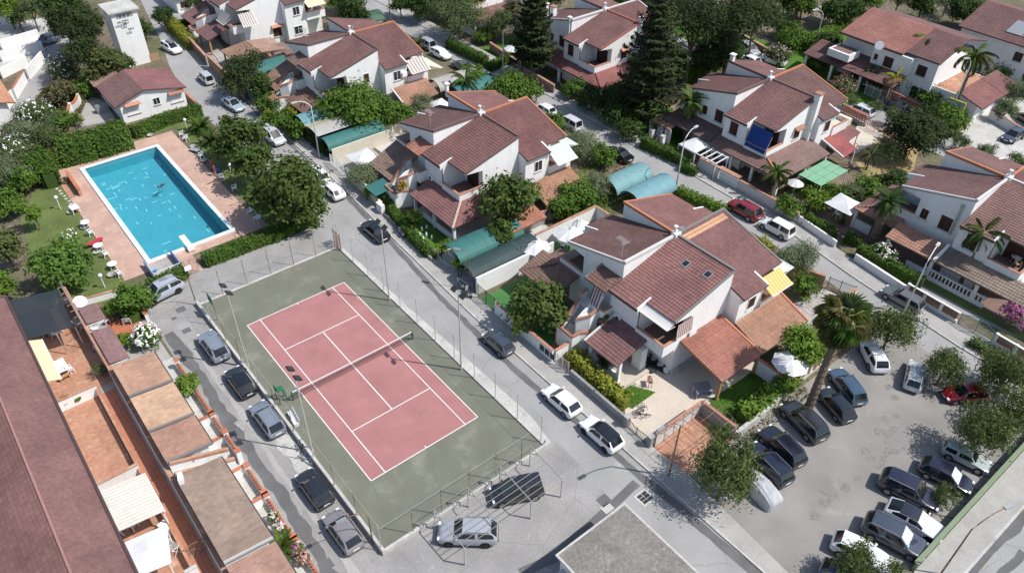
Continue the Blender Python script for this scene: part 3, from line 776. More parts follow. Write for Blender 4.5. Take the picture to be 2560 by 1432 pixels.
# chimneys
def chimney(h, x, y, z0, z1, a=.4, lab=None):
    mb = MB(); mb.box(x - a / 2, x + a / 2, y - a / 2, y + a / 2, z0, z1); c = mb.build('chimney', 'wall_white', h)
    mb = MB(); mb.box(x - a / 2 - .12, x + a / 2 + .12, y - a / 2 - .12, y + a / 2 + .12, z1, z1 + .12); mb.build('chimney_cap', 'wall_white' if a < .6 else 'brick_red', c)
chimney(E_, -6.9, 6.1, 6.5, 9.6, .45); chimney(E_, -5.6, 5.9, 6.5, 9.0, .75); chimney(E_, -7.2, .4, 4.6, 9.3, .35); chimney(E_, .3, -7.3, 5, 9.9, .45)
chimney(F_, -.35, -7.45, 3.4, 9.9, .75); chimney(F_, .2, 6.6, 7, 10.0, .5)
mb = MB(); mb.tube([(-7.25, 1.0, 4.2), (-7.25, 1.0, 7.7)], .12, 8); mb.cyl(-7.25, 1.0, 7.7, 8.0, .2, 8); mb.build('flue', 'metal_grey', G_)
chimney(B, .3, 7.6, 8.2, 9.9, .35)

# ---- ground-floor porches
def porch_posts(h, pts, z, wdt=.32, m='wall_white'):
    for (x, y) in pts:
        mb = MB(); mb.box(x - wdt / 2, x + wdt / 2, y - wdt / 2, y + wdt / 2, 0, z); mb.build('pillar', m, h)
def low_wall(h, a, b, hgt=1.0, t=.2, m='wall_white'):
    mb = MB(); a = Vector((*a, 0)); b = Vector((*b, 0)); d = (b - a).normalized(); n = Vector((-d.y, d.x, 0)) * t / 2
    mb.prism([(p.x, p.y) for p in (a + n, b + n, b - n, a - n)], 0, hgt); return mb.build('parapet', m, h)
# A
lean_roof(A, 'porch_roof', (-12.4, -5.15), (-12.4, -.85), 2.75, (3.95, 0), 3.9, (.215, .09, .085), trim='0', trimcol=WHT)
porch_posts(A, [(-11.7, -4.9), (-11.7, -1.2)], 2.8); low_wall(A, (-11.7, -4.7), (-11.7, -1.4), 1.1)
mb = MB(); mb.prism([(-12.0, -5.9), (-8.45, -5.9), (-8.45, -.8), (-12.0, -.8)], 0, .35); mb.build('porch_floor', 'patio_tile', A)
mb = MB(); mb.box(-9.2, -8.45, -5.3, -4.2, 0, 2.9); mb.build('porch_wall', 'wall_white', A)
lean_roof(A, 'porch_roof', (-6.35, -12.3), (-.62, -12.3), 2.75, (0, 5.2), 3.9, (.36, .125, .082), trim='1', trimcol=(.5, .2, .11), pitch=.27, course=.40, roll=.06, butt=.05)
lean_roof(A, 'porch_roof', (-.55, -12.3), (6.6, -12.3), 2.75, (.3, 3.7), 3.75, (.40, .185, .11), trim='1', trimcol=(.5, .2, .11), pitch=.22, course=.40, roll=.05)
porch_posts(A, [(-6.0, -12.0), (-.6, -12.0)], 2.7, .22, 'wood_post')
for i in range(6):
    mb = MB(); x = -6.2 + 1.1 * i; mb.bar((x, -12.1, 2.55), (x, -7.2, 3.63), .06); mb.build('rafter', 'wood_post', A)
lean_roof(A, 'porch_roof', (-10.45, 5.6), (-10.45, 11.2), 2.75, (3.3, 0), 3.85, (.215, .115, .085))
lean_roof(A, 'porch_roof', (-10.45, 11.2), (-4.6, 11.2), 2.75, (0, -2.6), 3.85, (.235, .12, .09), in0=2.6)
# B
lean_roof(B, 'porch_roof', (-11.55, -9.75), (-11.55, -1.0), 2.6, (3.05, 0), 3.6, (.225, .09, .083), in0=2.6, trim='1', trimcol=WHT)
lean_roof(B, 'porch_roof', (-11.55, -9.75), (-1.5, -9.75), 2.6, (0, 2.6), 3.6, (.25, .09, .08), in0=3.05)
hip_ridge(B, (-11.5, -9.7, 2.7), (-8.5, -7.15, 3.68), (.5, .27, .13))
porch_posts(B, [(-11.0, -9.2), (-11.0, -5.3), (-11.0, -1.3), (-5, -9.2)], 2.7); low_wall(B, (-11, -9.0), (-11, -5.5), .95); low_wall(B, (-11, -5.1), (-11, -2.9), .95)
mb = MB(); mb.box(-11.1, -1.5, -9.3, -7.0, 0, .2); mb.box(-11.1, -8.4, -7.0, -1, 0, .2); mb.build('porch_floor', 'patio_tile', B)
lean_roof(B, 'porch_roof', (-11.75, 2.9), (-11.75, 7.9), 2.6, (4.9, .9), 4.0, (.26, .15, .115))
lean_roof(B, 'porch_roof', (-.2, -12.7), (6.6, -12.0), 2.5, (.3, 3.6), 3.4, (.38, .17, .095), pitch=.24, roll=.05)
lean_roof(B, 'porch_roof', (-6.8, -14.2), (-1.5, -14.2), 2.3, (0, 3.0), 2.9, (.42, .15, .085), pitch=.27, course=.4, roll=.05)
porch_posts(B, [(0, -12.5), (6.4, -11.8)], 2.5, .2, 'wood_post'); 
# C
lean_roof(Cc, 'porch_roof', (-12.0, -6.1), (-12.0, -.8), 2.5, (3.6, 0), 3.5, (.21, .10, .075))
lean_roof(Cc, 'porch_roof', (-11.9, 2.2), (-11.9, 7.4), 2.6, (4.8, .9), 3.9, (.28, .145, .10))
lean_roof(Cc, 'porch_roof', (.3, -13.0), (6.4, -12.2), 2.5, (.3, 4.0), 3.6, (.36, .165, .10), trim='0', trimcol=WHT)
lean_roof(Cc, 'small_roof', (-14.2, .1), (-14.2, 1.9), 2.3, (1.6, 0), 2.6, (.33, .145, .09))
mb = MB(); mb.box(-14.0, -12.7, .2, 1.8, 0, 2.25); mb.build('porch_wall', 'wall_white', Cc)
# D
lean_roof(D, 'porch_roof', (-12.6, -5.6), (-12.6, -.6), 2.6, (4.2, 0), 3.9, (.20, .09, .085))
lean_roof(D, 'porch_roof', (-12.0, 1.8), (-12.0, 7.4), 2.6, (4.8, .9), 3.9, (.20, .09, .085))
porch_posts(D, [(-12.2, -5.2), (-12.2, -1)], 2.6, .25, 'wood_post')
# E, F: porch roofs round the south-west corner
for h, c1, c2, ze in ((E_, (.26, .085, .08), (.30, .095, .085), 2.75), (X_, (.27, .115, .10), (.25, .105, .095), 2.75), (Y_, (.27, .115, .10), (.25, .105, .095), 2.75)):
    lean_roof(h, 'porch_roof', (-10.35, -10.35), (-10.35, -.2 if h is E_ else .5), 2.75, (2.0, 0), 3.45, c1, in0=3.3)
    lean_roof(h, 'porch_roof', (-10.35, -10.35), (1.0, -10.35), 2.75, (0, 3.3), 3.45, c2, in0=2.0)
    hip_ridge(h, (-10.3, -10.3, 2.85), (-8.4, -7.1, 3.5), (.22, .08, .07))
    porch_posts(h, [(-9.7, -9.8), (-9.7, -5.6), (-9.7, -.6), (-4.5, -9.8), (.5, -9.8)], 2.8)
    low_wall(h, (-9.7, -9.6), (-9.7, -5.8), 1.3)
    lean_roof(h, 'porch_roof', (-10.0, -.2), (-10.0, 8.6), 2.75, (2.9, 0), 3.6, c1)
lean_roof(F_, 'porch_roof', (-10.3, -10.9), (-10.3, .4), 2.7, (1.9, 0), 3.45, (.225, .112, .095), in0=3.7, trim='1', trimcol=ORT)
lean_roof(F_, 'porch_roof', (-10.3, -10.9), (.2, -10.9), 2.7, (0, 3.8), 3.6, (.235, .13, .11), in0=1.9)
lean_roof(F_, 'porch_roof', (-10.0, .6), (-10.0, 8.6), 2.75, (2.9, 0), 3.6, (.16, .085, .075))
porch_posts(F_, [(-9.6, -10.2), (-9.6, -6.3), (-9.6, -3.0), (-9.6, .1), (-4.5, -10.5), (0, -10.5)], 2.7, .3)
lean_roof(F_, 'red_porch_roof', (1.1, -12.3), (4.6, -12.1), 2.45, (.9, 4.8), 3.3, (.33, .07, .065), roll=.015, butt=.015, trim='0', trimcol=WHT)
lean_roof(F_, 'red_porch_roof', (4.65, -10.4), (8.7, -10.0), 2.6, (0, 2.2), 3.0, (.24, .085, .08), roll=.015, butt=.015)
porch_posts(F_, [(4.4, -12.0), (8.4, -9.9), (8.4, -8.2)], 2.4, .12)
mb = MB(); mb.box(4.4, 8.8, -8.3, -5.2, 2.95, 3.9); mb.box(4.6, 8.6, -8.1, -5.4, 3.9, 3.95); mb.build('terrace_wall', 'wall_cream', F_)
# G
lean_roof(G_, 'porch_roof', (-10.95, .4), (-10.95, 5.95), 2.7, (2.5, 0), 3.6, (.40, .175, .115))
lean_roof(G_, 'porch_roof', (-8.75, 5.95), (-8.75, 11.4), 2.7, (1.65, 0), 3.3, (.40, .175, .115), in1=1.6)
lean_roof(G_, 'porch_roof', (-8.75, 11.4), (-.5, 11.2), 2.7, (0, -2.6), 3.6, (.19, .085, .075), in0=1.65)
lean_roof(G_, 'porch_roof', (-10.95, -14.5), (-10.95, .1), 2.7, (2.5, 0), 3.6, (.255, .17, .13))
mb = MB(); mb.bar((-11.0, .25, 2.85), (-8.45, .25, 3.75), .15); mb.build('porch_divider', 'wall_white', G_)
porch_posts(G_, [(-8.2, 11.0), (-8.2, 6.4), (-10.4, 5.6), (-10.4, .5), (-10.4, -4.5), (-10.4, -9.5)], 2.7)
low_wall(G_, (-8.2, 10.8), (-8.2, 8.8), 1.2); low_wall(G_, (-10.4, 3.0), (-10.4, .7), .9)

# villa H on the far plot (right of the pines), seen from its long side
H = thing('villa', 'white villa behind the tall palms at the upper right, with a dish on its eave', 'house', (104.5, 14.0, 0), 0, 'white four winged villas with red tiled roofs')
mb = MB(); mb.box(-4, 7, -7.0, 8.0, 0, 6.3); mb.prism([(-5.2, -3.6), (-4, -3.6), (-4, 2.6), (-5.2, 2.6)], 0, 6.3); mb.box(-3.4, 6, -14, -7.0, 0, 3.0)
mb.prism([(-4.0, -6.99), (7.0, -6.99), (7.0, -6.7), (-4.0, -6.7)], 6.3, lambda x, y: 6.3 + .27 * min(x + 4, 7 - x + .01))
mb.build('wall', 'wall_white', H)
mb = MB(); mb.box(-3.2, 5.8, -13.8, -7.2, 3.0, 3.03); mb.build('terrace_floor', 'terracotta_worn', H)
lean_roof(H, 'roof', (-5.5, -2.0), (-5.5, 8.6), 6.55, (8.0, 0), 8.7, (.36, .13, .10), trim='e', trimcol=(.06, .05, .05))
lean_roof(H, 'roof', (-4.6, -7.4), (-4.6, -2.0), 6.75, (7.1, 0), 8.7, (.19, .085, .078))
lean_roof(H, 'roof', (9.6, -7.4), (9.6, 8.6), 6.75, (-7.1, 0), 8.7, (.18, .08, .075))
lean_roof(H, 'porch_roof', (-8.6, -3.6), (-8.6, 12.0), 2.8, (4.6, 0), 4.0, (.19, .082, .078))
lean_roof(H, 'porch_roof', (-4.5, -15.0), (2.5, -15.0), 2.8, (0, 4.0), 3.9, (.25, .09, .08))
lean_roof(H, 'porch_roof', (2.6, -15.0), (7.5, -15.0), 2.8, (0, 4.0), 3.9, (.22, .085, .08))
for y in (-4.9, -.2): window(H, -4.02 if y < -3.6 else -5.22, y, 3.9, 1.5, 1.6, 'W')
window(H, -5.22, 1.9, 4.4, .6, .9, 'W'); window(H, -4.02, -4.9, .4, 1.0, 1.8, 'W'); window(H, -4.02, -6.2, .4, 1.0, 1.8, 'W')
mb = MB(); mb.box(-8.3, -5.2, 4.5, 8.2, 3.8, 4.9); mb.build('balcony', 'wall_white', H)
mb = MB(); mb.box(-7.9, -5.3, 4.8, 7.9, 4.9, 4.92); mb.build('floor_tiles', 'patio_dark', H)
porch_posts(H, [(-8.2, -3.2), (-8.2, 1.8), (-8.2, 6.8), (-8.2, 11.5)], 2.8)
mb = MB(); mb.lathe([(.05, 0), (.4, .06), (.62, .18), (.66, .22)], 0, 0, 14); d = mb.build('dish_aerial', 'plastic_white', H, loc=(-5.9, 1.6, 6.9)); d.rotation_euler = (R_(20), R_(-65), 0)
mb = MB(); mb.box(-.8, .8, -.55, .55, 0, .07); sp = mb.build('solar_panel', 'window_glass', H, loc=(-6.3, .8, 3.6)); sp.rotation_euler = (0, R_(-14), 0)

# house with solar panels in the far upper-right corner
Hs = thing('house', 'white house with solar panels on its roof and wooden shutters, at the upper right corner', 'house', (125.5, 5.5, 0))
mb = MB(); mb.box(-7, 8, -10, 7, 0, 6.2); mb.build('wall', 'wall_white', Hs)
lean_roof(Hs, 'roof', (-7.6, -10.5), (-7.6, 7.5), 6.2, (7.6, 0), 8.6, (.19, .085, .08)); lean_roof(Hs, 'roof', (8.6, -10.5), (8.6, 7.5), 6.2, (-8.5, 0), 8.6, (.22, .09, .08))
for i in range(4):
    mb = MB(); x0 = -5.8; y0 = -9.2 + 2.6 * i
    mb.add([(x0, y0, 6.95), (x0 + 3.2, y0, 7.98), (x0 + 3.2, y0 + 2.4, 7.98), (x0, y0 + 2.4, 6.95)], [(0, 1, 2, 3)]); mb.build('solar_panel', 'metal_grey', Hs)
for (y, z_) in ((-6, 3.6), (-2.6, 3.6), (-5, .9)): window(Hs, -7.02, y, z_, 1.3, 1.4, 'W')

# roof edges of a pale house behind the first street at the top edge
Hp = thing('house', 'low white house with a long orange tiled porch at the top of the first street', 'house', (27.5, 111, 0))
mb = MB(); mb.box(-2, 12, -2, 6, 0, 3.0); mb.build('wall', 'wall_white', Hp)
lean_roof(Hp, 'roof', (-3.0, -2.6), (13.0, -2.6), 2.9, (0, 4.5), 3.8, (.45, .15, .095))
for i in range(4): window(Hp, -.5 + 2.4 * i, -2.02, .8, 1.7, 1.1, 'S')


# ================================================================ pool garden
sheet('pool_lawn', [(-13.16,55.13), (-14.16,49.20), (-13.41,39.60), (-10.47,36.11), (-6.82,36.09), (-7.4, 38.4), (-6.9, 67.2), (9.4, 67.8), (9.1, 38.2), (13.3, 36.3), (13.4, 71.3), (-7.2, 71), (-8, 66), (-10.5, 62), (-13.5, 56)], .0, 'lawn')
mb = MB(); dz = .02
for r in ((-7.25, PX0 - .55, 38.3, 67.3), (PX1 + .5, 8.6, 38.3, 67.3), (PX0 - .55, PX1 + .5, 38.3, PY0 - .5), (PX0 - .55, PX1 + .5, PY1 + .45, 67.5)): mb.sheet(rect(*r), dz)
mb.sheet([(-1.6, 38.3), (-1.6, 35.0), (.1, 35.0), (.1, 38.3)], dz); mb.sheet([(8.6, 38.3), (8.6, 41), (9.4, 44), (9.2, 38.3)], dz)
struct('pool_deck', mb, 'pool_deck')
pool = thing('swimming_pool', 'rectangular blue swimming pool with pale coping in a terracotta deck', 'swimming pool')
mb = MB(); D_ = -2.0
mb.quad((PX0, PY0, D_), (PX1, PY0, D_), (PX1, PY1, -1.5), (PX0, PY1, -1.5))
mb.quad((PX0, PY0, D_), (PX0, PY0, .0), (PX1, PY0, .0), (PX1, PY0, D_)); mb.quad((PX0, PY1, -1.5), (PX1, PY1, -1.5), (PX1, PY1, 0), (PX0, PY1, 0))
mb.quad((PX0, PY0, D_), (PX0, PY1, -1.5), (PX0, PY1, 0), (PX0, PY0, 0)); mb.quad((PX1, PY0, D_), (PX1, PY0, 0), (PX1, PY1, 0), (PX1, PY1, -1.5))
mb.build('basin', 'pool_lining', pool)
mb = MB(); a, b, c, d = PX0 - .5, PX1 + .45, PY0 - .5, PY1 + .42
mb.box(a, PX0, c, d, -.1, .16); mb.box(PX1, b, c, d, -.1, .16); mb.box(PX0, PX1, c, PY0, -.1, .16); mb.box(PX0, PX1, PY1, d, -.1, .16)
mb.build('coping', 'plain', pool, color=(.66, .72, .76))
mb = MB(); mb.sheet(rect(PX0, PX1, PY0, PY1), -.14); mb.build('water', 'water', pool)
mb = MB()                                                    # pale replaced tiles on the pool floor
for i in range(75):
    x = random.uniform(PX0 + .4, PX1 - .4); y = random.uniform(PY0 + 1, PY1 - .5); a, b = (random.uniform(.3, .9), .13) if i % 2 else (.13, random.uniform(.3, .9))
    if random.random() < (y - PY0) / 24 * .8 + .25: mb.box(x - a / 2, x + a / 2, y - b / 2, y + b / 2, -2 + (y - PY0) / 24.05 * .5, -1.98 + (y - PY0) / 24.05 * .5 + i * .0003)
mb.build('pale_tiles', 'plain', pool, color=(.62, .78, .78), kind='stuff')
# diving board
db = thing('diving_board', 'white diving board over the near end of the pool', 'diving board', (.35, 39.3, .16))
mb = MB(); mb.box(-.32, .32, -.35, 2.5, .34, .42); mb.build('board', 'plastic_white', db)
mb = MB(); mb.box(-.36, .36, -.45, .15, 0, .34); mb.build('base', 'wall_white', db)
# shower frame / pump pit with blue sides and a railing
pit = thing('pool_pit', 'blue sided pit with white railings at the near left corner of the pool', 'pit', (-3.2, 37.9, 0))
mb = MB(); mb.box(-1.5, -1.42, -1.6, 1.6, 0, 1.0); mb.build('side_panel', 'plain', pit, color=(.32, .45, .62))
mb = MB(); mb.box(1.42, 1.5, -1.4, 1.7, 0, 1.0); mb.build('side_panel', 'plain', pit, color=(.16, .24, .42))
mb = MB(); mb.box(-1.42, 1.42, -1.4, 1.4, .02, .05); mb.build('floor', 'concrete', pit)
for z in (.35, .65, .95):
    mb = MB(); mb.bar((-1.45, -1.55, z), (1.45, -1.45, z), .03); mb.build('rail', 'metal_white', pit)
for x, y, cfg in ((-.95, -.2, (.05, .25, .6)),):
    mb = MB(); mb.lathe([(.14, 0), (.2, .3)], 0, 0, 10); o = mb.build('bucket', 'plastic', None, color=cfg, loc=(-4.15, 37.7, .05), label='small blue bucket inside the railed pit by the pool', cat='bucket')
tag(obj('paddling_mat', MB().cbox(0, 0, .2, 1.2, .7, .25).mesh('paddling_mat', 'plain'), None, (-4.6, 36.2, .02), .3, (.55, .14, .2)), 'folded pinkish red mat at the corner of the pool deck near the gate', 'mat')

# low brick wall with slatted bench beside the deck
bw = thing('brick_wall', 'low terracotta brick wall with slatted base at the left edge of the pool deck', 'wall', (-6.3, 60.6, 0))
mb = MB(); mb.box(.15, .45, -2.6, 2.6, 0, 1.0); mb.build('wall', 'brick_red', bw)
mb = MB(); mb.box(.1, .5, -2.65, 2.65, 1.0, 1.06); mb.build('coping', 'terracotta', bw)
for i in range(7):
    mb = MB(); mb.box(-1.0, .1, -2.3 + .68 * i, -1.85 + .68 * i, .02, .08); mb.build('slab', 'terracotta_worn', bw)
for i in range(9):
    q = (-7.49,63.56); mb = MB(); mb.cbox(-8.0 + .06 * i + .1 * (i % 2), 63.0 - .75 * i, .02, .35, .3, .04, .2); mb.build('stepping_stone', 'concrete_light', kind='structure')

# ---- garden props (prototypes are moved to their first place, then copied)
def chair_proto(col=None):
    t = thing('plastic_chair', '', 'chair')
    m = 'plastic_white' if col is None else 'plastic'
    def pt(n, f):
        mb = MB(); f(mb); mb.build(n, m, t, color=col)
    pt('seat', lambda b: b.box(-.24, .24, -.23, .23, .40, .44))
    def back(b):
        b.add([(-.24, -.24, .44), (.24, -.24, .44), (.22, -.33, .88), (-.22, -.33, .88), (-.24, -.20, .44), (.24, -.20, .44), (.22, -.29, .88), (-.22, -.29, .88)],
              [(0, 1, 2, 3), (7, 6, 5, 4), (0, 4, 5, 1), (1, 5, 6, 2), (2, 6, 7, 3), (3, 7, 4, 0)])
    pt('backrest', back)
    for sx in (-1, 1):
        pt('armrest', lambda b: b.bar((sx * .27, -.26, .66), (sx * .29, .22, .64), .03))
        pt('leg', lambda b: b.bar((sx * .24, .21, .64), (sx * .30, .27, 0), .025)); pt('leg', lambda b: b.bar((sx * .22, -.22, .42), (sx * .28, -.33, 0), .025))
    return t
CH = chair_proto(); chair_used = [0]
def chair(xy, rz, label, group=None, z=.02, col=None):
    if col is not None:
        t = chair_proto(col); t.location = (*xy, z); t.rotation_euler = (0, 0, rz); t['label'] = label; return t
    if not chair_used[0]:
        chair_used[0] = 1; CH.location = (*xy, z); CH.rotation_euler = (0, 0, rz); CH['label'] = label
        if group: CH['group'] = group
        return CH
    c = copy_tree(CH, (*xy, z), rz, label, group)
    if not group and 'group' in c: del c['group']
    return c
def table_proto(w_, l_, h_, m, lab, cat='table', name='garden_table', col=None):
    t = thing(name, lab, cat)
    mb = MB(); mb.box(-w_ / 2, w_ / 2, -l_ / 2, l_ / 2, h_ - .04, h_); mb.build('table_top', m, t, color=col)
    for sx in (-1, 1):
        for sy in (-1, 1):
            mb = MB(); mb.bar((sx * (w_ / 2 - .07), sy * (l_ / 2 - .07), h_ - .04), (sx * (w_ / 2 - .04), sy * (l_ / 2 - .04), 0), .03); mb.build('leg', m, t, color=col)
    return t
def table(xy, rz, lab, w_=.9, l_=1.2, h_=.72, m='plastic_white', z=.02, col=None):
    t = table_proto(w_, l_, h_, m, lab, col=col); t.location = (*xy, z); t.rotation_euler = (0, 0, rz); return t
def round_table(xy, lab, r=.5, z=.02):
    t = thing('garden_table', lab, 'table', (*xy, z))
    mb = MB(); mb.lathe([(.05, .68), (r, .70), (r, .74)], 0, 0, 16); mb.build('table_top', 'plastic_white', t)
    for k in range(4):
        a = PI / 4 + k * PI / 2; mb = MB(); mb.bar((r * .6 * math.cos(a), r * .6 * math.sin(a), .7), (r * .8 * math.cos(a), r * .8 * math.sin(a), 0), .025); mb.build('leg', 'plastic_white', t)
    return t
def globe_lamp(xy, lab, h_=1.5, tilt=0):
    t = thing('globe_lamp', lab, 'lamp', (*xy, 0), 0, 'globe lamps on the pool lawn')
    mb = MB(); mb.cyl(0, 0, 0, h_, .05, 8); mb.build('post', 'metal_white', t)
    mb = MB(); mb.ball((0, 0, h_ + .18), .22, 12); mb.build('globe', 'plastic_white', t, smooth=True)
def bowl(xy, lab):
    t = thing('planter_bowl', lab, 'planter', (*xy, .02), 0, 'stone planter bowls round the pool deck')
    mb = MB(); mb.lathe([(.25, 0), (.42, .22), (.45, .25), (.38, .25), (.3, .14), (.01, .13)], 0, 0, 14); mb.build('bowl', 'concrete', t)
def lounger(xy, rz, lab, col):
    t = thing('sun_lounger', lab, 'sun lounger', (*xy, .02), rz)
    mb = MB(); mb.box(-.32, .32, -.6, .9, .28, .33); mb.build('seat', 'plastic', t, color=col)
    mb = MB(); mb.add([(-.32, -.6, .3), (.32, -.6, .3), (.32, -1.1, .7), (-.32, -1.1, .7), (-.32, -.6, .35), (.32, -.6, .35), (.32, -1.1, .75), (-.32, -1.1, .75)], [(0, 1, 2, 3), (7, 6, 5, 4), (0, 4, 5, 1), (1, 5, 6, 2), (2, 6, 7, 3), (3, 7, 4, 0)]); mb.build('backrest', 'plastic', t, color=col)
    for sx in (-1, 1):
        for y in (-.5, .8):
            mb = MB(); mb.bar((sx * .28, y, .3), (sx * .3, y, 0), .025); mb.build('leg', 'metal_white', t)

g_ = 'white plastic chairs round the pool'
for q, rz, lab in (((-3.28,67.72), 2.6, 'white plastic chair at the far left corner of the pool deck, by the palm stump'), ((0.60,67.89), 3.0, 'white plastic chair just left of the stone bench by the tall hedge'),
                   ((3.11,68.13), 3.2, 'white plastic chair just right of the stone bench by the tall hedge'), ((9.14,64.89), 1.2, 'farther of two white chairs at the pool top right, by the sago palms'),
                   ((9.16,63.49), .6, 'nearer of two white chairs at the pool top right, by the sago palms'), ((9.06,57.84), 1.6, 'white chair beside the grey lounger at the right pool edge'),
                   ((8.99,51.09), 1.4, 'white chair with a blue towel in the shade of the big dark tree'), ((9.22,47.75), 1.4, 'white chair half under the leaves at the left of the big dark tree'), ((8.67,41.80), 2.2, 'white chair standing by the table in tree shade beside the lower hedge'),
                   ((-7.53,48.97), -1.3, 'white chair behind the round table, third from the top along the left pool deck'), ((-7.45,43.79), -1.3, 'white chair just below the red lounger and table on the left pool deck'),
                   ((-7.38,39.47), -1.2, 'nearest white chair on the left pool deck, next to the green bush'), ((-7.45,51.20), -1.5, 'white chair tucked behind the middle round table on the left pool deck')):
    chair(q, rz, lab, g_)
chair((9.28,53.03), 1.4, 'blue plastic chair beside the people in the shade of the big dark tree', col=(.05, .1, .42))
round_table((-7.45,50.89), 'round white table in the middle of the left pool deck')
round_table((-7.64,45.42), 'round white table next to the red lounger on the left pool deck')
round_table((-7.48,41.12), 'round white table, nearest of those on the left pool deck')
table((-7.52,54.87), .1, 'white square table at the lawn edge, topmost on the left pool deck')
table((8.81,39.81), .35, 'white rectangular table in tree shade at the near right of the pool deck', 1.1, .8)
lounger((-7.62,46.91), -1.2, 'small red lounger on the left pool deck between two round tables', (.5, .03, .06)); lounger((9.08,59.79), .5, 'grey lounger at the right edge of the pool deck', (.3, .3, .36))
for q, lab in (((-8.76,56.57), 'white globe lamp on the lawn beside the stepping stones'), ((-9.23,38.46), 'white globe lamp on the worn lawn below the left chairs'), ((2.09,68.92), 'white globe lamp against the tall hedge behind the stone bench'), ((10.38,66.06), 'white globe lamp on the lawn by the palm at the far right of the pool'), ((10.37,51.22), 'white globe lamp under the big dark tree')): globe_lamp(q, lab)
for q, lab in (((-7.40,64.80), 'stone planter bowl at the far left of the deck near the hedge'), ((-8.04,54.95), 'stone planter bowl beside the topmost white table'), ((5.83,67.57), 'stone planter bowl on the deck between hedge and pool'), ((9.27,61.10), 'stone planter bowl above the grey lounger'), ((8.95,56.77), 'stone planter bowl below the white chair at the right pool edge'), ((-8.01,45.06), 'stone planter bowl behind the table near the red lounger'), ((-8.05,40.00), 'stone planter bowl beside the nearest white chair'), ((-7.70,50.79), 'stone planter bowl behind the middle round table')): bowl(q, lab)
sb = thing('stone_bench', 'stone bench with a terracotta seat between two white chairs by the hedge', 'bench', (*(1.77,67.93), .02))
mb = MB(); mb.box(-.75, .75, -.22, .22, .36, .44); mb.build('seat', 'terracotta_worn', sb)
for s in (-.55, .55):
    mb = MB(); mb.box(s - .1, s + .1, -.2, .2, 0, .36); mb.build('leg', 'concrete_light', sb)

# ---- people
def person(loc, rz, label, pose, skin=(.42, .23, .15), top=None, low=None, hair=(.03, .02, .015)):
    """one skinned figure; joints (x right, y forward, z up) for a 1.7 m person"""
    J = {'pelvis': (0, 0, .92), 'chest': (0, .0, 1.28), 'neck': (0, .0, 1.45), 'head': (0, .03, 1.56), 'top': (0, .02, 1.69)}
    for s, k in ((-1, 'l'), (1, 'r')):
        J['hip' + k] = (s * .09, 0, .88); J['knee' + k] = (s * .11, .02, .48); J['ankle' + k] = (s * .11, -.02, .07); J['toe' + k] = (s * .13, .15, .03)
        J['sho' + k] = (s * .18, 0, 1.38); J['elb' + k] = (s * .25, -.03, 1.10); J['wri' + k] = (s * .27, .05, .85); J['han' + k] = (s * .27, .08, .76)
    J.update(pose)
    RAD = dict(pelvis=.14, chest=.135, neck=.055, head=.095, top=.07, hip=.095, knee=.06, ankle=.042, toe=.035, sho=.065, elb=.045, wri=.033, han=.035)
    names = list(J); idx = {n: i for i, n in enumerate(names)}
    E = [('pelvis', 'chest'), ('chest', 'neck'), ('neck', 'head'), ('head', 'top')]
    for k in 'lr': E += [('pelvis', 'hip' + k), ('hip' + k, 'knee' + k), ('knee' + k, 'ankle' + k), ('ankle' + k, 'toe' + k), ('chest', 'sho' + k), ('sho' + k, 'elb' + k), ('elb' + k, 'wri' + k), ('wri' + k, 'han' + k)]
    me = bpy.data.meshes.new('body'); me.from_pydata([J[n] for n in names], [(idx[a], idx[b]) for a, b in E], [])
    tmp = bpy.data.objects.new('tmp_body', me); COL.objects.link(tmp)
    sk = tmp.modifiers.new('skin', 'SKIN'); sub = tmp.modifiers.new('sub', 'SUBSURF'); sub.levels = 2
    for i, n in enumerate(names):
        r = RAD.get(n, RAD.get(n[:-1], .05)); me.skin_vertices[0].data[i].radius = (r, r * (.8 if n in ('pelvis', 'chest') else 1))
    me.skin_vertices[0].data[idx['pelvis']].use_root = True
    dg = bpy.context.evaluated_depsgraph_get(); ev = tmp.evaluated_get(dg)
    bm_ = bpy.data.meshes.new_from_object(ev); bpy.data.objects.remove(tmp)
    bm_.materials.clear()
    t = thing('person', label, 'person', loc, rz)
    for mm, cc in (('skin', None), ('top', top), ('low', low)):
        m = bpy.data.materials.get('person_' + label[:20] + mm)
        m = bpy.data.materials.new('cloth_colour'); m.use_nodes = True
        m.node_tree.nodes['Principled BSDF'].inputs['Base Color'].default_value = rgb(cc or skin); m.node_tree.nodes['Principled BSDF'].inputs['Roughness'].default_value = .8
        bm_.materials.append(m)
    P0 = Vector(J['pelvis']); P1 = Vector(J['neck']); ax = (P1 - P0)
    for p in bm_.polygons:
        c = p.center; h_ = (c - P0).dot(ax) / ax.length_squared
        side = (c - P0 - ax * h_).length
        if top is not None and .1 < h_ < .98 and side < .3: p.material_index = 1
        elif low is not None and -.45 < h_ <= .12 and side < .3: p.material_index = 2
        p.use_smooth = True
    b = obj('body', bm_, t)
    mb = MB(); hd = Vector(J['head']); tp = Vector(J['top']); c = hd + (tp - hd) * .45 + Vector((0, -.025, 0)); mb.ball(tuple(c), .108, 10)
    mb.build('hair', 'plain', t, smooth=True, color=hair)
    return t
person((*(-2.84,65.97), .02), 2.2, 'person walking barefoot by the far left corner of the pool', {'ankler': (.11, -.28, .12), 'toer': (.12, -.14, .04), 'kneer': (.11, -.02, .5), 'anklel': (-.11, .2, .07), 'toel': (-.12, .36, .03), 'kneel': (-.11, .14, .49)}, low=(.3, .12, .1))
person((*(9.07,54.05), .02), -.8, 'person with a raised arm standing in the shade by the blue chair', {'elbr': (.33, .1, 1.5), 'wrir': (.2, .18, 1.66), 'hanr': (.12, .18, 1.7)}, low=(.35, .05, .06), top=(.4, .1, .1))
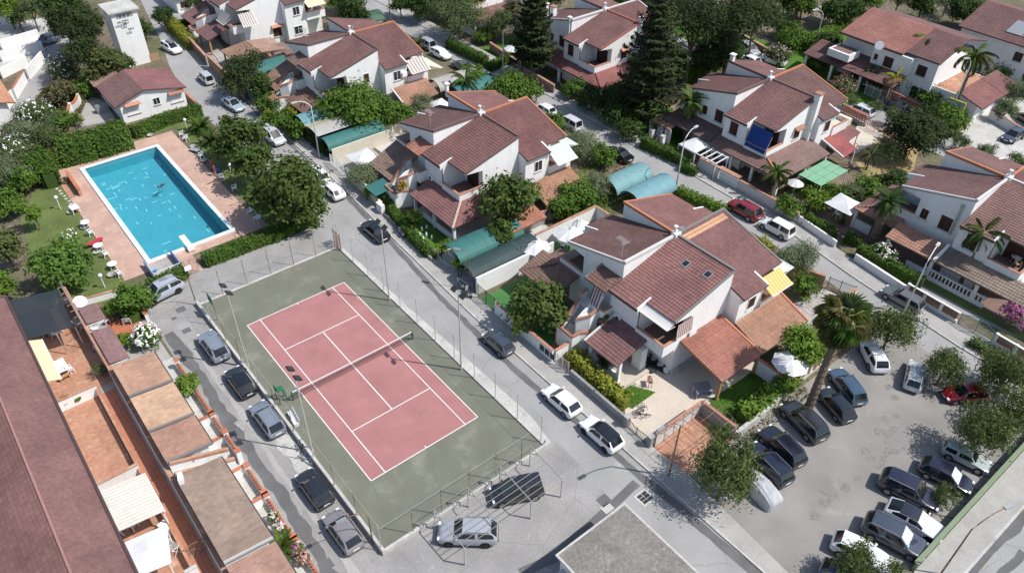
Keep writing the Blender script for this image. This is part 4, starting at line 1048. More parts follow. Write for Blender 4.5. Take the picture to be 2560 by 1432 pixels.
person((*(8.77,52.45), .02), 1.0, 'person in a red swimsuit standing behind the blue chair', {}, low=(.3, .04, .05), top=(.32, .05, .06))
sw = person((*(2.65,54.84), -.28), 2.2, 'swimmer floating face up in the middle of the pool', {'pelvis': (0, 0, .06), 'chest': (0, .36, .10), 'neck': (0, .53, .12), 'head': (0, .65, .16), 'top': (0, .77, .18), 'hipl': (-.09, -.04, .06), 'hipr': (.09, -.04, .06),
    'kneel': (-.14, -.42, .02), 'kneer': (.16, -.42, .04), 'anklel': (-.2, -.8, -.05), 'ankler': (.24, -.8, -.02), 'toel': (-.2, -.9, .05), 'toer': (.25, -.9, .06), 'shol': (-.18, .46, .1), 'shor': (.18, .46, .1), 'elbl': (-.42, .5, .06), 'elbr': (.44, .42, .06),
    'wril': (-.64, .6, .06), 'wrir': (.66, .36, .06), 'hanl': (-.72, .64, .06), 'hanr': (.74, .34, .06)}, low=(.02, .03, .06), top=(.05, .05, .08))

# ---- hedges are in the planting section; the changing house and the transformer tower
chg = thing('changing_house', 'low white house with a red gabled roof behind the pool hedge', 'house', (0, 0, 0))
x0, x1, xa, yf, yb = 4.25, 13.25, 7.9, 73.25, 81.2
zr_ = lambda x, y: 4.2 - (xa - x) * .33 if x < xa else 4.2 - (x - xa) * .22
mb = MB(); mb.prism([(x0, yf), (xa, yf), (x1, yf), (x1, yb), (xa, yb), (x0, yb)], 0, lambda x, y: zr_(x, y) - .08); mb.build('wall', 'wall_white', chg)
lean_roof(chg, 'roof', (x0 - .7, yf - .35), (x0 - .7, yb), 4.2 - (xa - x0 + .7) * .33, (xa - x0 + .7, 0), 4.2, (.19, .088, .08))
lean_roof(chg, 'roof', (x1 + .35, yf - .35), (x1 + .35, yb), 4.2 - (x1 + .35 - xa) * .22, (-(x1 + .35 - xa), 0), 4.2, (.24, .085, .085), butt=.02, roll=.015)
lean_roof(chg, 'roof', (x0 - .9, yb + .05), (x0 - .9, yb + 2.5), 2.7, (3.6, 0), 3.8, (.30, .16, .12))
mb = MB(); mb.box(x0, xa - .5, yb, yb + 2.4, 0, 2.7); mb.build('wall', 'wall_white', chg)
for x in (5.9, 12.0):
    w_ = window(chg, x, yf - .01, 1.1, 1.7, 1.2, 'S', hood=True); 
    for ch in w_.children:
        if ch.name.startswith('shutter'): ch.data = ch.data.copy(); ch.data.materials[0] = MATS['wall_white']
window(chg, 9.2, yf - .01, 1.5, .85, .95, 'S', closed=False)
twr = thing('transformer_tower', 'tall plain white tower with a flat slab roof and insulators under the eave', 'tower', (12.45, 93.5, 0))
mb = MB(); mb.box(-1.95, 1.95, -2.1, 2.1, 0, 8.6); mb.build('wall', 'wall_white', twr)
mb = MB(); mb.box(-2.3, 2.3, -2.5, 2.5, 8.6, 8.82); mb.build('roof_slab', 'concrete_light', twr)
mb = MB(); mb.box(-1.2, 1.2, -2.14, -2.08, 7.7, 8.35); pn = mb.build('bushing_panel', 'plain', twr, color=(.35, .34, .33))
for i in range(3):
    mb = MB(); mb.ball((-.6 + .6 * i, -2.2, 8.02), .12, 8); mb.build('bushing', 'metal_dark', pn)
for (x, z) in ((-1.0, 7.2), (-.2, 6.9), (-.1, 7.3), (.3, 5.9)):
    mb = MB(); mb.bar((x - .4, -2.5, z), (x + .4, -2.5, z), .035); mb.bar((x, -2.1, z), (x, -2.5, z), .03)
    for k in (-1, 0, 1): mb.cyl(x + .36 * k, -2.5, z, z + .2, .05, 6)
    mb.build('insulator_bracket', 'metal_dark', twr)
wl = thing('garden_wall', 'small tan masonry wall between the tower and the street', 'wall', (14.9, 91.5, 0))
mb = MB(); mb.box(-.6, .8, -.15, .15, 0, 1.2); mb.build('wall', 'brick', wl)
wl = thing('garden_wall', 'brick boundary wall from the changing house to the street corner', 'wall', (13.9, 76.0, 0))
mb = MB(); mb.box(-.12, .12, -4.6, 3.4, 0, 1.2); mb.build('wall', 'brick', wl); mb = MB(); mb.box(-.18, .18, -4.6, 3.4, 1.2, 1.27); mb.build('coping', 'terracotta_worn', wl)
wl = thing('scalloped_wall', 'pale scalloped garden wall with pink copings left of the changing house', 'wall', (0, 0, 0))
pts = [(-2.52,77.23), (-0.64,80.54), (1.13,82.91), (2.75,85.56), (3.36,86.09)]
for i in range(len(pts) - 1):
    a, b = pts[i], pts[i + 1]
    for k in range(5):
        f0, f1 = k / 5, (k + 1) / 5; z0 = 1.6 - .35 * math.sin(PI * f0); z1 = 1.6 - .35 * math.sin(PI * f1)
        p = (a[0] + (b[0] - a[0]) * f0, a[1] + (b[1] - a[1]) * f0); q = (a[0] + (b[0] - a[0]) * f1, a[1] + (b[1] - a[1]) * f1)
        mb = MB(); mb.bar((*p, z0), (*q, z1), .13); mb.build('coping', 'terracotta', wl)
        mb = MB(); mb.bar((*p, .0), (*q, .0), .1) if 0 else mb.add([(p[0] - .09, p[1], 0), (q[0] - .09, q[1], 0), (q[0] - .09, q[1], z1), (p[0] - .09, p[1], z0), (p[0] + .09, p[1], 0), (q[0] + .09, q[1], 0), (q[0] + .09, q[1], z1), (p[0] + .09, p[1], z0)], [(0, 1, 2, 3), (7, 6, 5, 4), (0, 4, 5, 1), (1, 5, 6, 2), (2, 6, 7, 3), (3, 7, 4, 0)]); mb.build('panel', 'wall_old', wl)
    mb = MB(); mb.box(a[0] - .18, a[0] + .18, a[1] - .18, a[1] + .18, 0, 1.75); mb.build('pillar', 'wall_white', wl)
slab('yard', [(-1.50,76.16), (2.85,85.15), (4.11,81.76), (3.61,75.18)], -.02, .01, 'concrete')
tag(obj('cabinet', MB().box(-.8, .8, -.4, .4, 0, 1.1).mesh('cabinet', 'metal_grey'), None, (*(2.95,78.72), 0)), 'grey metal cabinet in the yard left of the changing house', 'cabinet')
tag(obj('dark_screen', MB().box(-.9, .9, -.05, .05, 0, 1.6).mesh('dark_screen', 'metal_dark'), None, (*(1.65,69.53), 0)), 'dark screen panel set against the tall pool hedge', 'screen')
# ---- corner at the upper left: road, white walled yards, orange roof
sheet('far_lane', [(-10.00,81.24), (-6.55,82.95), (0.06,94.06), (5.49,103.07), (8.97,113.15), (5.09,118.31), (2.85,107.08), (-2.58,96.07), (-8.33,88.87)], .0, 'asphalt')
slab('sidewalk', [(-8.68,87.28), (-3.00,95.51), (2.10,104.64), (2.09,106.04), (-3.20,96.54), (-8.27,89.14)], -.03, .12, 'concrete')
oh = thing('house', 'house with an orange tiled roof cut by the left edge above the lane', 'house', (*(-6.89,85.68), 0))
mb = MB(); mb.box(-11, -.8, -2.5, 12, 0, 2.9); mb.build('wall', 'wall_white', oh)
lean_roof(oh, 'roof', (.2, -3.0), (.2, 12), 2.8, (-6, 0), 4.6, (.50, .20, .095)); lean_roof(oh, 'roof', (.6, 12.1), (.6, 20), 2.8, (-6, 0), 4.6, (.50, .20, .095), trim='0', trimcol=WHT)
def wall_thing(pts, h_, label, m='wall_white', t=.22, cop=None, cat='wall', name='garden_wall', z0=0.0):
    w_ = thing(name, label, cat, (0, 0, 0))
    for (a, b) in zip(pts[:-1], pts[1:]):
        A_ = Vector((*a, 0)); B_ = Vector((*b, 0)); d = (B_ - A_).normalized(); n = Vector((-d.y, d.x, 0)) * t / 2
        mb = MB(); mb.prism([(p.x, p.y) for p in (A_ + n, B_ + n, B_ - n, A_ - n)], z0, h_); mb.build('wall', m, w_)
        if cop:
            n2 = n * 1.4; mb = MB(); mb.prism([(p.x, p.y) for p in (A_ + n2, B_ + n2, B_ - n2, A_ - n2)], h_, h_ + .07); mb.build('coping', cop, w_)
    return w_
wall_thing([(-8.55,85.97), (-6.06,89.99)], 1.7, 'white wall along the lane at the left edge under the orange roof'); wall_thing([(-5.75,90.39), (-3.09,95.58)], 1.7, 'white lane wall between two dark gates at the upper left', cop='terracotta'); wall_thing([(-2.63,96.10), (0.96,101.62)], 1.8, 'white lane wall below the parked blue grey cars')
for i, (a, b, lab) in enumerate((((-5.76,98.95), (-1.42,101.52), 'white yard wall behind the nearest orange roof at the upper left'), ((-4.31,105.60), (2.08,106.30), 'white yard wall running to the parked cars at the upper left'), ((-3.21,110.68), (2.88,111.95), 'third white yard wall from the lane at the upper left'), ((-0.79,121.77), (3.50,123.70), 'grey topped yard wall highest at the upper left'))):
    wall_thing([a, b], 1.6, lab)
slab('yard', [(-5.84,100.31), (-1.33,102.40), (3.82,108.40), (6.12,121.02), (-0.93,122.82)], -.02, .015, 'concrete_light')
tag(obj('pool_cover', MB().lathe([(1.6, 0), (1.7, .5), (1.5, .5), (.01, .45)], 0, 0, 18).mesh('pool_cover', 'plain'), None, (*(6.91,125.97), .02), 0, (.12, .38, .62)), 'small round blue paddling pool in a white yard at the upper left', 'paddling pool')

# ================================================================ terrace house at the lower left
T = thing('terrace_house', 'long terraced house with a huge dull red tiled roof along the left edge', 'house', (0, 0, 0))
mb = MB(); mb.box(-24.5, -18.1, -30, 38.0, 0, 2.5); mb.build('wall', 'wall_white', T)
RA, RB = -21.05, -17.6
lean_roof(T, 'roof', (RB, -30), (RB, 38.5), 3.05, (RA - RB, 0), 4.35, (.205, .09, .08), pitch=.24, course=.20, roll=.02, butt=.014, trim='e', trimcol=(.08, .05, .05))
lean_roof(T, 'roof', (-28.2, -30), (-28.2, 38.5), 1.7, (RA + 28.2, 0), 4.35, (.21, .088, .075), pitch=.5, course=.34, roll=.02, butt=.03)
hip_ridge(T, (RA, -30, 4.4), (RA, 38.5, 4.4), (.36, .19, .17))
mb = MB(); mb.bar((RB, 38.55, 3.1), (RA, 38.55, 4.42), .12); mb.build('verge_trim', 'plain', T, color=(.13, .08, .08))
sheet('terrace_paving', rect(-18.1, -14.1, 23.4, 38.4), .012, 'terracotta_worn'); sheet('terrace_paving', rect(-18.1, -14.6, 12.4, 23.4), .012, 'terracotta_worn'); sheet('terrace_paving', rect(-18.1, -14.4, -12, 12.4), .012, 'terracotta_worn')
sheet('upper_terrace', rect(-14.1, -12.9, 24.2, 38.4), .010, 'terracotta_worn')
# tiled walk: real tiles
rp = thing('tiled_walk', 'long orange red tiled walk between the yards and the small garages', 'path', (0, 0, 0))
mb = MB(); n_ = 0
tm_ = MB(); tm_.box(-.145, .145, -.145, .145, 0, .012); tme = tm_.mesh('tile', 'terracotta')
y = 23.2; k = 0
mbst = MB()
while y > -12:
    for i in range(4):
        x = -14.15 + .32 * i
        if y < 23.5 and k < 292: obj('tile', tme, rp, (x, y, .012), rz=random.uniform(-.01, .01)); k += 1
        else: mbst.cbox(x, y, .018, .29, .29, .012)
    y -= .32
mbst.build('tile_field', 'terracotta', rp, kind='stuff')
mb = MB(); mb.box(-14.4, -12.85, -12, 24.2, -.02, .010); mb.build('bed', 'concrete', rp)
# walls between yards
wall_thing([(-17.6, 23.4), (-14.35, 23.4)], 1.25, 'white dividing wall with a pink coping across the worn terracotta yard', cop='terracotta_worn')
wall_thing([(-17.7, 12.35), (-14.4, 12.35)], 1.25, 'white dividing wall between the empty yard and the cream ribbed awning', cop='terracotta_worn')
wall_thing([(-14.42, 23.4), (-14.42, 1.0)], .85, 'low terracotta capped wall along the left side of the tiled walk', cop='terracotta_worn', t=.16)
wall_thing([(-12.75, 38.0), (-12.75, -12)], 2.15, 'long terracotta capped wall along the right side of the tiled walk', 'wall_white', .24, 'terracotta_worn')
wall_thing([(-14.2, 38.3), (-12.6, 38.3)], 1.0, 'short white wall at the top of the dark shade canopy', 'wall_white', .2, 'terracotta_worn')
wall_thing([(-15.0, .9), (-14.1, .9)], .9, 'short white planter wall below the white sail', cop='concrete_light')
# dark canopy on a steel frame
cn = thing('shade_canopy', 'dark grey net canopy on a steel frame against the big red roof', 'canopy', (0, 0, 0))
mb = MB(); n_ = 8
for i in range(n_):
    for j in range(6):
        def pt(i, j):
            a = Vector((-17.55 + 0 * i, 38.0 - 6.9 * i / n_, 3.0)); b = Vector((-13.4 - .35 * i / n_, 37.2 - 6.7 * i / n_, 2.75)); p = a + (b - a) * j / 6
            p.z -= .12 * math.sin(PI * j / 6) * math.sin(PI * i / n_); return tuple(p)
        mb.quad(pt(i, j), pt(i + 1, j), pt(i + 1, j + 1), pt(i, j + 1))
mb.build('net_cover', 'shade_net', cn, smooth=True)
for (x, y) in ((-13.3, 37.3), (-13.6, 30.4), (-12.9, 38.2), (-15.2, 30.6)):
    mb = MB(); mb.bar((x, y, 0), (x, y, 2.75), .035); mb.build('post', 'metal_grey', cn)
for i in range(7):
    mb = MB(); mb.bar((-13.35, 37.3 - 1.1 * i, 2.75), (-12.75, 37.6 - 1.1 * i, 2.6), .025); mb.build('strut', 'metal_grey', cn)
mb = MB(); mb.bar((-12.8, 38.2, 2.7), (-12.8, 30.6, 2.6), .03); mb.build('rail', 'metal_grey', cn)
aw = thing('awning', 'cream ribbed awning fixed under the eave of the big red roof', 'awning', (0, 0, 0))
mb = MB()
for i in range(32):
    y = 30.8 - 6.4 * i / 32; mb.quad((-17.5, y, 3.0), (-17.5, y - .17, 3.0), (-16.5, y - .17, 2.6), (-16.5, y, 2.6)); mb.quad((-17.5, y - .17, 3.0), (-17.5, y - .2, 2.98), (-16.5, y - .2, 2.58), (-16.5, y - .17, 2.6))
mb.build('cover', 'cloth', aw, color=(.78, .68, .45)); mb = MB(); mb.bar((-16.48, 30.8, 2.57), (-16.48, 24.4, 2.57), .04); mb.build('front_bar', 'metal_white', aw)
aw = thing('awning', 'broad cream white ribbed awning over the lower yard', 'awning', (0, 0, 0))
for i in range(14):
    y0 = 9.9 - 4.4 * i / 14; y1 = y0 - 4.4 / 14 + .03
    mb = MB(); mb.add([(-17.6, y0, 3.02), (-17.6, y1, 3.02), (-14.3, y1, 2.6), (-14.3, y0, 2.6), (-17.6, y0, 2.97), (-17.6, y1, 2.97), (-14.3, y1, 2.55), (-14.3, y0, 2.55)], [(0, 1, 2, 3), (7, 6, 5, 4), (0, 4, 5, 1), (1, 5, 6, 2), (2, 6, 7, 3), (3, 7, 4, 0)]); mb.build('slat', 'plain', aw, color=(.60, .57, .49))
mb = MB(); mb.box(-17.6, -14.3, 5.5, 9.9, 2.50, 2.53) if 0 else mb.bar((-14.3, 9.9, 2.5), (-14.3, 5.5, 2.5), .06); mb.build('front_bar', 'metal_white', aw)
for y in (9.6, 5.7):
    mb = MB(); mb.bar((-14.4, y, 0), (-14.4, y, 2.5), .05); mb.build('post', 'wall_white', aw)
sa = thing('shade_sail', 'bright white fabric sail over the lowest yard', 'shade sail', (0, 0, 0))
mb = MB()
for i in range(6):
    for j in range(6):
        def pt(i, j):
            u, v = i / 6, j / 6; x = -17.6 + (3.0 - .6 * v) * u - .25 * v; y = 4.5 - 3.3 * v - .1 * u; z = 2.85 - .4 * u + .28 * max(0, 1 - 2.2 * math.hypot(u - .5, v - .5)); return (x, y, z)
        mb.quad(pt(i, j), pt(i + 1, j), pt(i + 1, j + 1), pt(i, j + 1))
mb.build('fabric', 'cloth', sa, color=(.74, .75, .76))
for (x, y) in ((-14.75, 4.3), (-15.6, 1.2)):
    mb = MB(); mb.bar((x, y, 0), (x, y, 2.42), .04); mb.build('post', 'metal_white', sa)
# small garages with lean roofs
GA = [('flat tan roofed garage beside the white flowering shrub', 22.85, 18.3, (.44, .22, .135)), ('pale orange roofed garage in the middle of the row', 18.05, 13.45, (.52, .29, .17)), ('brick red roofed garage above the white stair', 13.2, 9.5, (.37, .175, .115)),
      ('large brown roofed garage below the white stair', 7.75, -1.55, (.30, .19, .14)), ('rose red roofed garage at the lower edge of the row', -1.95, -13.0, (.385, .19, .135))]
for lab, ya, yb_, col in GA:
    t = thing('garage', lab, 'garage', (0, 0, 0))
    mb = MB(); mb.box(-12.55, -9.3, yb_ + .1, ya - .1, 0, 2.45); mb.build('wall', 'wall_white', t)
    lean_roof(t, 'roof', (-8.95, yb_), (-8.95, ya), 2.55, (-3.65, 0), 2.95, col, pitch=.24, course=.36, roll=.02, butt=.025 )
    mb = MB(); mb.bar((-8.9, yb_, 2.5), (-8.9, ya, 2.5), .05); mb.build('gutter', 'metal_dark', t)
    mb = MB(); mb.bar((-8.95, yb_ - .06, 2.6), (-12.6, yb_ - .06, 3.0), .10); mb.build('ridge_trim', 'plain', t, color=(.20, .18, .175) if col[0] > .32 else (.42, .40, .38))
for lab, ya, yb_ in (('upper of two small dull red tiled canopies on the terrace wall', 33.4, 30.6), ('lower of two small dull red tiled canopies on the terrace wall', 29.2, 23.9)):
    t = thing('wall_canopy', lab, 'canopy', (0, 0, 0))
    lean_roof(t, 'roof', (-10.9, yb_), (-10.9, ya), 2.2, (-1.7, 0), 2.45, (.25, .12, .115), pitch=.24, course=.2, roll=.02, butt=.014)
    for k in range(3):
        mb = MB(); mb.bar((-12.6, yb_ - .05, 2.2 - .4 * k), (-11.0, yb_ - .05, 2.15), .03); mb.build('bracket', 'metal_white', t)
# stair passage between garages
stp = thing('entrance_stair', 'white entrance stair with terracotta treads between two garages', 'staircase', (0, 0, 0))
for i in range(8):
    mb = MB(); mb.box(-12.4 + .42 * i, -12.0 + .42 * i, 8.15, 9.1, 0, 1.9 - .2 * i); mb.build('step', 'terracotta' if i > 5 else 'concrete_light', stp)
for y in (8.0, 9.25):
    mb = MB(); mb.add([(-12.5, y - .1, 0), (-8.0, y - .1, 0), (-8.0, y - .1, 1.2), (-12.5, y - .1, 2.9), (-12.5, y + .1, 0), (-8.0, y + .1, 0), (-8.0, y + .1, 1.2), (-12.5, y + .1, 2.9)], [(0, 1, 2, 3), (7, 6, 5, 4), (0, 4, 5, 1), (1, 5, 6, 2), (2, 6, 7, 3), (3, 7, 4, 0)]); mb.build('parapet', 'wall_white', stp)
    mb = MB(); mb.bar((-12.5, y, 2.94), (-8.0, y, 1.24), .13); mb.build('coping', 'terracotta_worn', stp)
tag(obj('air_conditioner', MB().box(-.42, .42, -.18, .18, 0, .6).mesh('air_conditioner', 'plastic_white'), None, (-12.3, 7.1, 2.9), 1.3), 'white air conditioner unit on the edge of the large brown garage roof', 'air conditioner')
tag(obj('flower_trough', MB().box(-.5, .5, -.17, .17, 0, .3).mesh('flower_trough', 'concrete'), None, (-10.4, 9.35, 1.9), .1), 'stone flower trough on the wall of the entrance stair', 'planter')
# small front yards and the street wall
sheet('front_yards', rect(-9.3, -7.45, -14, 24), .016, 'concrete_light')
sw_ = thing('street_wall', 'white street wall with terracotta copings and little red fence bays in front of the garages', 'wall', (0, 0, 0))
for (ya, yb_, h_) in ((22.2, 19.4, 1.0), (18.2, 14.2, 1.0), (13.9, 11.2, 1.0), (11.0, 8.4, 1.4), (6.9, 3.6, 1.0), (3.3, -1.4, 1.0), (-1.7, -6.2, 1.0), (-6.5, -13, 1.0)):
    mb = MB(); mb.box(-7.6, -7.4, yb_, ya, 0, h_ - .35); mb.build('wall', 'wall_white', sw_)
    mb = MB(); mb.box(-7.66, -7.34, yb_, ya, h_ - .35, h_ - .29); mb.build('coping', 'terracotta', sw_)
    for yy in (ya, yb_):
        mb = MB(); mb.box(-7.7, -7.3, yy - .2, yy + .2, 0, h_ + .1); mb.build('pillar', 'wall_white', sw_)
        mb = MB(); mb.box(-7.75, -7.25, yy - .24, yy + .24, h_ + .1, h_ + .17); mb.build('pillar_cap', 'terracotta', sw_)
    n_ = int((ya - yb_ - .5) / .28)
    for k in range(n_):
        mb = MB(); y = yb_ + .35 + k * (ya - yb_ - .7) / max(1, n_ - 1); mb.box(-7.54, -7.46, y - .05, y + .05, h_ - .29, h_ + .05); mb.build('baluster', 'brick_red', sw_)
for y, lab in ((19.0, 'white cross wall of the yard below the tan garage'), (13.95, 'white cross wall of the yard with the shrub'), (11.1, 'white cross wall above the entrance stair'), (7.1, 'white cross wall below the entrance stair'), (3.4, 'white cross wall with a red balustrade beside the brown garage')):
    wall_thing([(-9.3, y), (-7.65, y)], .95, lab, cop='terracotta')
# patio at the top of the row
sheet('patio', [(-12.6, 36.6), (-7.6, 33.6), (-7.6, 24.0), (-12.6, 24.0)], .009, 'concrete')
sheet('red_patio', [(-11.05,34.22), (-9.07,34.23), (-7.73,31.63), (-7.93,28.79), (-9.70,28.73), (-10.92,29.69)], .02, 'terracotta')
wall_thing([(-12.4, 37.0), (-8.2, 36.2)], .8, 'low white wall with a pink coping between the pool lawn and the red patio', cop='terracotta_worn', t=.18)
wall_thing([(-7.13,33.74), (-7.51,30.32)], 1.0, 'low tan stone wall by the grey car at the corner of the red patio', 'wall_white', .3, 'terracotta')
# patio furniture
def armchair(xy, rz, lab, w_=.75):
    t = thing('garden_armchair', lab, 'sofa' if w_ > 1 else 'armchair', (*xy, .03), rz)
    mb = MB(); mb.box(-w_ / 2, w_ / 2, -.35, .35, .34, .40); mb.build('seat_frame', 'plastic_white', t)
    mb = MB(); mb.box(-w_ / 2 + .05, w_ / 2 - .05, -.3, .33, .40, .5); mb.build('cushion', 'plain', t, color=(.09, .12, .17) if w_ > 1 else (.6, .6, .6))
    k = int(w_ / .12)
    for i in range(k + 1):
        mb = MB(); x = -w_ / 2 + w_ * i / k; mb.bar((x, -.36, .36), (x, -.44, .85), .02); mb.build('back_slat', 'plastic_white', t)
    mb = MB(); mb.bar((-w_ / 2, -.44, .86), (w_ / 2, -.44, .86), .03); mb.build('back_rail', 'plastic_white', t)
    for s in (-1, 1):
        mb = MB(); mb.bar((s * w_ / 2, -.38, .6), (s * w_ / 2, .36, .6), .03); mb.build('armrest', 'plastic_white', t)
        for y in (-.36, .34):
            mb = MB(); mb.bar((s * w_ / 2, y, .6), (s * w_ / 2, y, 0), .03); mb.build('leg', 'plastic_white', t)
armchair((-8.93,33.18), 2.5, 'white slatted garden sofa with dark cushions on the red patio', 1.9); armchair((-9.10,31.48), -.5, 'white slatted armchair on the red patio, below the sofa')
table((-9.73,32.66), .5, 'low dark topped table with a white dish on the red patio', .8, .7, .42, 'plain', .03, (.14, .14, .15)); table((-10.90,32.67), .6, 'small white side table on the red patio by the tiled canopy', .6, .6, .5, z=.03)
for q, z_, lab, r_ in (((-12.14,34.97), 1.9, 'large white dish aerial at the top of the terrace wall', .62), ((-12.14,30.80), 1.6, 'small white dish between the two tiled canopies', .36), ((-9.36,26.46), 1.2, 'white dish aerial on a post beside the white flowering shrub', .42)):
    t = thing('dish_aerial', lab, 'dish aerial', (*q, 0))
    mb = MB(); mb.lathe([(.05, 0), (r_ * .6, .06), (r_, .2), (r_ + .03, .22)], 0, 0, 16); o = mb.build('dish', 'plastic_white', t, loc=(0, 0, z_)); o.rotation_euler = (R_(28), R_(10), 0)
    mb = MB(); mb.cyl(0, 0, 0, z_, .04, 6); mb.build('post', 'metal_grey', t); mb = MB(); mb.bar((0, -.1, z_ + .05), (.05, -.35, z_ + .45), .02); mb.build('feed_arm', 'metal_grey', t)
table((-16.16,28.46), .05, 'large white table on the terracotta yard beside the cream awning', 1.1, 1.9, .74, z=.02)
chair((-15.58,27.88), -1.4, 'white plastic chair at the right of the large white table in the terracotta yard', z=.02)
tag(obj('wooden_bench', MB().box(-.5, .5, -.18, .18, .38, .44).box(-.45, -.38, -.15, .15, 0, .38).box(.38, .45, -.15, .15, 0, .38).mesh('wooden_bench', 'wood_post'), None, (*(-16.27,27.26), .02), .2), 'small wooden bench at the near end of the large white table', 'bench')
round_table((-15.49,34.35), 'white table in the shade under the edge of the dark canopy', .6)
chair((-15.96,34.51), 1.2, 'white chair left of the table under the dark canopy'); chair((-15.29,33.69), -2.2, 'white chair in front of the table under the dark canopy'); chair((-14.87,34.16), -1.4, 'white chair right of the table under the dark canopy')
round_table((-16.82,8.18), 'white table under the broad cream awning', .6); chair((-16.62,7.58), -2.5, 'white chair in the gap between the broad awning and the white sail'); chair((-17.64,7.72), 1.3, 'white chair at the left edge of the gap between awning and sail')
def rack(xy, rz, lab):
    t = thing('drying_rack', lab, 'drying rack', (*xy, .02), rz)
    for k in range(8):
        mb = MB(); mb.bar((-.3 + .6 * k / 7, -.55, .9), (-.3 + .6 * k / 7, .55, .9), .012); mb.build('wire', 'metal_white', t)
    for s in (-1, 1):
        mb = MB(); mb.bar((-.3, s * .55, .9), (.3, s * .55, .9), .02); mb.bar((-.3, s * .5, .9), (.3, s * .5, 0), .02); mb.bar((.3, s * .5, .9), (-.3, s * .5, 0), .02); mb.build('frame', 'metal_white', t)
rack((-13.21,33.52), .3, 'white folding drying rack against the terrace wall by the dark canopy'); rack((-14.95,3.71), .3, 'white folding drying rack beside the white sail')
tag(obj('storage_box', MB().box(-.3, .3, -.5, .5, 0, .9).mesh('storage_box', 'plastic_white'), None, (*(-14.75,5.65), .02), .3), 'white storage box at the right edge of the gap beside the white sail', 'box')
gt = thing('iron_gate', 'brown wrought iron gate across the lower end of the tiled walk', 'gate', (-13.45, 2.4, 0))
for k in range(10):
    mb = MB(); mb.bar((-.75 + .165 * k, 0, .05), (-.75 + .165 * k, 0, 1.5), .018); mb.build('bar', 'metal_rust', gt)
for z in (.15, .8, 1.45):
    mb = MB(); mb.bar((-.8, 0, z), (.8, 0, z), .025); mb.build('rail', 'metal_rust', gt)


# ================================================================ plots: garden floors
sheet('garden_floor', rect(20.6, 53.2, -15.9, 110), -.012, 'soil')
sheet('garden_floor', rect(59.4, 90, -24, 130), -.012, 'soil')
sheet('lawn', [(23.71,-1.33), (24.29,-3.47), (24.49,-5.91), (25.70,-7.81), (22.48,-7.87), (21.45,-4.78), (21.48,-0.93)], .014, 'lawn_fresh')
sheet('patio', [(20.8, -11.9), (20.8, -8.8), (22.2, -7.2), (24.6, -3.2), (26.9, -1.0), (28, -6.8), (36, -6.8), (36, -11.6), (26.8, -11.9)], .010, 'patio_tile')
sheet('lawn', [(28.65,-11.51), (34.79,-11.73), (35.34,-14.45), (28.58,-15.04)], .015, 'lawn_fresh')
sheet('turf_mat', rect(20.8, 27.6, 3.0, 12.6), .012, 'turf_mat'); sheet('turf_mat', rect(29.0, 38.5, 12.0, 15.3), .012, 'turf_mat')
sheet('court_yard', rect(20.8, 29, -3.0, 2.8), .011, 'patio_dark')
sheet('parking_bay', rect(20.6, 27.0, -15.9, -12.1), .012, 'terracotta_worn')
sheet('drive', rect(20.8, 35, 13.4, 21.4), .010, 'concrete_light')
sheet('stone_drive', [(44.94,-8.03), (51.15,-8.94), (51.16,-12.09), (45.99,-11.20), (42.48,-12.20), (42.05,-9.64)], .014, 'patio_grey')
mb = MB()                                                    # crazy paving of the drive: separate flags
fl = thing('flagstones', 'irregular pale flagstones paving the drive behind the black gate', 'paving')
for i in range(9):
    for j in range(5):
        x = 46.4 + .55 * i + .12 * (j % 2); y = -11.2 + .56 * j
        if (i + j) % 7 == 0: continue
        mb = MB(); mb.cbox(0, 0, 0, .48, .48, .03, random.uniform(-.15, .15)); mb.build('flag', 'patio_grey', fl, loc=(x + random.uniform(-.03, .03), y + random.uniform(-.03, .03), .03))
sheet('lawn', rect(20.9, 24.2, 21.4, 30.5), .012, 'lawn_fresh'); sheet('drive', [(20.9, 20.0), (34, 20.0), (34, 23), (24.4, 22.6), (20.9, 21.4)], .013, 'concrete_light')
sheet('yard', rect(28.5, 34, 42, 48), .010, 'concrete_light'); sheet('yard', rect(21.5, 28, 40.5, 46.4), .009, 'concrete')
sheet('lawn', rect(37, 52, 16, 25), .010, 'lawn'); sheet('bed', [(46.06,23.71), (53.79,24.11), (52.54,19.95), (45.72,20.38)], .014, 'soil')
sheet('patio', [(23.92,77.76), (31.41,83.53), (33.10,78.30), (27.72,73.09)], .012, 'terracotta_worn')
sheet('lawn', rect(33.5, 38.5, 78.5, 82.5), .014, 'turf_mat')
sheet('lawn', [(58.84,63.88), (69.66,65.41), (70.68,55.99), (57.84,52.05)], .012, 'lawn_fresh')
sheet('lawn', rect(60, 69, 21, 38), .012, 'lawn_fresh'); sheet('lawn', rect(60, 70, -3.2, 5), .012, 'lawn_fresh')
sheet('lawn', [(104.30,34.97), (116.99,34.56), (115.56,28.72), (99.40,28.23)], .012, 'lawn_fresh'); sheet('lawn', rect(90.5, 101, 12, 60), .011, 'lawn_fresh')
sheet('dry_lawn', [(78.41,5.18), (86.68,7.21), (88.94,1.19), (80.14,-2.56), (75.10,1.32)], .012, 'lawn_dry')
sheet('drive', [(78.49,6.46), (88.54,10.28), (87.21,5.35), (79.33,5.15)], .014, 'patio_tile')
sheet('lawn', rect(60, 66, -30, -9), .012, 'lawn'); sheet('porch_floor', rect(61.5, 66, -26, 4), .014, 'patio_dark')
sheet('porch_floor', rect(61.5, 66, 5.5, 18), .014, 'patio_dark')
sheet('side_lane', [(96.80,-0.54), (125.00,3.05), (111.88,-2.80), (97.50,-2.53)], .002, 'concrete_light'); sheet('far_lot', [(95.66,-1.12), (116.02,-0.95), (95.76,-12.08), (91.37,-6.10)], .006, 'concrete_light')
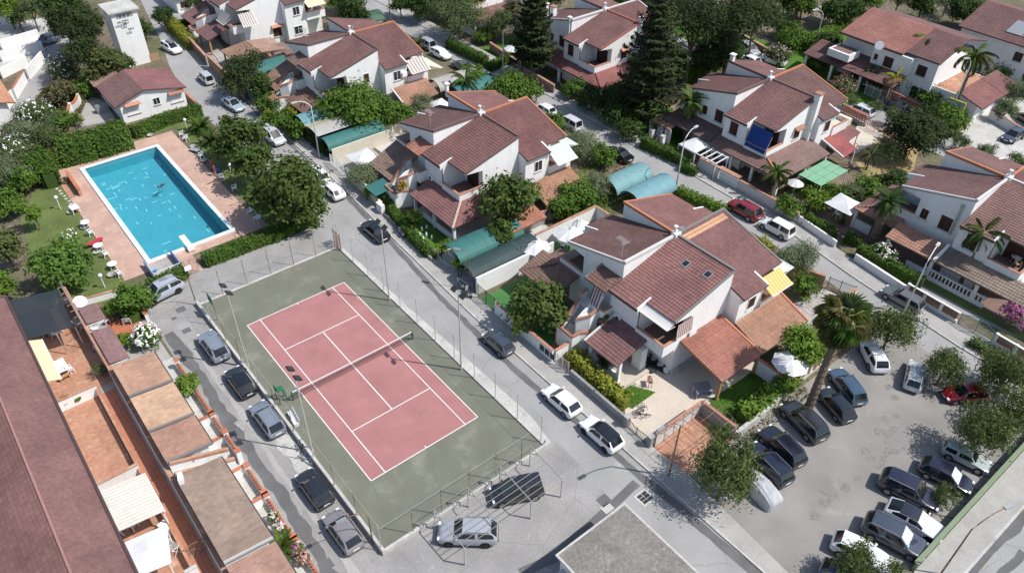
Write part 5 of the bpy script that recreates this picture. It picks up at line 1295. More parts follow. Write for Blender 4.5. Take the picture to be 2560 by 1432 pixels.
sheet('lawn', [(103.08,12.35), (105.98,6.68), (97.03,3.80), (97.02,10.16)], .012, 'lawn')

# ================================================================ walls, fences, gates
wall_thing([(20.7, 9.9), (20.7, 1.0)], 1.55, 'white street wall with a red tile coping and three small black grilles, under the citrus tree', cop='brick_red')
g3 = thing('wall_grille', 'row of dark meter doors in the white street wall near the small gate', 'meter doors', (20.56, 1.7, 0))
for k in range(3):
    mb = MB(); mb.box(-.02, .0, -.3 + .75 * k - .75, .3 + .75 * k - .75, .55, 1.25); mb.build('door', 'metal_dark', g3)
wall_thing([(20.9, .9), (24.4, 1.0)], 1.5, 'short white wall with a red coping running in from the street by the stair of the nearest villa', cop='brick_red')
wall_thing([(20.75, -1.5), (20.7, -8.9)], 1.0, 'weathered grey street wall below the yellow green hedge', 'wall_grey', .28)
def bar_gate(a, b, h_, label, m='metal_dark', n=None, name='gate', arch=0.0, z0=.05):
    t = thing(name, label, 'gate', (0, 0, 0)); A_ = Vector((*a, 0)); B_ = Vector((*b, 0)); L_ = (B_ - A_).length; n = n or max(4, int(L_ / .16))
    top = lambda f: h_ + arch * math.sin(PI * f)
    for k in range(n + 1):
        f = k / n; p = A_ + (B_ - A_) * f; r = .035 if k in (0, n // 2, n) else .014
        mb = MB(); mb.bar((p.x, p.y, z0), (p.x, p.y, top(f) + (.1 if r > .02 else 0)), r); mb.build('post' if r > .02 else 'bar', m, t)
    for zz in (.15, None):
        for k in range(6):
            f0, f1 = k / 6, (k + 1) / 6; p = A_ + (B_ - A_) * f0; q = A_ + (B_ - A_) * f1
            mb = MB(); mb.bar((p.x, p.y, zz or top(f0) - .05), (q.x, q.y, zz or top(f1) - .05), .02); mb.build('rail', m, t)
    return t
bar_gate((20.7, .4), (20.8, -1.1), 1.6, 'small pale metal gate between the white wall and the yellow green hedge', 'galvanised')
bar_gate((20.6, -9.1), (20.5, -11.5), 1.25, 'dark double bar gate in front of the pale tiled drive with bicycles', arch=-.25)
for (y, lab) in ((-8.95, 'dark stone gate pillar at the hedge end of the double bar gate'), (-11.75, 'dark stone gate pillar between the double bar gate and the arched parking bay')):
    t = thing('gate_pillar', lab, 'pillar', (20.6, y, 0)); mb = MB(); mb.box(-.22, .22, -.22, .22, 0, 1.35); mb.build('shaft', 'wall_grey', t); mb = MB(); mb.box(-.28, .28, -.28, .28, 1.35, 1.43); mb.build('cap', 'concrete', t)
wall_thing([(21.0, -11.95), (26.9, -11.95)], 1.55, 'grey wall with an orange tile coping along the pale drive, beside the arched bay', 'wall_old', .2, 'brick_red')
wall_thing([(26.95, -11.95), (26.95, -15.75)], 1.55, 'short grey wall with an orange tile coping at the back of the arched bay', 'wall_grey', .2, 'brick_red')
wall_thing([(27.2, -15.75), (30, -15.75), (33.6, -15.6), (35.2, -15.5)], .75, 'low pale stone wall between the lawn hedge and the parked cars', 'concrete_light', .35)
wp = thing('garden_wall', 'pinkish panelled wall with white posts beside the white garden parasol', 'wall', (0, 0, 0))
mb = MB(); mb.prism([(35.3, -15.5), (45.5, -15.25), (45.5, -15.05), (35.3, -15.3)], 0, .35); mb.build('plinth', 'concrete_light', wp)
for i in range(6):
    xa = 35.4 + 1.7 * i; mb = MB(); mb.box(xa, xa + 1.45, -15.32, -15.2, .35, 1.7); mb.build('panel', 'brick', wp)
    mb = MB(); mb.box(xa + 1.45, xa + 1.7, -15.42, -15.12, .35, 1.75); mb.build('post', 'wall_white', wp)
mb = MB(); mb.box(35.3, 45.6, -15.42, -15.08, 1.75, 1.82); mb.build('coping', 'terracotta_worn', wp)
wall_thing([(35.0, -11.8), (35.0, -15.2)], 1.75, 'white garden wall with an orange coping between the lawn and the white parasol', cop='terracotta')
wall_thing([(45.6, -15.0), (46.2, -12.0), (51.9, -11.7)], 1.5, 'terracotta capped wall between the flagstone drive and the car park palms', 'wall_old', .25, 'terracotta_worn')
bar_gate((51.3, -8.9), (52.1, -11.5), 1.5, 'black bar gate closing the flagstone drive on the rear street')
wall_thing([(49.0, -2.5), (51.1, -8.5)], 1.5, 'brown brick wall with pinkish coping along the rear street by the grey green bush', 'brick', .25, 'terracotta_worn')
wall_thing([(21.0, 13.5), (31.5, 13.3)], 2.2, 'tall plain white wall beside the dark glazed tunnel carport', t=.24)
wall_thing([(31.0, 15.8), (40.5, 15.8)], 1.9, 'white wall behind the white parasols on the green mat, with a pink coping', cop='terracotta_worn')
wall_thing([(40.5, 15.8), (40.5, 11.0)], 1.8, 'white wall with a pink coping right of the white parasols', cop='terracotta_worn')
wall_thing([(29.5, 18.9), (40.4, 18.9)], 1.8, 'grey rendered wall behind the low red tiled roof, with a terracotta coping', 'wall_grey', .2, 'brick_red')
bar_gate((20.75, 12.9), (20.75, 10.1), 1.9, 'dark green mesh gate at the end of the white carport wall', 'plain', 20)
for o in bpy.data.objects:
    if o.parent and o.parent.get('label', '').startswith('dark green mesh gate'): o.color = (.03, .10, .04, 1)
bar_gate((20.9, 23.3), (21.2, 20.7), 1.2, 'pale bar gate beside the green tunnel carport', 'galvanised')
wall_thing([(20.5, 20.9), (20.95, 31.5)], .45, 'low stone border wall under the trimmed hedge opposite the parked black car', 'wall_grey', .25)
wall_thing([(21.5, 33.0), (21.6, 41.5)], 1.1, 'low yellowish stone street wall with a white balustrade', 'wall_cream', .25)
bl = thing('balustrade', 'little white balustrade standing on the yellowish street wall', 'balustrade', (21.55, 39.0, 1.1))
for i in range(16):
    mb = MB(); mb.box(-.05, .05, -2.4 + .32 * i - .05, -2.4 + .32 * i + .05, 0, .55); mb.build('baluster', 'wall_white', bl)
mb = MB(); mb.box(-.09, .09, -2.5, 2.5, .55, .63); mb.build('rail', 'wall_white', bl)
bar_gate((21.6, 42.2), (21.7, 46.0), 1.5, 'cream arched gate with dark bars in front of the white square parasol', 'metal_white', arch=.6)
wall_thing([(29.5, 47.6), (35.5, 47.6)], 1.8, 'yellow openwork block wall behind the ribbed carport roofs', 'wall_cream', .2, 'wall_cream')
wall_thing([(22.2, 60.8), (22.5, 65.5)], .9, 'low white garden wall by the street beneath the leafy front garden', 'wall_white')
# brick wall built of courses (front of villa D)
def brick_wall(a, b, h_, label, cap='terracotta_worn', bl_=.55, bh=.28, m='brick', top_off=0):
    t = thing('brick_wall', label, 'wall', (0, 0, 0)); A_ = Vector((*a, 0)); B_ = Vector((*b, 0)); d = B_ - A_; L_ = d.length; d.normalize(); rz = math.atan2(d.y, d.x)
    n = Vector((-d.y, d.x, 0))
    mb = MB(); mb.prism([(p.x, p.y) for p in (A_ + n * .08, B_ + n * .08, B_ - n * .08, A_ - n * .08)], 0, h_ - .02); mb.build('core', 'concrete', t)
    me = MB().cbox(0, 0, 0, bl_ - .03, .22, bh - .03).mesh('block', m)
    rows = max(1, int(h_ / bh)); cnt = 0
    for r in range(rows):
        k = int(L_ / bl_)
        for i in range(k):
            if cnt >= 290: break
            p = A_ + d * ((i + .5 + (.25 if r % 2 else -.0)) * L_ / (k + .25)); obj('block', me, t, (p.x, p.y, bh * (r + .5)), rz); cnt += 1
    mb = MB(); mb.prism([(p.x, p.y) for p in (A_ + n * .2, B_ + n * .2, B_ - n * .2, A_ - n * .2)], h_, h_ + .08); mb.build('coping', cap, t)
    return t
brick_wall((21.62,93.35), (20.93,84.63), 1.7, 'tan block wall at the top of the first street behind the white car with a roof box')
brick_wall((21.01,84.01), (20.57,70.03), 2.0, 'tan block wall under the small tiled roof beside the silver parked cars', bl_=.6, bh=.32)
brick_wall((60.71,62.47), (59.54,52.61), 1.3, 'tan block wall with a pink coping along the rear street below the green lawn')
brick_wall((58.86,51.28), (58.48,43.67), 1.4, 'tan block wall right of the small roofed door on the rear street')
brick_wall((97.53,40.50), (95.37,31.28), 1.5, 'tan block wall behind the white jeep like cars below the lit lawn')
# openwork brick screen wall along the far street
sc = thing('screen_wall', 'openwork terracotta block wall with round holes along the far street by the brown gate', 'wall', (0, 0, 0))
def screen(a, b, h_, t):
    A_ = Vector((*a, 0)); B_ = Vector((*b, 0)); d = (B_ - A_); L_ = d.length; d.normalize(); rz = math.atan2(d.y, d.x)
    mb = MB(); mb.cbox(*((A_ + B_) / 2).xy, .2, L_, .22, .4, rz); mb.build('plinth', 'concrete', t)
    mb = MB(); c_ = (A_ + B_) / 2; mb.cbox(c_.x, c_.y, h_ + .04, L_, .3, .1, rz); mb.build('coping', 'terracotta', t)
    n = int(L_ / .42); rows = int((h_ - .4) / .3)
    me = MB()
    me.cbox(0, 0, .12, .42, .16, .06); me.cbox(-.18, 0, 0, .06, .16, .18); me.cbox(0, 0, -.12, .42, .16, .06)
    ms = me.mesh('screen_block', 'brick_red')
    for i in range(n):
        for r in range(rows):
            p = A_ + d * ((i + .5) * L_ / n); obj('screen_block', ms, t, (p.x, p.y, .55 + .3 * r), rz)
screen((87.83,13.15), (87.18,8.60), 1.6, sc); screen((86.32,5.32), (85.87,2.44), 1.6, sc)
bar_gate((86.84,8.27), (86.44,5.51), 1.4, 'brown wooden double gate in the openwork terracotta wall', 'brick_red', arch=.3)
sc2 = thing('screen_wall', 'dark openwork terracotta wall across the far street behind the navy van', 'wall', (0, 0, 0))
screen((97.76,12.60), (96.55,5.40), 1.6, sc2); screen((96.32,4.65), (95.65,0.34), 1.5, sc2)
bar_gate((96.63,14.65), (96.28,12.05), 1.6, 'white posted bar gate of the palm garden on the far street', 'metal_white')
bar_gate((97.38,19.35), (97.13,17.75), 1.5, 'brown bar gate with a tiled path at the far street corner', 'brick_red')
wall_thing([(106.00,4.15), (116.46,4.87), (132.73,7.16)], 1.4, 'long tan wall beside the concrete lane at the upper right', 'brick', .25, 'terracotta_worn')
wl = thing('garden_wall', 'white wall with terracotta panels around the bright lot at the right edge', 'wall', (0, 0, 0))
a = (104.29,-0.98); b = (101.82,-7.28)
wall_thing([a, b], 1.3, 'white posted wall with brown panels around the bright concrete lot at the right edge', 'wall_white', .25, 'terracotta_worn')
bpy.data.objects.remove(wl)
wall_thing([(59.55, 38.5), (59.55, 26.9)], 1.0, 'white stepped street wall under the tall dark conifer on the rear street', 'wall_old')
t = thing('gate_pillar', 'left white pillar of the small brown gate on the rear street', 'pillar', (59.5, 24.6, 0)); mb = MB(); mb.box(-.25, .25, -.25, .25, 0, 1.7); mb.build('shaft', 'wall_white', t); mb = MB(); mb.box(-.3, .3, -.3, .3, 1.7, 1.8); mb.build('cap', 'concrete_light', t)
t = thing('gate_pillar', 'right white pillar of the small brown gate on the rear street', 'pillar', (59.5, 22.6, 0)); mb = MB(); mb.box(-.25, .25, -.25, .25, 0, 1.7); mb.build('shaft', 'wall_white', t); mb = MB(); mb.box(-.3, .3, -.3, .3, 1.7, 1.8); mb.build('cap', 'concrete_light', t)
bar_gate((59.5, 24.2), (59.5, 23.0), 1.4, 'small brown bar gate between two white pillars on the rear street', 'metal_rust')
bar_gate((59.5, 41.5), (59.5, 39.2), 1.5, 'brown bar gate with tiled hood left of the stepped white wall', 'metal_rust')
wall_thing([(59.3, 15.9), (59.3, 12.6)], 1.6, 'white and stone street wall under the white pergola', 'wall_old', .26, 'terracotta_worn')
gt = thing('metal_gate', 'white sheet metal gate with a tiled top on the rear street', 'gate', (59.25, 11.0, 0))
mb = MB(); mb.box(-.06, .06, -1.45, 1.45, .12, 1.65); mb.build('sheet', 'metal_white', gt)
for z in (.5, 1.0): mb = MB(); mb.box(-.09, -.06, -1.45, 1.45, z, z + .05); mb.build('rib', 'galvanised', gt)
mb = MB(); mb.box(-.35, .35, -1.6, 1.6, 1.75, 1.85); mb.build('tile_top', 'terracotta_worn', gt)
wall_thing([(59.3, 9.4), (59.1, .4)], 1.4, 'white and stone street wall with tile coping beside the white sheet metal gate', 'wall_old', .26, 'terracotta_worn')
wall_thing([(59.2, .3), (58.3, -5.3)], 1.0, 'low white street wall under the trimmed hedge beside the parked white wagon', 'wall_white')
wall_thing([(57.95, -8.0), (57.1, -14.6)], 1.0, 'low white street wall under the long trimmed hedge by the curved street lamp', 'wall_white', .3)
pw = thing('panel_wall', 'white street wall with dark wooden panels left of the blue iron gate', 'wall', (0, 0, 0)); pw2 = thing('panel_wall', 'white street wall with dark wooden panels right of the blue iron gate', 'wall', (0, 0, 0))
def panels(t, a, b, n):
    A_ = Vector((*a, 0)); B_ = Vector((*b, 0)); d = (B_ - A_); L_ = d.length; d.normalize(); rz = math.atan2(d.y, d.x)
    mb = MB(); c_ = (A_ + B_) / 2; mb.cbox(c_.x, c_.y, .22, L_, .25, .44, rz); mb.build('plinth', 'wall_white', t)
    for i in range(n):
        p = A_ + d * ((i + .5) * L_ / n)
        for k in range(5):
            mb = MB(); mb.cbox(p.x, p.y, .55 + .17 * k, L_ / n - .3, .07, .14, rz); mb.build('plank', 'brick', t)
        mb = MB(); q = A_ + d * (i * L_ / n); mb.cbox(q.x, q.y, .75, .25, .3, 1.5, rz); mb.build('post', 'wall_white', t)
    mb = MB(); mb.cbox(c_.x, c_.y, 1.42, L_, .22, .08, rz); mb.build('coping', 'wall_white', t)
panels(pw, (57.1, -14.7), (56.9, -20.4), 3); panels(pw2, (56.8, -24.2), (56.4, -32), 4)
bar_gate((56.9, -20.6), (56.85, -24.0), 1.4, 'blue green arched iron double gate between dark panelled walls', 'plain', 22, arch=.6)
for o in bpy.data.objects:
    if o.parent and o.parent.get('label', '').startswith('blue green arched'): o.color = (.07, .16, .20, 1)
vb = thing('balustrade', 'white turned balustrade on the porch of the villa at the right edge', 'balustrade', (61.5, -17.6, .4))
for i in range(16):
    mb = MB(); mb.lathe([(.09, 0), (.05, .2), (.1, .45), (.05, .7), (.09, .8)], 0, -3 + .4 * i, 8); mb.build('baluster', 'wall_white', vb)
mb = MB(); mb.box(-.14, .14, -3.3, 3.4, .8, .92); mb.build('rail', 'wall_white', vb); mb = MB(); mb.box(-.14, .14, -3.3, 3.4, -.4, 0); mb.build('plinth', 'wall_white', vb)
# green parapet wall at the lower right, with panels
gw = thing('green_wall', 'long low green painted wall with small pillars along the lower street', 'wall', (0, 0, 0))
for i in range(16):
    x0 = 27.6 + 2.1 * i
    mb = MB(); mb.box(x0, x0 + 1.95, -32.2, -32.0, 0, .95); mb.build('panel', 'plain', gw, color=(.16, .22, .12))
    mb = MB(); mb.box(x0 + 1.95, x0 + 2.1, -32.25, -31.95, 0, 1.05); mb.build('pillar', 'plain', gw, color=(.14, .19, .10))
    mb = MB(); mb.bar((x0 + 2.02, -31.9, .7), (x0 + 2.02, -31.0, .05), .03); mb.build('brace', 'metal_dark', gw)
mb = MB(); mb.box(27.5, 61.4, -32.28, -31.92, 1.05, 1.12); mb.build('coping', 'plain', gw, color=(.20, .25, .15))

# ================================================================ tunnel carports, pergolas
def tunnel(name, label, x0, x1, ya, yb, z0, z1, bands, glass=False, legs=True, cat='carport', name_='tunnel_carport'):
    """barrel roof with its axis along x; bands: list of (fraction, colour) along x"""
    t = thing(name_, label, cat, (0, 0, 0)); n = 12; f0 = 0
    def arc(x, off=0):
        out = []
        for i in range(n + 1):
            a = PI * (1 - i / n); out.append((x, (ya + yb) / 2 + (abs(yb - ya) / 2 + off) * math.cos(a), z0 + (z1 - z0 + off) * math.sin(a)))
        return out
    for f1, col in bands:
        mb = MB(); k = max(1, int((f1 - f0) * (x1 - x0) / 1.2))
        for j in range(k):
            xa = x0 + (x1 - x0) * (f0 + (f1 - f0) * j / k); xb = x0 + (x1 - x0) * (f0 + (f1 - f0) * (j + 1) / k) - .015
            A_, B_ = arc(xa), arc(xb)
            for i in range(n): mb.quad(A_[i], B_[i], B_[i + 1], A_[i + 1])
        mb.build('cover', 'windscreen_film' if glass else 'polytunnel', t, smooth=not glass, color=col); f0 = f1
    for j in range(5):
        x = x0 + (x1 - x0) * j / 4; A_ = arc(x, -.03)
        mb = MB(); mb.tube(A_, .03, 5); mb.build('hoop', 'metal_dark', t)
        if legs:
            for p in (A_[0], A_[-1]):
                mb = MB(); mb.bar((p[0], p[1], 0), p, .035); mb.build('post', 'metal_dark', t)
    return t
TEAL = (.045, .155, .14); LTEAL = (.16, .30, .31)
tunnel('t', 'teal green tunnel carport beside the dark glazed one, across from the court', 21.5, 30.4, 16.9, 20.6, 1.5, 2.75, [(1, TEAL)])
tunnel('t', 'dark translucent tunnel carport against the tall white wall', 21.0, 30.2, 13.75, 16.75, 1.5, 2.6, [(1, (.035, .06, .06))])
tunnel('t', 'front teal tunnel roof beside the beige wall, opposite the white cars', 22.0, 30.6, 46.6, 49.4, 1.6, 2.75, [(1, TEAL)])
mr = thing('ribbed_carport', 'ribbed grey and yellow carport roof between two teal ones', 'carport', (0, 0, 0))
for i in range(10):
    y0 = 49.5 + .38 * i; zc = lambda y: 2.45 + .35 * math.sin(PI * (y - 49.5) / 3.8)
    mb = MB(); mb.add([(22.0, y0, zc(y0)), (30.4, y0, zc(y0)), (30.4, y0 + .35, zc(y0 + .35)), (22.0, y0 + .35, zc(y0 + .35))], [(0, 1, 2, 3)])
    mb.build('rib_sheet', 'plain', mr, color=(.42, .41, .38) if i not in (6, 7) else (.40, .37, .16))
for (x, y) in ((22.2, 49.6), (30, 49.6), (22.2, 53.1), (30, 53.1)):
    mb = MB(); mb.bar((x, y, 0), (x, y, 2.4), .05); mb.build('post', 'metal_dark', mr)
tunnel('t', 'pale teal carport roof behind the ribbed grey one', 22.2, 30.4, 53.4, 57.2, 1.7, 2.8, [(1, (.14, .28, .29))])
wall_thing([(22.2, 46.3), (30.8, 46.3)], 1.9, 'beige wall beside the front teal tunnel roof', 'wall_cream', .2)
tunnel('t', 'left of two pale teal tunnel roofs on the rear street', 44.6, 51.0, 16.4, 19.8, 1.4, 2.7, [(1, LTEAL)])
tunnel('t', 'right of two pale teal tunnel roofs on the rear street, nearest the lamp', 44.8, 51.4, 12.8, 16.2, 1.4, 2.7, [(1, (.15, .29, .32))])
tunnel('t', 'teal net tunnel under the young pine beside the tan tiled carport', 23.5, 30.0, 72.8, 76.4, 1.6, 2.8, [(1, TEAL)])
tunnel('t', 'grey tunnel roof behind the palm of the striped awning villa', 43.5, 51.0, 52.2, 55.6, 1.4, 2.6, [(1, (.36, .35, .32))])
tunnel('t', 'teal tunnel roof beside the grey one behind the palm', 44.5, 51.2, 48.4, 51.8, 1.4, 2.6, [(1, TEAL)])
tunnel('t', 'olive net tunnel by the white car at the top of the rear street', 44.0, 52.0, 81.0, 85.0, 1.4, 2.6, [(1, (.06, .12, .08))])
cp = thing('tiled_carport', 'tan tiled carport with timber posts at the top of the first street', 'carport', (0, 0, 0))
lean_roof(cp, 'roof', (23.0, 77.6), (23.0, 83.2), 2.5, (4.2, 0), 3.0, (.30, .155, .10)); lean_roof(cp, 'roof', (31.5, 77.6), (31.5, 83.2), 2.5, (-4.2, 0), 3.0, (.36, .20, .14), pitch=.26)
porch_posts(cp, [(23.4, 78), (23.4, 83), (31, 78), (31, 83)], 2.5, .22, 'wood_post')
t = thing('shed', 'small shed with an L shaped dark red roof beside the teal net tunnel', 'shed', (0, 0, 0))
mb = MB(); mb.box(31.2, 35.0, 71.5, 76.6, 0, 2.3); mb.build('wall', 'wall_white', t); lean_roof(t, 'roof', (30.6, 71.0), (30.6, 77.2), 2.4, (4.8, 0), 2.9, (.24, .12, .09)); window(t, 31.18, 73, .2, .9, 1.8, 'W', closed=False, name='door')
t = thing('shed', 'long low shed with a rose grey roof below the farthest villa', 'shed', (0, 0, 0))
mb = MB(); mb.box(29.6, 36.4, 77.4, 79.6, 0, 2.2); mb.build('wall', 'wall_white', t); lean_roof(t, 'roof', (29.2, 77.0), (36.8, 77.0), 2.3, (0, 2.9), 2.7, (.27, .16, .145))
tag(obj('towel', MB().box(-.02, .02, -.8, -.02, .5, 1.6).mesh('towel', 'cloth'), None, (*(30.25,75.71), 0), 0, (.10, .2, .55)), 'blue towel hung on the yard line beside a red one', 'towel'); tag(obj('towel', MB().box(-.02, .02, .02, .8, .5, 1.6).mesh('towel', 'cloth'), None, (*(30.45,75.56), 0), 0, (.75, .16, .06)), 'orange red towel hung on the yard line beside a blue one', 'towel')
wp_ = thing('gate_canopy', 'little teal corrugated canopy over the white gate house beside the trimmed hedge', 'canopy', (0, 0, 0))
mb = MB(); mb.add([(20.9, 33.2, 2.1), (23.6, 33.2, 2.35), (23.6, 35.8, 2.35), (20.9, 35.8, 2.1), (20.9, 33.2, 2.05), (23.6, 33.2, 2.3), (23.6, 35.8, 2.3), (20.9, 35.8, 2.05)], [(0, 1, 2, 3), (7, 6, 5, 4), (0, 4, 5, 1), (1, 5, 6, 2), (2, 6, 7, 3), (3, 7, 4, 0)]); mb.build('sheet', 'polytunnel', wp_, color=TEAL)
for x, y in ((21.0, 33.3), (23.5, 33.3), (21.0, 35.7), (23.5, 35.7)): mb = MB(); mb.bar((x, y, 0), (x, y, 2.1), .04); mb.build('post', 'metal_dark', wp_)
mb = MB(); mb.box(20.8, 21.3, 32.0, 33.2, 0, 1.3); mb.build('gate_pier', 'wall_white', wp_)
gp = thing('green_pergola', 'pale green panel roof over the garden corner of the blue blind villa', 'pergola', (0, 0, 0))
for i in range(3):
    for j in range(3):
        x0 = 64.7 + 1.95 * i; y0 = 1.55 + 1.1 * j
        mb = MB(); mb.box(x0, x0 + 1.9, y0, y0 + 1.06, 2.38 + .02 * j, 2.42 + .02 * j); mb.build('panel', 'plain', gp, color=(.20, .40, .25))
for x, y in ((64.8, 1.6), (70.4, 1.6), (64.8, 4.8), (70.4, 4.8)): mb = MB(); mb.bar((x, y, 0), (x, y, 2.38), .04); mb.build('post', 'metal_white', gp)
pg = thing('white_pergola', 'white metal pergola frame on the street wall of the blue blind villa', 'pergola', (0, 0, 0))
for i in range(5):
    y = 12.9 + .85 * i; mb = MB(); mb.bar((58.6, y, 2.4), (61.0, y, 2.5), .06); mb.build('beam', 'metal_white', pg)
for x in (58.6, 61.0): mb = MB(); mb.bar((x, 12.8, 2.36), (x, 16.4, 2.36), .06); mb.build('rail', 'metal_white', pg)
for x, y in ((58.6, 12.9), (58.6, 16.3), (61, 12.9), (61, 16.3)): mb = MB(); mb.bar((x, y, 0), (x, y, 2.4), .05); mb.build('post', 'metal_white', pg)
tag(obj('tarpaulin', MB().box(-.8, .8, -1.4, 1.4, 0, .9).mesh('tarpaulin', 'cloth'), None, (59.9, 14.6, .02), 0, (.7, .7, .7)), 'pale covered heap under the white pergola frame', 'cover')
# metal hoops of the arched bay
hp = thing('hoop_frame', 'bare rusty hoop frame over the terracotta parking bay', 'frame', (0, 0, 0))
for i in range(6):
    x = 20.9 + 1.2 * i; pts = [(x, -13.9 + 1.85 * math.cos(PI * k / 12), 1.6 + 1.0 * math.sin(PI * k / 12)) for k in range(13)]
    mb = MB(); mb.tube(pts, .022, 5); mb.build('hoop', 'metal_rust', hp)
    for p in (pts[0], pts[-1]): mb = MB(); mb.bar((p[0], p[1], 0), p, .022); mb.build('post', 'metal_rust', hp)
for k in range(0, 13, 3):
    a = PI * k / 12; mb = MB(); mb.bar((20.9, -13.9 + 1.85 * math.cos(a), 1.6 + math.sin(a)), (26.9, -13.9 + 1.85 * math.cos(a), 1.6 + math.sin(a)), .016); mb.build('rail', 'metal_rust', hp)
# lean metal frame over the cars below the court
cf = thing('carport_frame', 'bare grey metal carport frame over two cars below the tennis court', 'frame', (0, 0, 0))
ze0, ze1 = 2.3, 2.6
X0, X1, Y0, Y1 = 1.6, 11.2, -10.85, -6.95
for i in range(9):
    y = Y0 + (Y1 - Y0) * i / 8; z = ze0 + (ze1 - ze0) * i / 8; mb = MB(); mb.bar((X0, y, z), (X1, y, z), .018); mb.build('purlin', 'plain', cf, color=(.27, .27, .26))
for i in range(4):
    x = X0 + (X1 - X0) * i / 3; mb = MB(); mb.bar((x, Y0, ze0), (x, Y1, ze1), .032); mb.build('rafter', 'plain', cf, color=(.27, .27, .26))
    for y, z in ((Y0, ze0), (Y1, ze1)): mb = MB(); mb.bar((x, y, 0), (x, y, z), .045); mb.build('post', 'galvanised', cf)
    mb = MB(); mb.bar((x, Y1, 1.7), (x, Y1 - 1.0, ze1 - .1), .03); mb.build('brace', 'galvanised', cf)

# flat roofed concrete building at the lower edge
fb = thing('flat_roofed_building', 'low building with a stained flat concrete roof and pale rim at the lower edge', 'building', (0, 0, 0))
mb = MB(); mb.box(6.3, 12.7, -34, -16.1, 0, 3.1); mb.build('wall', 'wall_white', fb)
mb = MB(); mb.box(6.0, 13.0, -34.2, -15.8, 3.1, 3.3); mb.build('roof_slab', 'concrete_light', fb)
mb = MB(); mb.box(6.2, 12.82, -34, -15.98, 3.3, 3.33); mb.build('roof_surface', 'old_concrete', fb)
mb = MB(); mb.box(5.2, 6.3, -17.6, -16.4, 0, 2.0); mb.build('annex', 'concrete_light', fb)

# ================================================================ awnings and blinds
def awning(h, label, a, b, zt, out, zb, stripes, n=14, name='awning', ex=None):
    """sloping fabric between (a,b) at zt and the line pushed by 'out' at zb; stripes: colours taken in turn"""
    t = thing(name, label, 'awning', h.location.to_tuple()); A_ = Vector((*a, zt)); B_ = Vector((*b, zt)); O = Vector((*out, zb - zt))
    for ci, col in enumerate(stripes):
        mb = MB()
        for i in range(n):
            if i % len(stripes) != ci: continue
            p = A_ + (B_ - A_) * i / n; q = A_ + (B_ - A_) * (i + 1) / n
            for k in range(4):
                s0, s1 = k / 4, (k + 1) / 4; sag = lambda s: Vector((0, 0, -.08 * math.sin(PI * s)))
                mb.quad(tuple(p + O * s0 + sag(s0)), tuple(q + O * s0 + sag(s0)), tuple(q + O * s1 + sag(s1)), tuple(p + O * s1 + sag(s1)))
        mb.build('fabric', 'cloth', t, color=col)
    mb = MB(); mb.bar(tuple(A_ + O), tuple(B_ + O), .035); mb.build('front_bar', 'metal_white', t)
    for P_ in (A_, B_): mb = MB(); mb.bar(tuple(P_ + Vector((0, 0, -.5))), tuple(P_ + O), .02); mb.build('arm', 'metal_white', t)
    return t
W_ = (.80, .79, .76)
awning(A, 'yellow and white striped awning on the right balcony of the nearest villa', (3.7, -7.75), (6.9, -7.75), 6.55, (.0, -1.8), 5.6, [(.74, .52, .12), (.76, .64, .34)], 16)
awning(B, 'pale mint ribbed awning on the right balcony opposite the pool', (3.8, -7.75), (6.95, -7.75), 6.5, (.2, -2.1), 5.0, [(.62, .74, .68), (.72, .8, .75)], 14)
awning(B, 'pale mint canopy beside the ribbed awning opposite the pool', (7.2, -7.2), (7.2, -4.4), 5.6, (2.6, .2), 4.6, [(.62, .74, .68), (.74, .8, .76)], 10)
awning(Cc, 'grey and white striped awning on the villa behind the round tree', (3.8, -7.75), (6.95, -7.75), 6.5, (.0, -2.0), 5.2, [(.72, .70, .66), (.42, .36, .33)], 13)
awning(Cc, 'cream canopy stretched beside the grey striped awning', (7.2, -8.4), (7.2, -3.9), 5.2, (3.0, .4), 3.8, [(.78, .72, .56)], 4)
awning(D, 'brown and white striped balcony awning on the farthest villa', (-7.4, -7.2), (-4.9, -7.2), 6.2, (0, -1.5), 4.5, [(.72, .70, .66), (.40, .33, .29)], 13)
awning(D, 'cream awning on the right balcony of the farthest villa', (3.7, -7.75), (6.95, -7.75), 6.5, (.0, -2.0), 5.6, [(.80, .72, .48)], 4)
awning(D, 'grey blind tilted over the left balcony of the farthest villa', (-8.55, -4.0), (-8.55, -6.9), 6.2, (-1.4, 0), 4.9, [(.40, .38, .36)], 4)
awning(F_, 'blue balcony blind on the villa across the rear street', (-7.9, -3.8), (-7.9, -6.95), 6.6, (-.95, 0), 3.9, [(.022, .065, .26)], 4)
awning(A, 'white corrugated plastic roof over the front balcony of the nearest villa', (-7.55, -3.75), (-7.55, -7.1), 6.9, (-1.05, 0), 6.45, [(.80, .79, .75)], 10)
t = awning(A, 'red and white striped screen at the side of the front balcony of the nearest villa', (-7.2, -7.2), (-5.1, -7.2), 6.4, (0, -.1), 4.7, [(.66, .60, .57), (.42, .20, .17)], 15)
awning(A, 'maroon and white striped curtain at the stair landing of the nearest villa', (-9.3, .2), (-9.3, 1.5), 6.4, (-.5, .1), 4.5, [(.62, .58, .58), (.16, .07, .08)], 8)
awning(A, 'white sheet hung over the side of the front balcony of the nearest villa', (-5.3, -7.25), (-4.3, -7.25), 4.6, (0, -.25), 2.9, [(.82, .80, .80)], 4)
awning(A, 'white roller shade above the yellow awning balcony, on a white frame', (7.15, -7.9), (7.15, -5.0), 5.6, (2.3, 0), 5.3, [(.74, .73, .7)], 4)
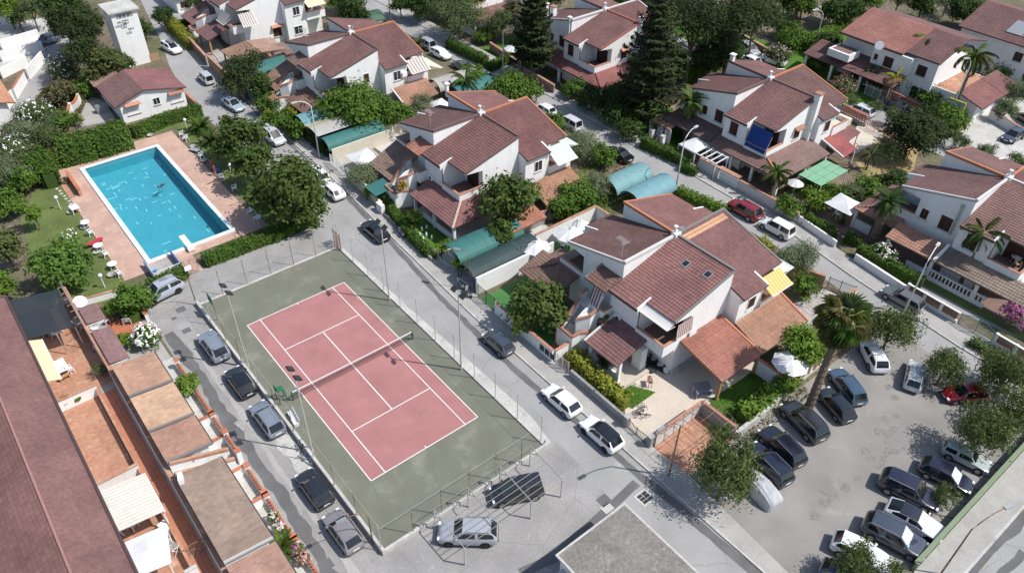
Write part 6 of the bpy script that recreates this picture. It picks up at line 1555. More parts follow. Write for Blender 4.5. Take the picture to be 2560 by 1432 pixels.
# ================================================================ parasols
def parasol(xy, label, r, h_, n=8, col=(.86, .86, .86), square=False, z=.01, arm=None):
    t = thing('parasol', label, 'parasol', (*xy, z)); mb = MB(); k = 4 if square else n; ph = PI / 4 if square else 0
    rr = r * (1.414 if square else 1)
    m_ = 3
    for i in range(k):
        a0, a1 = ph + 2 * PI * i / k, ph + 2 * PI * (i + 1) / k
        for j in range(m_):
            f0, f1 = j / m_, (j + 1) / m_; zz = lambda f: h_ - (h_ * .22) * f ** 1.15
            def q(a, f): return (rr * f * math.cos(a), rr * f * math.sin(a), zz(f))
            am = (a0 + a1) / 2; inn = math.cos((a1 - a0) / 2) * .985
            def qm(f): return (rr * f * inn * math.cos(am), rr * f * inn * math.sin(am), zz(f) - .04 * f * r)
            if j == 0: mb.add([q(a0, 0), q(a0, f1), qm(f1), q(a1, f1)], [(0, 1, 2), (0, 2, 3)])
            else: mb.add([q(a0, f0), q(a0, f1), qm(f1), qm(f0)], [(0, 1, 2, 3)]); mb.add([qm(f0), qm(f1), q(a1, f1), q(a1, f0)], [(0, 1, 2, 3)])
    mb.build('canopy', 'cloth', t, color=col)
    if arm is None:
        mb = MB(); mb.cyl(0, 0, 0, h_ + .1, .03, 8); mb.build('pole', 'metal_white', t)
        mb = MB(); mb.lathe([(.3, 0), (.3, .06), (.08, .1)], 0, 0, 12); mb.build('base', 'concrete', t)
    else:
        mb = MB(); mb.tube([(arm[0], arm[1], 0), (arm[0], arm[1], h_ + .35), (arm[0] * .5, arm[1] * .5, h_ + .45), (0, 0, h_ + .05)], .035, 6); mb.build('pole', 'metal_dark', t)
    for i in range(k):
        a = ph + 2 * PI * i / k; mb = MB(); mb.bar((0, 0, h_ - .06), (rr * .98 * math.cos(a), rr * .98 * math.sin(a), h_ * .78 - .03), .012); mb.build('rib', 'metal_grey', t)
    return t
parasol((36.49,-14.24), 'large white scalloped parasol between the pinkish wall and the round lemon tree', 1.75, 2.75)
parasol((29.45,13.86), 'leftmost of the three white parasols on the green mat, with a dark arm', 1.65, 2.7, arm=(-1.9, .3)); parasol((33.99,13.34), 'middle of the three white parasols by the white wall', 1.75, 2.7, arm=(1.6, .6)); parasol((36.41,14.11), 'small white parasol farthest back behind the nearest villa', 1.1, 2.4)
parasol((24.38,42.20), 'white square parasol in the yard beside the beige carport wall', 1.6, 2.6, square=True)
parasol((40.69,48.44), 'white square parasol behind the round bush between two villas', 1.3, 2.4, square=True); parasol((27.85,51.90) , 'white cloth parasol half hidden under the tree by the ribbed carport', .8, 2.2)
parasol((61.09,56.81), 'white parasol on the lawn above the tan block wall', 1.5, 2.6)
parasol((64.04,-2.32), 'white square parasol with a finial over garden furniture at the right', 1.75, 2.7, square=True)
parasol((117.41,36.02), 'white square parasol on the lit lawn at the top right', 1.8, 2.7, square=True)
parasol((125.77,5.39), 'white parasol by the house with solar panels at the right edge', 1.7, 2.6); parasol((63.82,4.41), 'small white parasol under the weeping bush beside the green panel roof', 1.1, 2.2)
def canopy_tent(pts, zt, label):
    t = thing('garden_canopy', label, 'canopy', (0, 0, 0)); c_ = (sum(p[0] for p in pts) / 4, sum(p[1] for p in pts) / 4, zt + .55)
    mb = MB()
    for i in range(4): a, b = pts[i], pts[(i + 1) % 4]; mb.add([(*a, zt), (*b, zt), c_], [(0, 1, 2)]); mb.add([(*a, zt), (*b, zt), (*b, zt - .2), (*a, zt - .2)], [(0, 1, 2, 3)])
    mb.build('fabric', 'cloth', t, color=(.86, .86, .86))
    for p in pts: mb = MB(); mb.bar((*p, 0), (*p, zt), .035); mb.build('post', 'metal_white', t)
canopy_tent([(58.7, 19.2), (58.6, 16.4), (61.6, 16.4), (62.6, 19.0)], 2.35, 'white fabric garden canopy by the street next to the date palm')
ts = thing('garden_pavilion', 'small pavilion with white curtains and an orange tiled roof under the tall conifer', 'pavilion', (0, 0, 0))
lean_roof(ts, 'roof', (60.6, 22.6), (60.6, 26.0), 2.3, (2.0, 0), 2.7, (.36, .17, .10)); lean_roof(ts, 'roof', (64.6, 22.6), (64.6, 26.0), 2.3, (-2.0, 0), 2.7, (.3, .13, .085))
for i, y in enumerate((22.9, 24.3, 25.7)):
    mb = MB(); mb.box(60.75, 60.85, y - .55, y + .55, .1, 2.25); mb.build('curtain', 'cloth', ts, color=(.72, .74, .76))
porch_posts(ts, [(60.8, 22.8), (60.8, 25.8), (64.3, 22.8), (64.3, 25.8)], 2.3, .14, 'wood_post')
# furniture of the plots
tt = thing('folded_table', 'grey folding table tennis table standing on the pale drive', 'table', (*(28.80,-10.57), .01), -.45)
mb = MB(); mb.add([(-.75, -.5, .72), (.8, -.5, .72), (.8, .6, .98), (-.75, .6, .98), (-.75, -.5, .76), (.8, -.5, .76), (.8, .6, 1.02), (-.75, .6, 1.02)], [(0, 1, 2, 3), (7, 6, 5, 4), (0, 4, 5, 1), (1, 5, 6, 2), (2, 6, 7, 3), (3, 7, 4, 0)]); mb.build('table_top', 'plain', tt, color=(.20, .19, .205))
mb = MB(); mb.box(-.7, .7, -.55, -.5, .3, .72); mb.build('apron', 'plain', tt, color=(.10, .13, .2))
for x in (-.65, .65):
    for y in (-.4, .45): mb = MB(); mb.bar((x, y, 0), (x, y, .75), .03); mb.build('leg', 'metal_white', tt)
bb = thing('barbecue', 'brown box barbecue on thin legs at the lawn edge', 'barbecue', (*(25.86,-6.80), .01), .9)
mb = MB(); mb.box(-.4, .4, -.18, .18, .62, .84); mb.build('firebox', 'metal_rust', bb)
for x in (-.35, .35):
    for y in (-.14, .14): mb = MB(); mb.bar((x, y, 0), (x, y, .64), .02); mb.build('leg', 'metal_dark', bb)
def dark_armchair(xy, rz, lab):
    t = thing('dark_armchair', lab, 'armchair', (*xy, .01), rz)
    mb = MB(); mb.box(-.36, .36, -.36, .36, .1, .38); mb.build('frame', 'metal_dark', t); mb = MB(); mb.box(-.27, .27, -.26, .32, .38, .48); mb.build('cushion', 'plain', t, color=(.5, .5, .47))
    mb = MB(); mb.box(-.36, .36, -.46, -.33, .1, .82); mb.build('backrest', 'metal_dark', t)
    for s in (-1, 1): mb = MB(); mb.box(s * .4 - .05, s * .4 + .05, -.4, .36, .1, .6); mb.build('armrest', 'metal_dark', t)
dark_armchair((28.38,-5.01), -2.4, 'black armchair with a pale cushion, the left one by the white porch wall'); dark_armchair((28.43,-5.79), 2.2, 'black armchair with a pale cushion, the right one by the white porch wall')
t = thing('tyre_table', 'low round black table in front of the two black armchairs', 'table', (*(27.39,-5.57), .01)); mb = MB(); mb.lathe([(.45, 0), (.5, .1), (.5, .3), (.3, .34), (.01, .3)], 0, 0, 14); mb.build('table_top', 'metal_dark', t)
tag(obj('basin', MB().lathe([(.2, 0), (.28, .4), (.24, .4), (.01, .35)], 0, 0, 12).mesh('basin', 'plastic_white'), None, (*(28.30,-6.63), .01)), 'white basin by the white step of the nearest villa', 'basin')
mb = MB(); mb.box(-.3, 3.6, -.3, .05, 0, .3); mb.build('step', 'concrete_light', A, loc=(-6.6, -7.1, 0))
lounger((32.10,14.61), -.5, 'red deck chair on the green mat beside the parasols', (.55, .03, .06)); table((30.58,14.38), .4, 'small blue grey table near the red deck chair', .8, .7, .6, 'plain', .02, (.22, .33, .42))
round_table((34.39,14.45), 'white table with chairs under the middle parasol')
for k, q in enumerate(((33.75,14.56), (33.64,13.88), (34.17,13.66))): chair(q, 1.0 + k, ['leftmost white chair at the table under the middle parasol', 'white chair in front of the table under the middle parasol', 'rightmost white chair at the table under the middle parasol'][k])
def bicycle(xy, rz, lab, col=(.05, .05, .06), z=.02, lean=.15):
    t = thing('bicycle', lab, 'bicycle', (*xy, z), rz); t.rotation_euler = (lean, 0, rz)
    for x in (-.52, .52):
        mb = MB(); mb.tube([(x + .33 * math.cos(2 * PI * k / 20), 0, .34 + .33 * math.sin(2 * PI * k / 20)) for k in range(21)], .022, 5, cap=False); w_ = mb.build('wheel', 'metal_dark', t)
        mb = MB()
        for k in range(6): a = PI * k / 6; mb.bar((x - .32 * math.cos(a), 0, .34 - .32 * math.sin(a)), (x + .32 * math.cos(a), 0, .34 + .32 * math.sin(a)), .004)
        mb.build('spokes', 'galvanised', w_, kind='stuff')
    mb = MB()
    for a, b in (((-.52, .34), (-.18, .82)), ((-.52, .34), (-.02, .30)), ((-.02, .30), (-.2, .9)), ((-.02, .3), (.38, .78)), ((-.17, .8), (.38, .8)), ((.38, .95), (.52, .34))): mb.bar((a[0], 0, a[1]), (b[0], 0, b[1]), .02)
    mb.build('frame', 'plastic', t, color=col)
    mb = MB(); mb.box(-.33, -.08, -.07, .07, .9, .95); mb.build('saddle', 'metal_dark', t); mb = MB(); mb.bar((.36, -.28, 1.0), (.36, .28, 1.0), .015); mb.build('handlebar', 'metal_dark', t)
    return t
bicycle((22.78,-7.98), .3, 'black bicycle lying by the lawn corner inside the double bar gate', lean=1.2); bicycle((22.85,-8.76), -.9, 'black bicycle with a tall saddle on the pale drive behind the double bar gate', lean=.9)
bicycle((-3.0, 6.3), 1.5, 'black bicycle leaning on the court kerb under the floodlight pole'); bicycle((-3.2, 5.0), 1.75, 'dark bicycle with a blue frame leaning on the court kerb', (.03, .09, .22))
bicycle((-12.95,28.83), 1.9, 'white and blue bicycle against the terrace wall above the shrub', (.6, .62, .66)); bicycle((-8.1, 1.2), 1.6, 'white bicycle in the front yard by the brown garage', (.7, .7, .7))
# table and chairs on balconies / lawns
round_table((65.17,43.19), 'round white table on the open balcony between the two dark conifers', .5, 3.48); chair((65.13,43.77), 1.2, 'white chair beside the round table on the balcony between the conifers', z=3.48)
round_table((66.39,-20.53), 'round white table on the balcony of the villa at the right edge', .5, 3.48); 
chair((66.23,-19.97), .4, 'dark chair left of the round table on the right edge balcony', z=3.48, col=(.05, .04, .04)); chair((67.68,-20.49), -2, 'dark chair behind the round table on the right edge balcony', z=3.48, col=(.04, .05, .07)); chair((65.79,-21.01), 2.6, 'tan chair in front of the round table on the right edge balcony', z=3.48, col=(.5, .36, .22))
chair((68.92,-6.26), 2.9, 'white chair on the red floored terrace of the villa at the right edge', z=3.48)
table((65.46,-1.65), -.4, 'green topped garden table beside the white square parasol at the right', 1.0, 1.6, .72, 'plain', .02, (.22, .27, .17))
for k, (q, rz, lab) in enumerate((((63.97,-1.79), -1.9, 'white chair left of the green topped garden table'), ((65.58,-2.29), 1.3, 'white chair right of the green topped garden table'))): chair(q, rz, lab)
table((62.27,53.37), .5, 'long white table in the shade of the left dark conifer', .9, 2.0)
for k, (q, lab) in enumerate((((61.46,54.94), 'white chair left of the long table under the left conifer'), ((63.13,55.62), 'white chair behind the long table under the left conifer'), ((63.54,53.37), 'white chair right of the long table under the left conifer'), ((61.52,51.48), 'white chair in front of the long table under the left conifer'))): chair(q, k * 1.4, lab)
chair((60.68,54.19), .8, 'bright green plastic chair near the parasol by the tan block wall', col=(.06, .5, .08)); chair((60.03,54.11), 2.2, 'second bright green plastic chair, nearer the tan block wall', col=(.06, .45, .08))
rack((31.67,46.51), .5, 'white drying rack with washing against the yellow openwork wall')
for k, q in enumerate(((22.07,25.78), (21.93,24.91), (22.66,25.33), (22.83,26.49), (22.81,24.42), (23.54,26.55))):
    t = thing('garden_gnome', 'small white garden figure on the lawn behind the trimmed hedge', 'garden figure', (*q, .01), 0, 'white garden figures on the small lawn'); mb = MB(); mb.lathe([(.13, 0), (.15, .2), (.08, .35), (.1, .45), (.02, .55)], 0, 0, 8); mb.build('figure', 'plastic_white', t)
mb = MB()
t = thing('lawn_lamp', 'short lawn lamp with a green cap on the dry lawn, the upper one', 'lamp', (*(85.05,5.30), 0)); mb = MB(); mb.cyl(0, 0, 0, .7, .04, 6); mb.build('post', 'metal_rust', t); mb = MB(); mb.lathe([(.22, 0), (.18, .08), (.02, .14)], 0, 0, 10); mb.build('cap', 'plastic', t, color=(.2, .5, .4), loc=(0, 0, .7))
t = thing('lawn_lamp', 'short lawn lamp with a green cap on the dry lawn, the lower one', 'lamp', (*(81.24,3.54), 0)); mb = MB(); mb.cyl(0, 0, 0, .7, .04, 6); mb.build('post', 'metal_rust', t); mb = MB(); mb.lathe([(.22, 0), (.18, .08), (.02, .14)], 0, 0, 10); mb.build('cap', 'plastic', t, color=(.2, .5, .4), loc=(0, 0, .7))

# ================================================================ street lamps, signs, court fittings
def street_lamp(xy, h_, reach, label, m='metal_grey', r=.09):
    t = thing('street_lamp', label, 'street lamp', (*xy, 0), 0, 'curved arm street lamps')
    d = Vector((*reach, 0)); L_ = d.length
    pts = [(0, 0, 0), (0, 0, h_ * .75), (0, 0, h_ - 1.0)] + [(d.x * f, d.y * f, h_ - 1.0 + 1.0 * math.sin(PI / 2 * min(1, f * 1.5))) for f in (.15, .35, .6, .85)]
    mb = MB(); mb.tube(pts, [r, r * .75, r * .65, r * .6, r * .55, r * .5, r * .5], 8); mb.build('mast', m, t, smooth=True)
    mb = MB(); e = pts[-1]; a = math.atan2(d.y, d.x); mb.cbox(e[0] + .35 * math.cos(a), e[1] + .35 * math.sin(a), e[2] + .02, .75, .28, .14, a); mb.build('lamp_head', 'concrete_light' if m != 'metal_rust' else 'metal_grey', t)
    return t
street_lamp((19.6, -14.9), 7.5, (-2.2, .2), 'rusty lamp post beside the tall pepper tree at the arched bay', 'metal_rust')
street_lamp((21.2, 48.2), 8.6, (-2.0, .2), 'grey curved street lamp by the teal and ribbed carports', 'metal_white')
street_lamp((52.2, 13.6), 8.6, (2.0, .2), 'grey curved street lamp by the pale teal tunnel roofs on the rear street', 'metal_white')
street_lamp((52.3, -16.8), 8.8, (2.2, .4), 'grey curved street lamp above the dark hatchback on the rear street', 'metal_white')
street_lamp((55.28,52.18), 8.4, (2.0, -.3), 'grey curved street lamp on the rear street by the tan block walls', 'metal_white')
street_lamp((103.66,28.66), 7.5, (-2.0, .6), 'grey curved street lamp by the lit lawn at the upper right', 'metal_white')
street_lamp((97.50,1.91), 10, (-.8, .4), 'slim street lamp by the yellow framed sign at the upper right', 'metal_white')
street_lamp((28.9, -33.6), 7.0, (3.0, -.8), 'brown street lamp on the pavement at the lower right, arm over the road', 'metal_rust', .07)
street_lamp((20.9, 13.0 + 1.5), 5.0, (-.6, 1.0), 'thin rusty hooked post beside the tunnel carports', 'metal_rust', .05)
street_lamp((-2.75, 29.9), 4.4, (-2.2, .2), 'rusty curved lamp post at the top left corner of the court', 'metal_rust', .06)
street_lamp((-2.85, -5.0), 4.6, (-1.9, .2), 'rusty lamp post at the near left corner of the court', 'metal_rust', .06)
t = thing('sign_frame', 'sign board in a yellow frame on posts by the concrete lane', 'sign', (*(97.50,1.61), 0))
mb = MB(); mb.box(-.06, .06, -1.1, 1.1, 2.4, 3.7); mb.build('board', 'plain', t, color=(.30, .38, .42)); 
for z in (2.35, 3.7): mb = MB(); mb.box(-.09, .09, -1.2, 1.2, z, z + .12); mb.build('frame', 'plain', t, color=(.62, .48, .05))
for y in (-1.15, 1.15): mb = MB(); mb.box(-.09, .09, y - .06, y + .06, 0, 3.8); mb.build('post', 'plain', t, color=(.62, .48, .05))
t = thing('utility_pole', 'weathered pole at the top of the rear street', 'pole', (*(52.59,80.46), 0)); mb = MB(); mb.tube([(0, 0, 0), (0, 0, 8)], .11, 6, r1=.08); mb.build('shaft', 'bark', t)
t = thing('umpire_chair', 'green umpire chair at the left end of the tennis net', 'umpire chair', (-1.75, 12.5, .03), -1.57)
for x, y in ((-.3, -.3), (.3, -.3), (-.3, .3), (.3, .3)): mb = MB(); mb.bar((x * 1.2, y * 1.2, 0), (x, y, 1.5), .03); mb.build('leg', 'plain', t, color=(.03, .12, .07))
mb = MB(); mb.box(-.32, .32, -.3, .3, 1.5, 1.56); mb.build('seat', 'plain', t, color=(.03, .14, .08)); mb = MB(); mb.box(-.32, .32, -.36, -.3, 1.56, 2.1); mb.build('backrest', 'plain', t, color=(.03, .14, .08))
for z in (.4, .8, 1.15): mb = MB(); mb.bar((-.34, .34, z), (.34, .34, z), .025); mb.build('rung', 'plain', t, color=(.03, .12, .07))
t = thing('court_bench', 'white slatted bench at the left side of the court', 'bench', (-2.0, 9.7, .03), 1.45)
for k in range(4): mb = MB(); mb.box(-.9, .9, -.22 + .12 * k, -.13 + .12 * k, .42, .45); mb.build('slat', 'plastic_white', t)
for x in (-.75, .75): mb = MB(); mb.box(x - .03, x + .03, -.2, .2, 0, .42); mb.build('leg', 'metal_white', t)
for k in range(2): mb = MB(); mb.box(-.9, .9, -.3, -.27, .6 + .14 * k, .7 + .14 * k); mb.build('back_slat', 'plastic_white', t)
tag(obj('court_screen', MB().box(-.03, .03, -.6, .6, 1.9, 2.9).box(-.03, .03, -.62, -.56, 0, 1.9).mesh('court_screen', 'plain'), None, (-2.0, 26.9, .03), 0, (.04, .16, .10)), 'small dark green board on a post at the far left of the court', 'board')
gt = bar_gate((13.5, 30.3), (13.5, 28.8), 2.2, 'tall mesh gate at the far street corner of the tennis court', 'metal_rust')
t = bar_gate((-1.67,35.02), (-0.40,35.08), 1.9, 'rusty gate with a white notice at the entrance of the pool garden', 'metal_rust')
mb = MB(); q = (-1.61,34.17); mb.box(q[0] - .35, q[0] + .35, q[1] - .02, q[1] + .02, 1.3, 1.9); mb.build('notice', 'plastic_white', t)
for (x, y, lab) in ((20.3, 15.4, 'grey moped on the pavement by the dark tunnel carport, left one'), (20.2, 13.8, 'grey moped on the pavement by the dark tunnel carport, right one'), (20.4, 27.0, 'dark moped beside the trimmed hedge by the black car')):
    t = thing('moped', lab, 'moped', (x, y, .12), 1.4)
    for xx in (-.5, .5): mb = MB(); mb.tube([(xx, -.05, .24), (xx, .05, .24)], .24, 12); mb.build('wheel', 'metal_dark', t)
    mb = MB(); mb.box(-.6, .1, -.14, .14, .4, .68); mb.build('body', 'plain', t, color=(.3, .31, .33)); mb = MB(); mb.box(-.05, .4, -.12, .12, .25, .35); mb.build('footboard', 'metal_dark', t)
    mb = MB(); mb.box(.38, .5, -.16, .16, .25, .95); mb.build('leg_shield', 'plain', t, color=(.42, .43, .45)); mb = MB(); mb.box(-.6, 0, -.13, .13, .68, .78); mb.build('saddle', 'metal_dark', t); mb = MB(); mb.bar((.42, -.3, 1.02), (.42, .3, 1.02), .02); mb.build('handlebar', 'metal_dark', t)


# ================================================================ cars
def paint_mat():
    m = mat('car_paint', (.5, .5, .5), .2, spec=.6, coat=1.0, objcol=True, noise=.03, nscale=2)
paint_mat()
mat('car_glass', (.012, .016, .018), .05, spec=.7); mat('tyre', (.018, .018, .018), .8); mat('rim', (.38, .38, .39), .35, metal=.8); mat('rim_dark', (.05, .05, .05), .4, metal=.5)
mat('headlight', (.75, .77, .8), .12, spec=.7); mat('taillight', (.33, .01, .012), .2, spec=.6); mat('black_trim', (.022, .022, .024), .6); mat('sunshade', (.55, .6, .62), .4)

def lerp_prof(xs, keys):
    kx = [k[0] for k in keys]; ky = [k[1] for k in keys]
    t = np.interp(xs, kx, ky)
    return t
# each type: length, width, height, profile keys as fractions of the length from the nose
CT = {
 'hatch': dict(L=4.05, W=1.74, H=1.46, hood=.23, a=(.25, .43), rr=.86, rb=.97, hz=.82, tz=.96, belt=.93, wb=(.19, .80)),
 'small': dict(L=3.6, W=1.62, H=1.50, hood=.17, a=(.19, .36), rr=.88, rb=.98, hz=.85, tz=1.0, belt=.95, wb=(.17, .82)),
 'suv': dict(L=4.5, W=1.86, H=1.66, hood=.25, a=(.27, .42), rr=.89, rb=.985, hz=1.0, tz=1.08, belt=1.05, wb=(.19, .80)),
 'wagon': dict(L=4.4, W=1.76, H=1.50, hood=.24, a=(.26, .43), rr=.90, rb=.985, hz=.84, tz=.94, belt=.93, wb=(.19, .79)),
 'sedan': dict(L=4.4, W=1.74, H=1.42, hood=.26, a=(.28, .45), rr=.70, rb=.84, hz=.82, tz=.95, belt=.92, wb=(.19, .80)),
 'coupe': dict(L=4.3, W=1.80, H=1.44, hood=.25, a=(.27, .45), rr=.76, rb=.965, hz=.84, tz=.98, belt=.96, wb=(.19, .80)),
 'boxy': dict(L=3.75, W=1.56, H=1.40, hood=.27, a=(.29, .41), rr=.93, rb=.985, hz=.85, tz=.9, belt=.88, wb=(.18, .80)),
 'van': dict(L=4.3, W=1.78, H=1.82, hood=.19, a=(.20, .37), rr=.95, rb=.99, hz=.95, tz=1.05, belt=1.05, wb=(.17, .80)),
}
CARM = {}
def car_meshes(kind):
    if kind in CARM: return CARM[kind]
    c = CT[kind]; L, W, H = c['L'], c['W'], c['H']
    fr = sorted(set([0, .008, .02, .045, .09, .14, c['hood'] * .8, c['hood'], c['a'][0], c['a'][1], c['rr'], c['rb'], .955, .985, .995, 1.0] + [c['a'][0] + (c['a'][1] - c['a'][0]) * k / 5 for k in range(1, 5)] + [c['a'][1] + (c['rr'] - c['a'][1]) * k / 9 for k in range(1, 9)] + [c['rr'] + (c['rb'] - c['rr']) * k / 4 for k in range(1, 4)]))
    xs = np.array(fr)
    boxy = kind in ('boxy', 'van'); nose = .93 if boxy else .78
    hw = np.interp(xs, [0, .008, .02, .045, .10, .2, .8, .92, .975, .995, 1], [nose - .10, nose, nose + .05, nose + .1 if not boxy else .97, .96, 1, 1, .97, .93 if not boxy else .97, .88, .82]) * W / 2
    zb = np.interp(xs, [0, .03, .12, .88, .97, 1], [.36, .24, .22, .22, .28, .38])
    zs = np.interp(xs, [0, .01, .03, .08, c['hood'], c['a'][1], c['rr'], min(.97, c['rb'] + .005), .985, 1], [.52, .60, c['hz'] * .80, c['hz'] * .86, c['hz'], c['belt'], c['belt'] + .02, c['tz'] - .02, c['tz'] - .08, c['tz'] - .26])
    zt = np.interp(xs, [0, .01, .03, .08, c['hood'], c['a'][0], c['a'][1], (c['a'][1] + c['rr']) / 2, c['rr'], c['rb'], .985, 1], [.55, .64, c['hz'] * .83, c['hz'] * .90, c['hz'] + .03, c['hz'] + .05, H - .035, H, H - .06, c['tz'] + .02, c['tz'] - .05, c['tz'] - .24])
    if c['rb'] > .98: zt[-2] = min(zt[-2], zt[-3]); 
    zt = np.maximum(zt, zs + .01)
    gh = np.clip((zt - zs) / (H - c['belt']), 0, 1)
    wt = hw * (.86 - .13 * gh)
    secs = []
    for i, f in enumerate(xs):
        x = L / 2 - f * L; a, b, s, t_, w_, q = hw[i], zb[i], zs[i], zt[i], wt[i], gh[i]
        m = (b + s) / 2
        P_ = [(0, b), (a * .75, b), (a * .95, b + .07), (a, b + .18), (a * 1.0, m + .02), (a * .985, s - .05), (a * .955, s)]
        top = t_ - .05 * q - .004
        for k in (.10, .5, .90, 1.0): P_.append((a * .955 * (1 - k) * 1 + k * w_ if k else a, s + (top - s) * k))
        P_ += [(w_ * .86, t_ - .012), (w_ * .5, t_), (0, t_ + .006)]
        secs.append([(x, y, z) for y, z in P_])
    n = len(secs[0]); V = []; idx = {}
    for i, sc_ in enumerate(secs):
        for j, p in enumerate(sc_): idx[(i, j, 1)] = len(V); V.append(p)
        for j, p in enumerate(sc_):
            if j in (0, n - 1): idx[(i, j, -1)] = idx[(i, j, 1)]
            else: idx[(i, j, -1)] = len(V); V.append((p[0], -p[1], p[2]))
    groups = {'body': [], 'windscreen': [], 'rear_window': [], 'side_window': [], 'side_window2': [], 'roof': []}
    pil = [c['a'][1] + (c['rr'] - c['a'][1]) * .48]
    for i in range(len(xs) - 1):
        fm = (xs[i] + xs[i + 1]) / 2; q = (gh[i] + gh[i + 1]) / 2
        for j in range(n - 1):
            for s in (1, -1):
                quad = (idx[(i, j, s)], idx[(i + 1, j, s)], idx[(i + 1, j + 1, s)], idx[(i, j + 1, s)])
                if s == -1: quad = quad[::-1]
                quad = tuple(dict.fromkeys(quad))
                g = 'body'
                if j in (7, 8) and q > .42 and c['a'][0] + .03 < fm < c['rb'] - (.05 if kind != 'coupe' else .09):
                    near_p = abs(fm - pil[0]) < (c['rr'] - c['a'][1]) * .05
                    g = 'body' if near_p else ('side_window' if s == 1 else 'side_window2')
                elif j >= n - 3 and c['a'][0] < fm < c['a'][1] and q > .06: g = 'windscreen'
                elif j >= n - 3 and c['rr'] < fm < c['rb'] and q > .12: g = 'rear_window'
                elif j >= n - 4 and c['a'][1] <= fm <= c['rr']: g = 'roof'
                groups[g].append(quad)
    groups['body'].append(tuple([idx[(0, j, 1)] for j in range(n)] + [idx[(0, j, -1)] for j in range(n - 2, 0, -1)]))
    groups['body'].append(tuple([idx[(len(xs) - 1, j, 1)] for j in range(n)] + [idx[(len(xs) - 1, j, -1)] for j in range(n - 2, 0, -1)])[::-1])
    out = {}
    for g, fs in groups.items():
        used = sorted({v for f in fs for v in f}); mp = {v: k for k, v in enumerate(used)}
        me = bpy.data.meshes.new(g.rstrip('2')); me.from_pydata([V[v] for v in used], [], [tuple(mp[v] for v in f) for f in fs])
        me.materials.append(MATS['car_paint' if g in ('body', 'roof') else 'car_glass'])
        me.polygons.foreach_set('use_smooth', [True] * len(fs)); me.set_sharp_from_angle(angle=R_(38)); out[g] = me
    # fittings
    def mk(name, m, fn):
        b = MB(); fn(b); return b.mesh(name, m, True) if name in ('tyre',) else b.mesh(name, m)
    R = .32 if kind not in ('suv', 'van') else .35
    out['R'] = R
    b = MB(); b.tube([(0, -.10, 0), (0, .10, 0)], R, 18); out['wheel'] = b.mesh('tyre', 'tyre')
    b = MB(); b.tube([(0, .09, 0), (0, .112, 0)], R * .66, 14)
    for k in range(5):
        a = 2 * PI * k / 5; b.bar((0, .114, 0), (R * .6 * math.cos(a), .114, R * .6 * math.sin(a)), .03)
    out['rim'] = b.mesh('rim', 'rim'); out['rimd'] = b.mesh('rim', 'rim_dark')
    b = MB(); b.tube([(0, -.005, 0), (0, .008, 0)], R * 1.16, 18); out['arch'] = b.mesh('wheel_arch', 'black_trim')
    zl = float(np.interp(.04, xs, zs)); wl = float(np.interp(.05, xs, hw)); zr2 = float(np.interp(.99, xs, zs)); wr = float(np.interp(.985, xs, hw))
    b = MB(); b.box(-.17, .16, -.15, .12, -.07, .06); out['headlight'] = b.mesh('headlight', 'headlight'); out['hl'] = (L * .462, wl * .80, zl - .045)
    b = MB(); b.box(-.05, .06, -.14, .1, -.13, .12); out['taillight'] = b.mesh('tail_light', 'taillight'); out['tl'] = (-L * .478, wr * .86, min(zr2, c['tz']) - .10)
    b = MB(); b.box(-.06, .08, -.02, .17, -.05, .07); out['mirror'] = b.mesh('wing_mirror', 'car_paint'); out['mi'] = (L / 2 - (c['a'][0] + .06) * L, W / 2 * .95, c['belt'] + .04)
    b = MB(); b.box(-.012, .012, -.26, .26, -.055, .055); out['plate'] = b.mesh('number_plate', 'plastic_white')
    b = MB(); b.box(-.03, .04, -W * .36, W * .36, -.12, .10); out['bumper'] = b.mesh('bumper', 'black_trim')
    b = MB(); b.bar((L / 2 - c['a'][1] * L - .15, 0, 0), (L / 2 - c['rr'] * L + .1, 0, 0), .022); out['rail'] = b.mesh('roof_rail', 'rim')
    b = MB(); b.box(-L * .29, L * .27, -.01, .012, 0, .11); out['sill'] = b.mesh('side_sill', 'black_trim')
    b = MB(); b.bar((0, 0, 0), (-.12, 0, .16), .01); out['aerial'] = b.mesh('aerial', 'black_trim')
    CARM[kind] = out
    return out
WHT_ = (.80, .80, .80); BLK = (.012, .013, .016); NAVY = (.012, .017, .034); SIL = (.42, .43, .45); GRY = (.20, .22, .25); DGR = (.07, .075, .085); BLUEG = (.17, .22, .28)
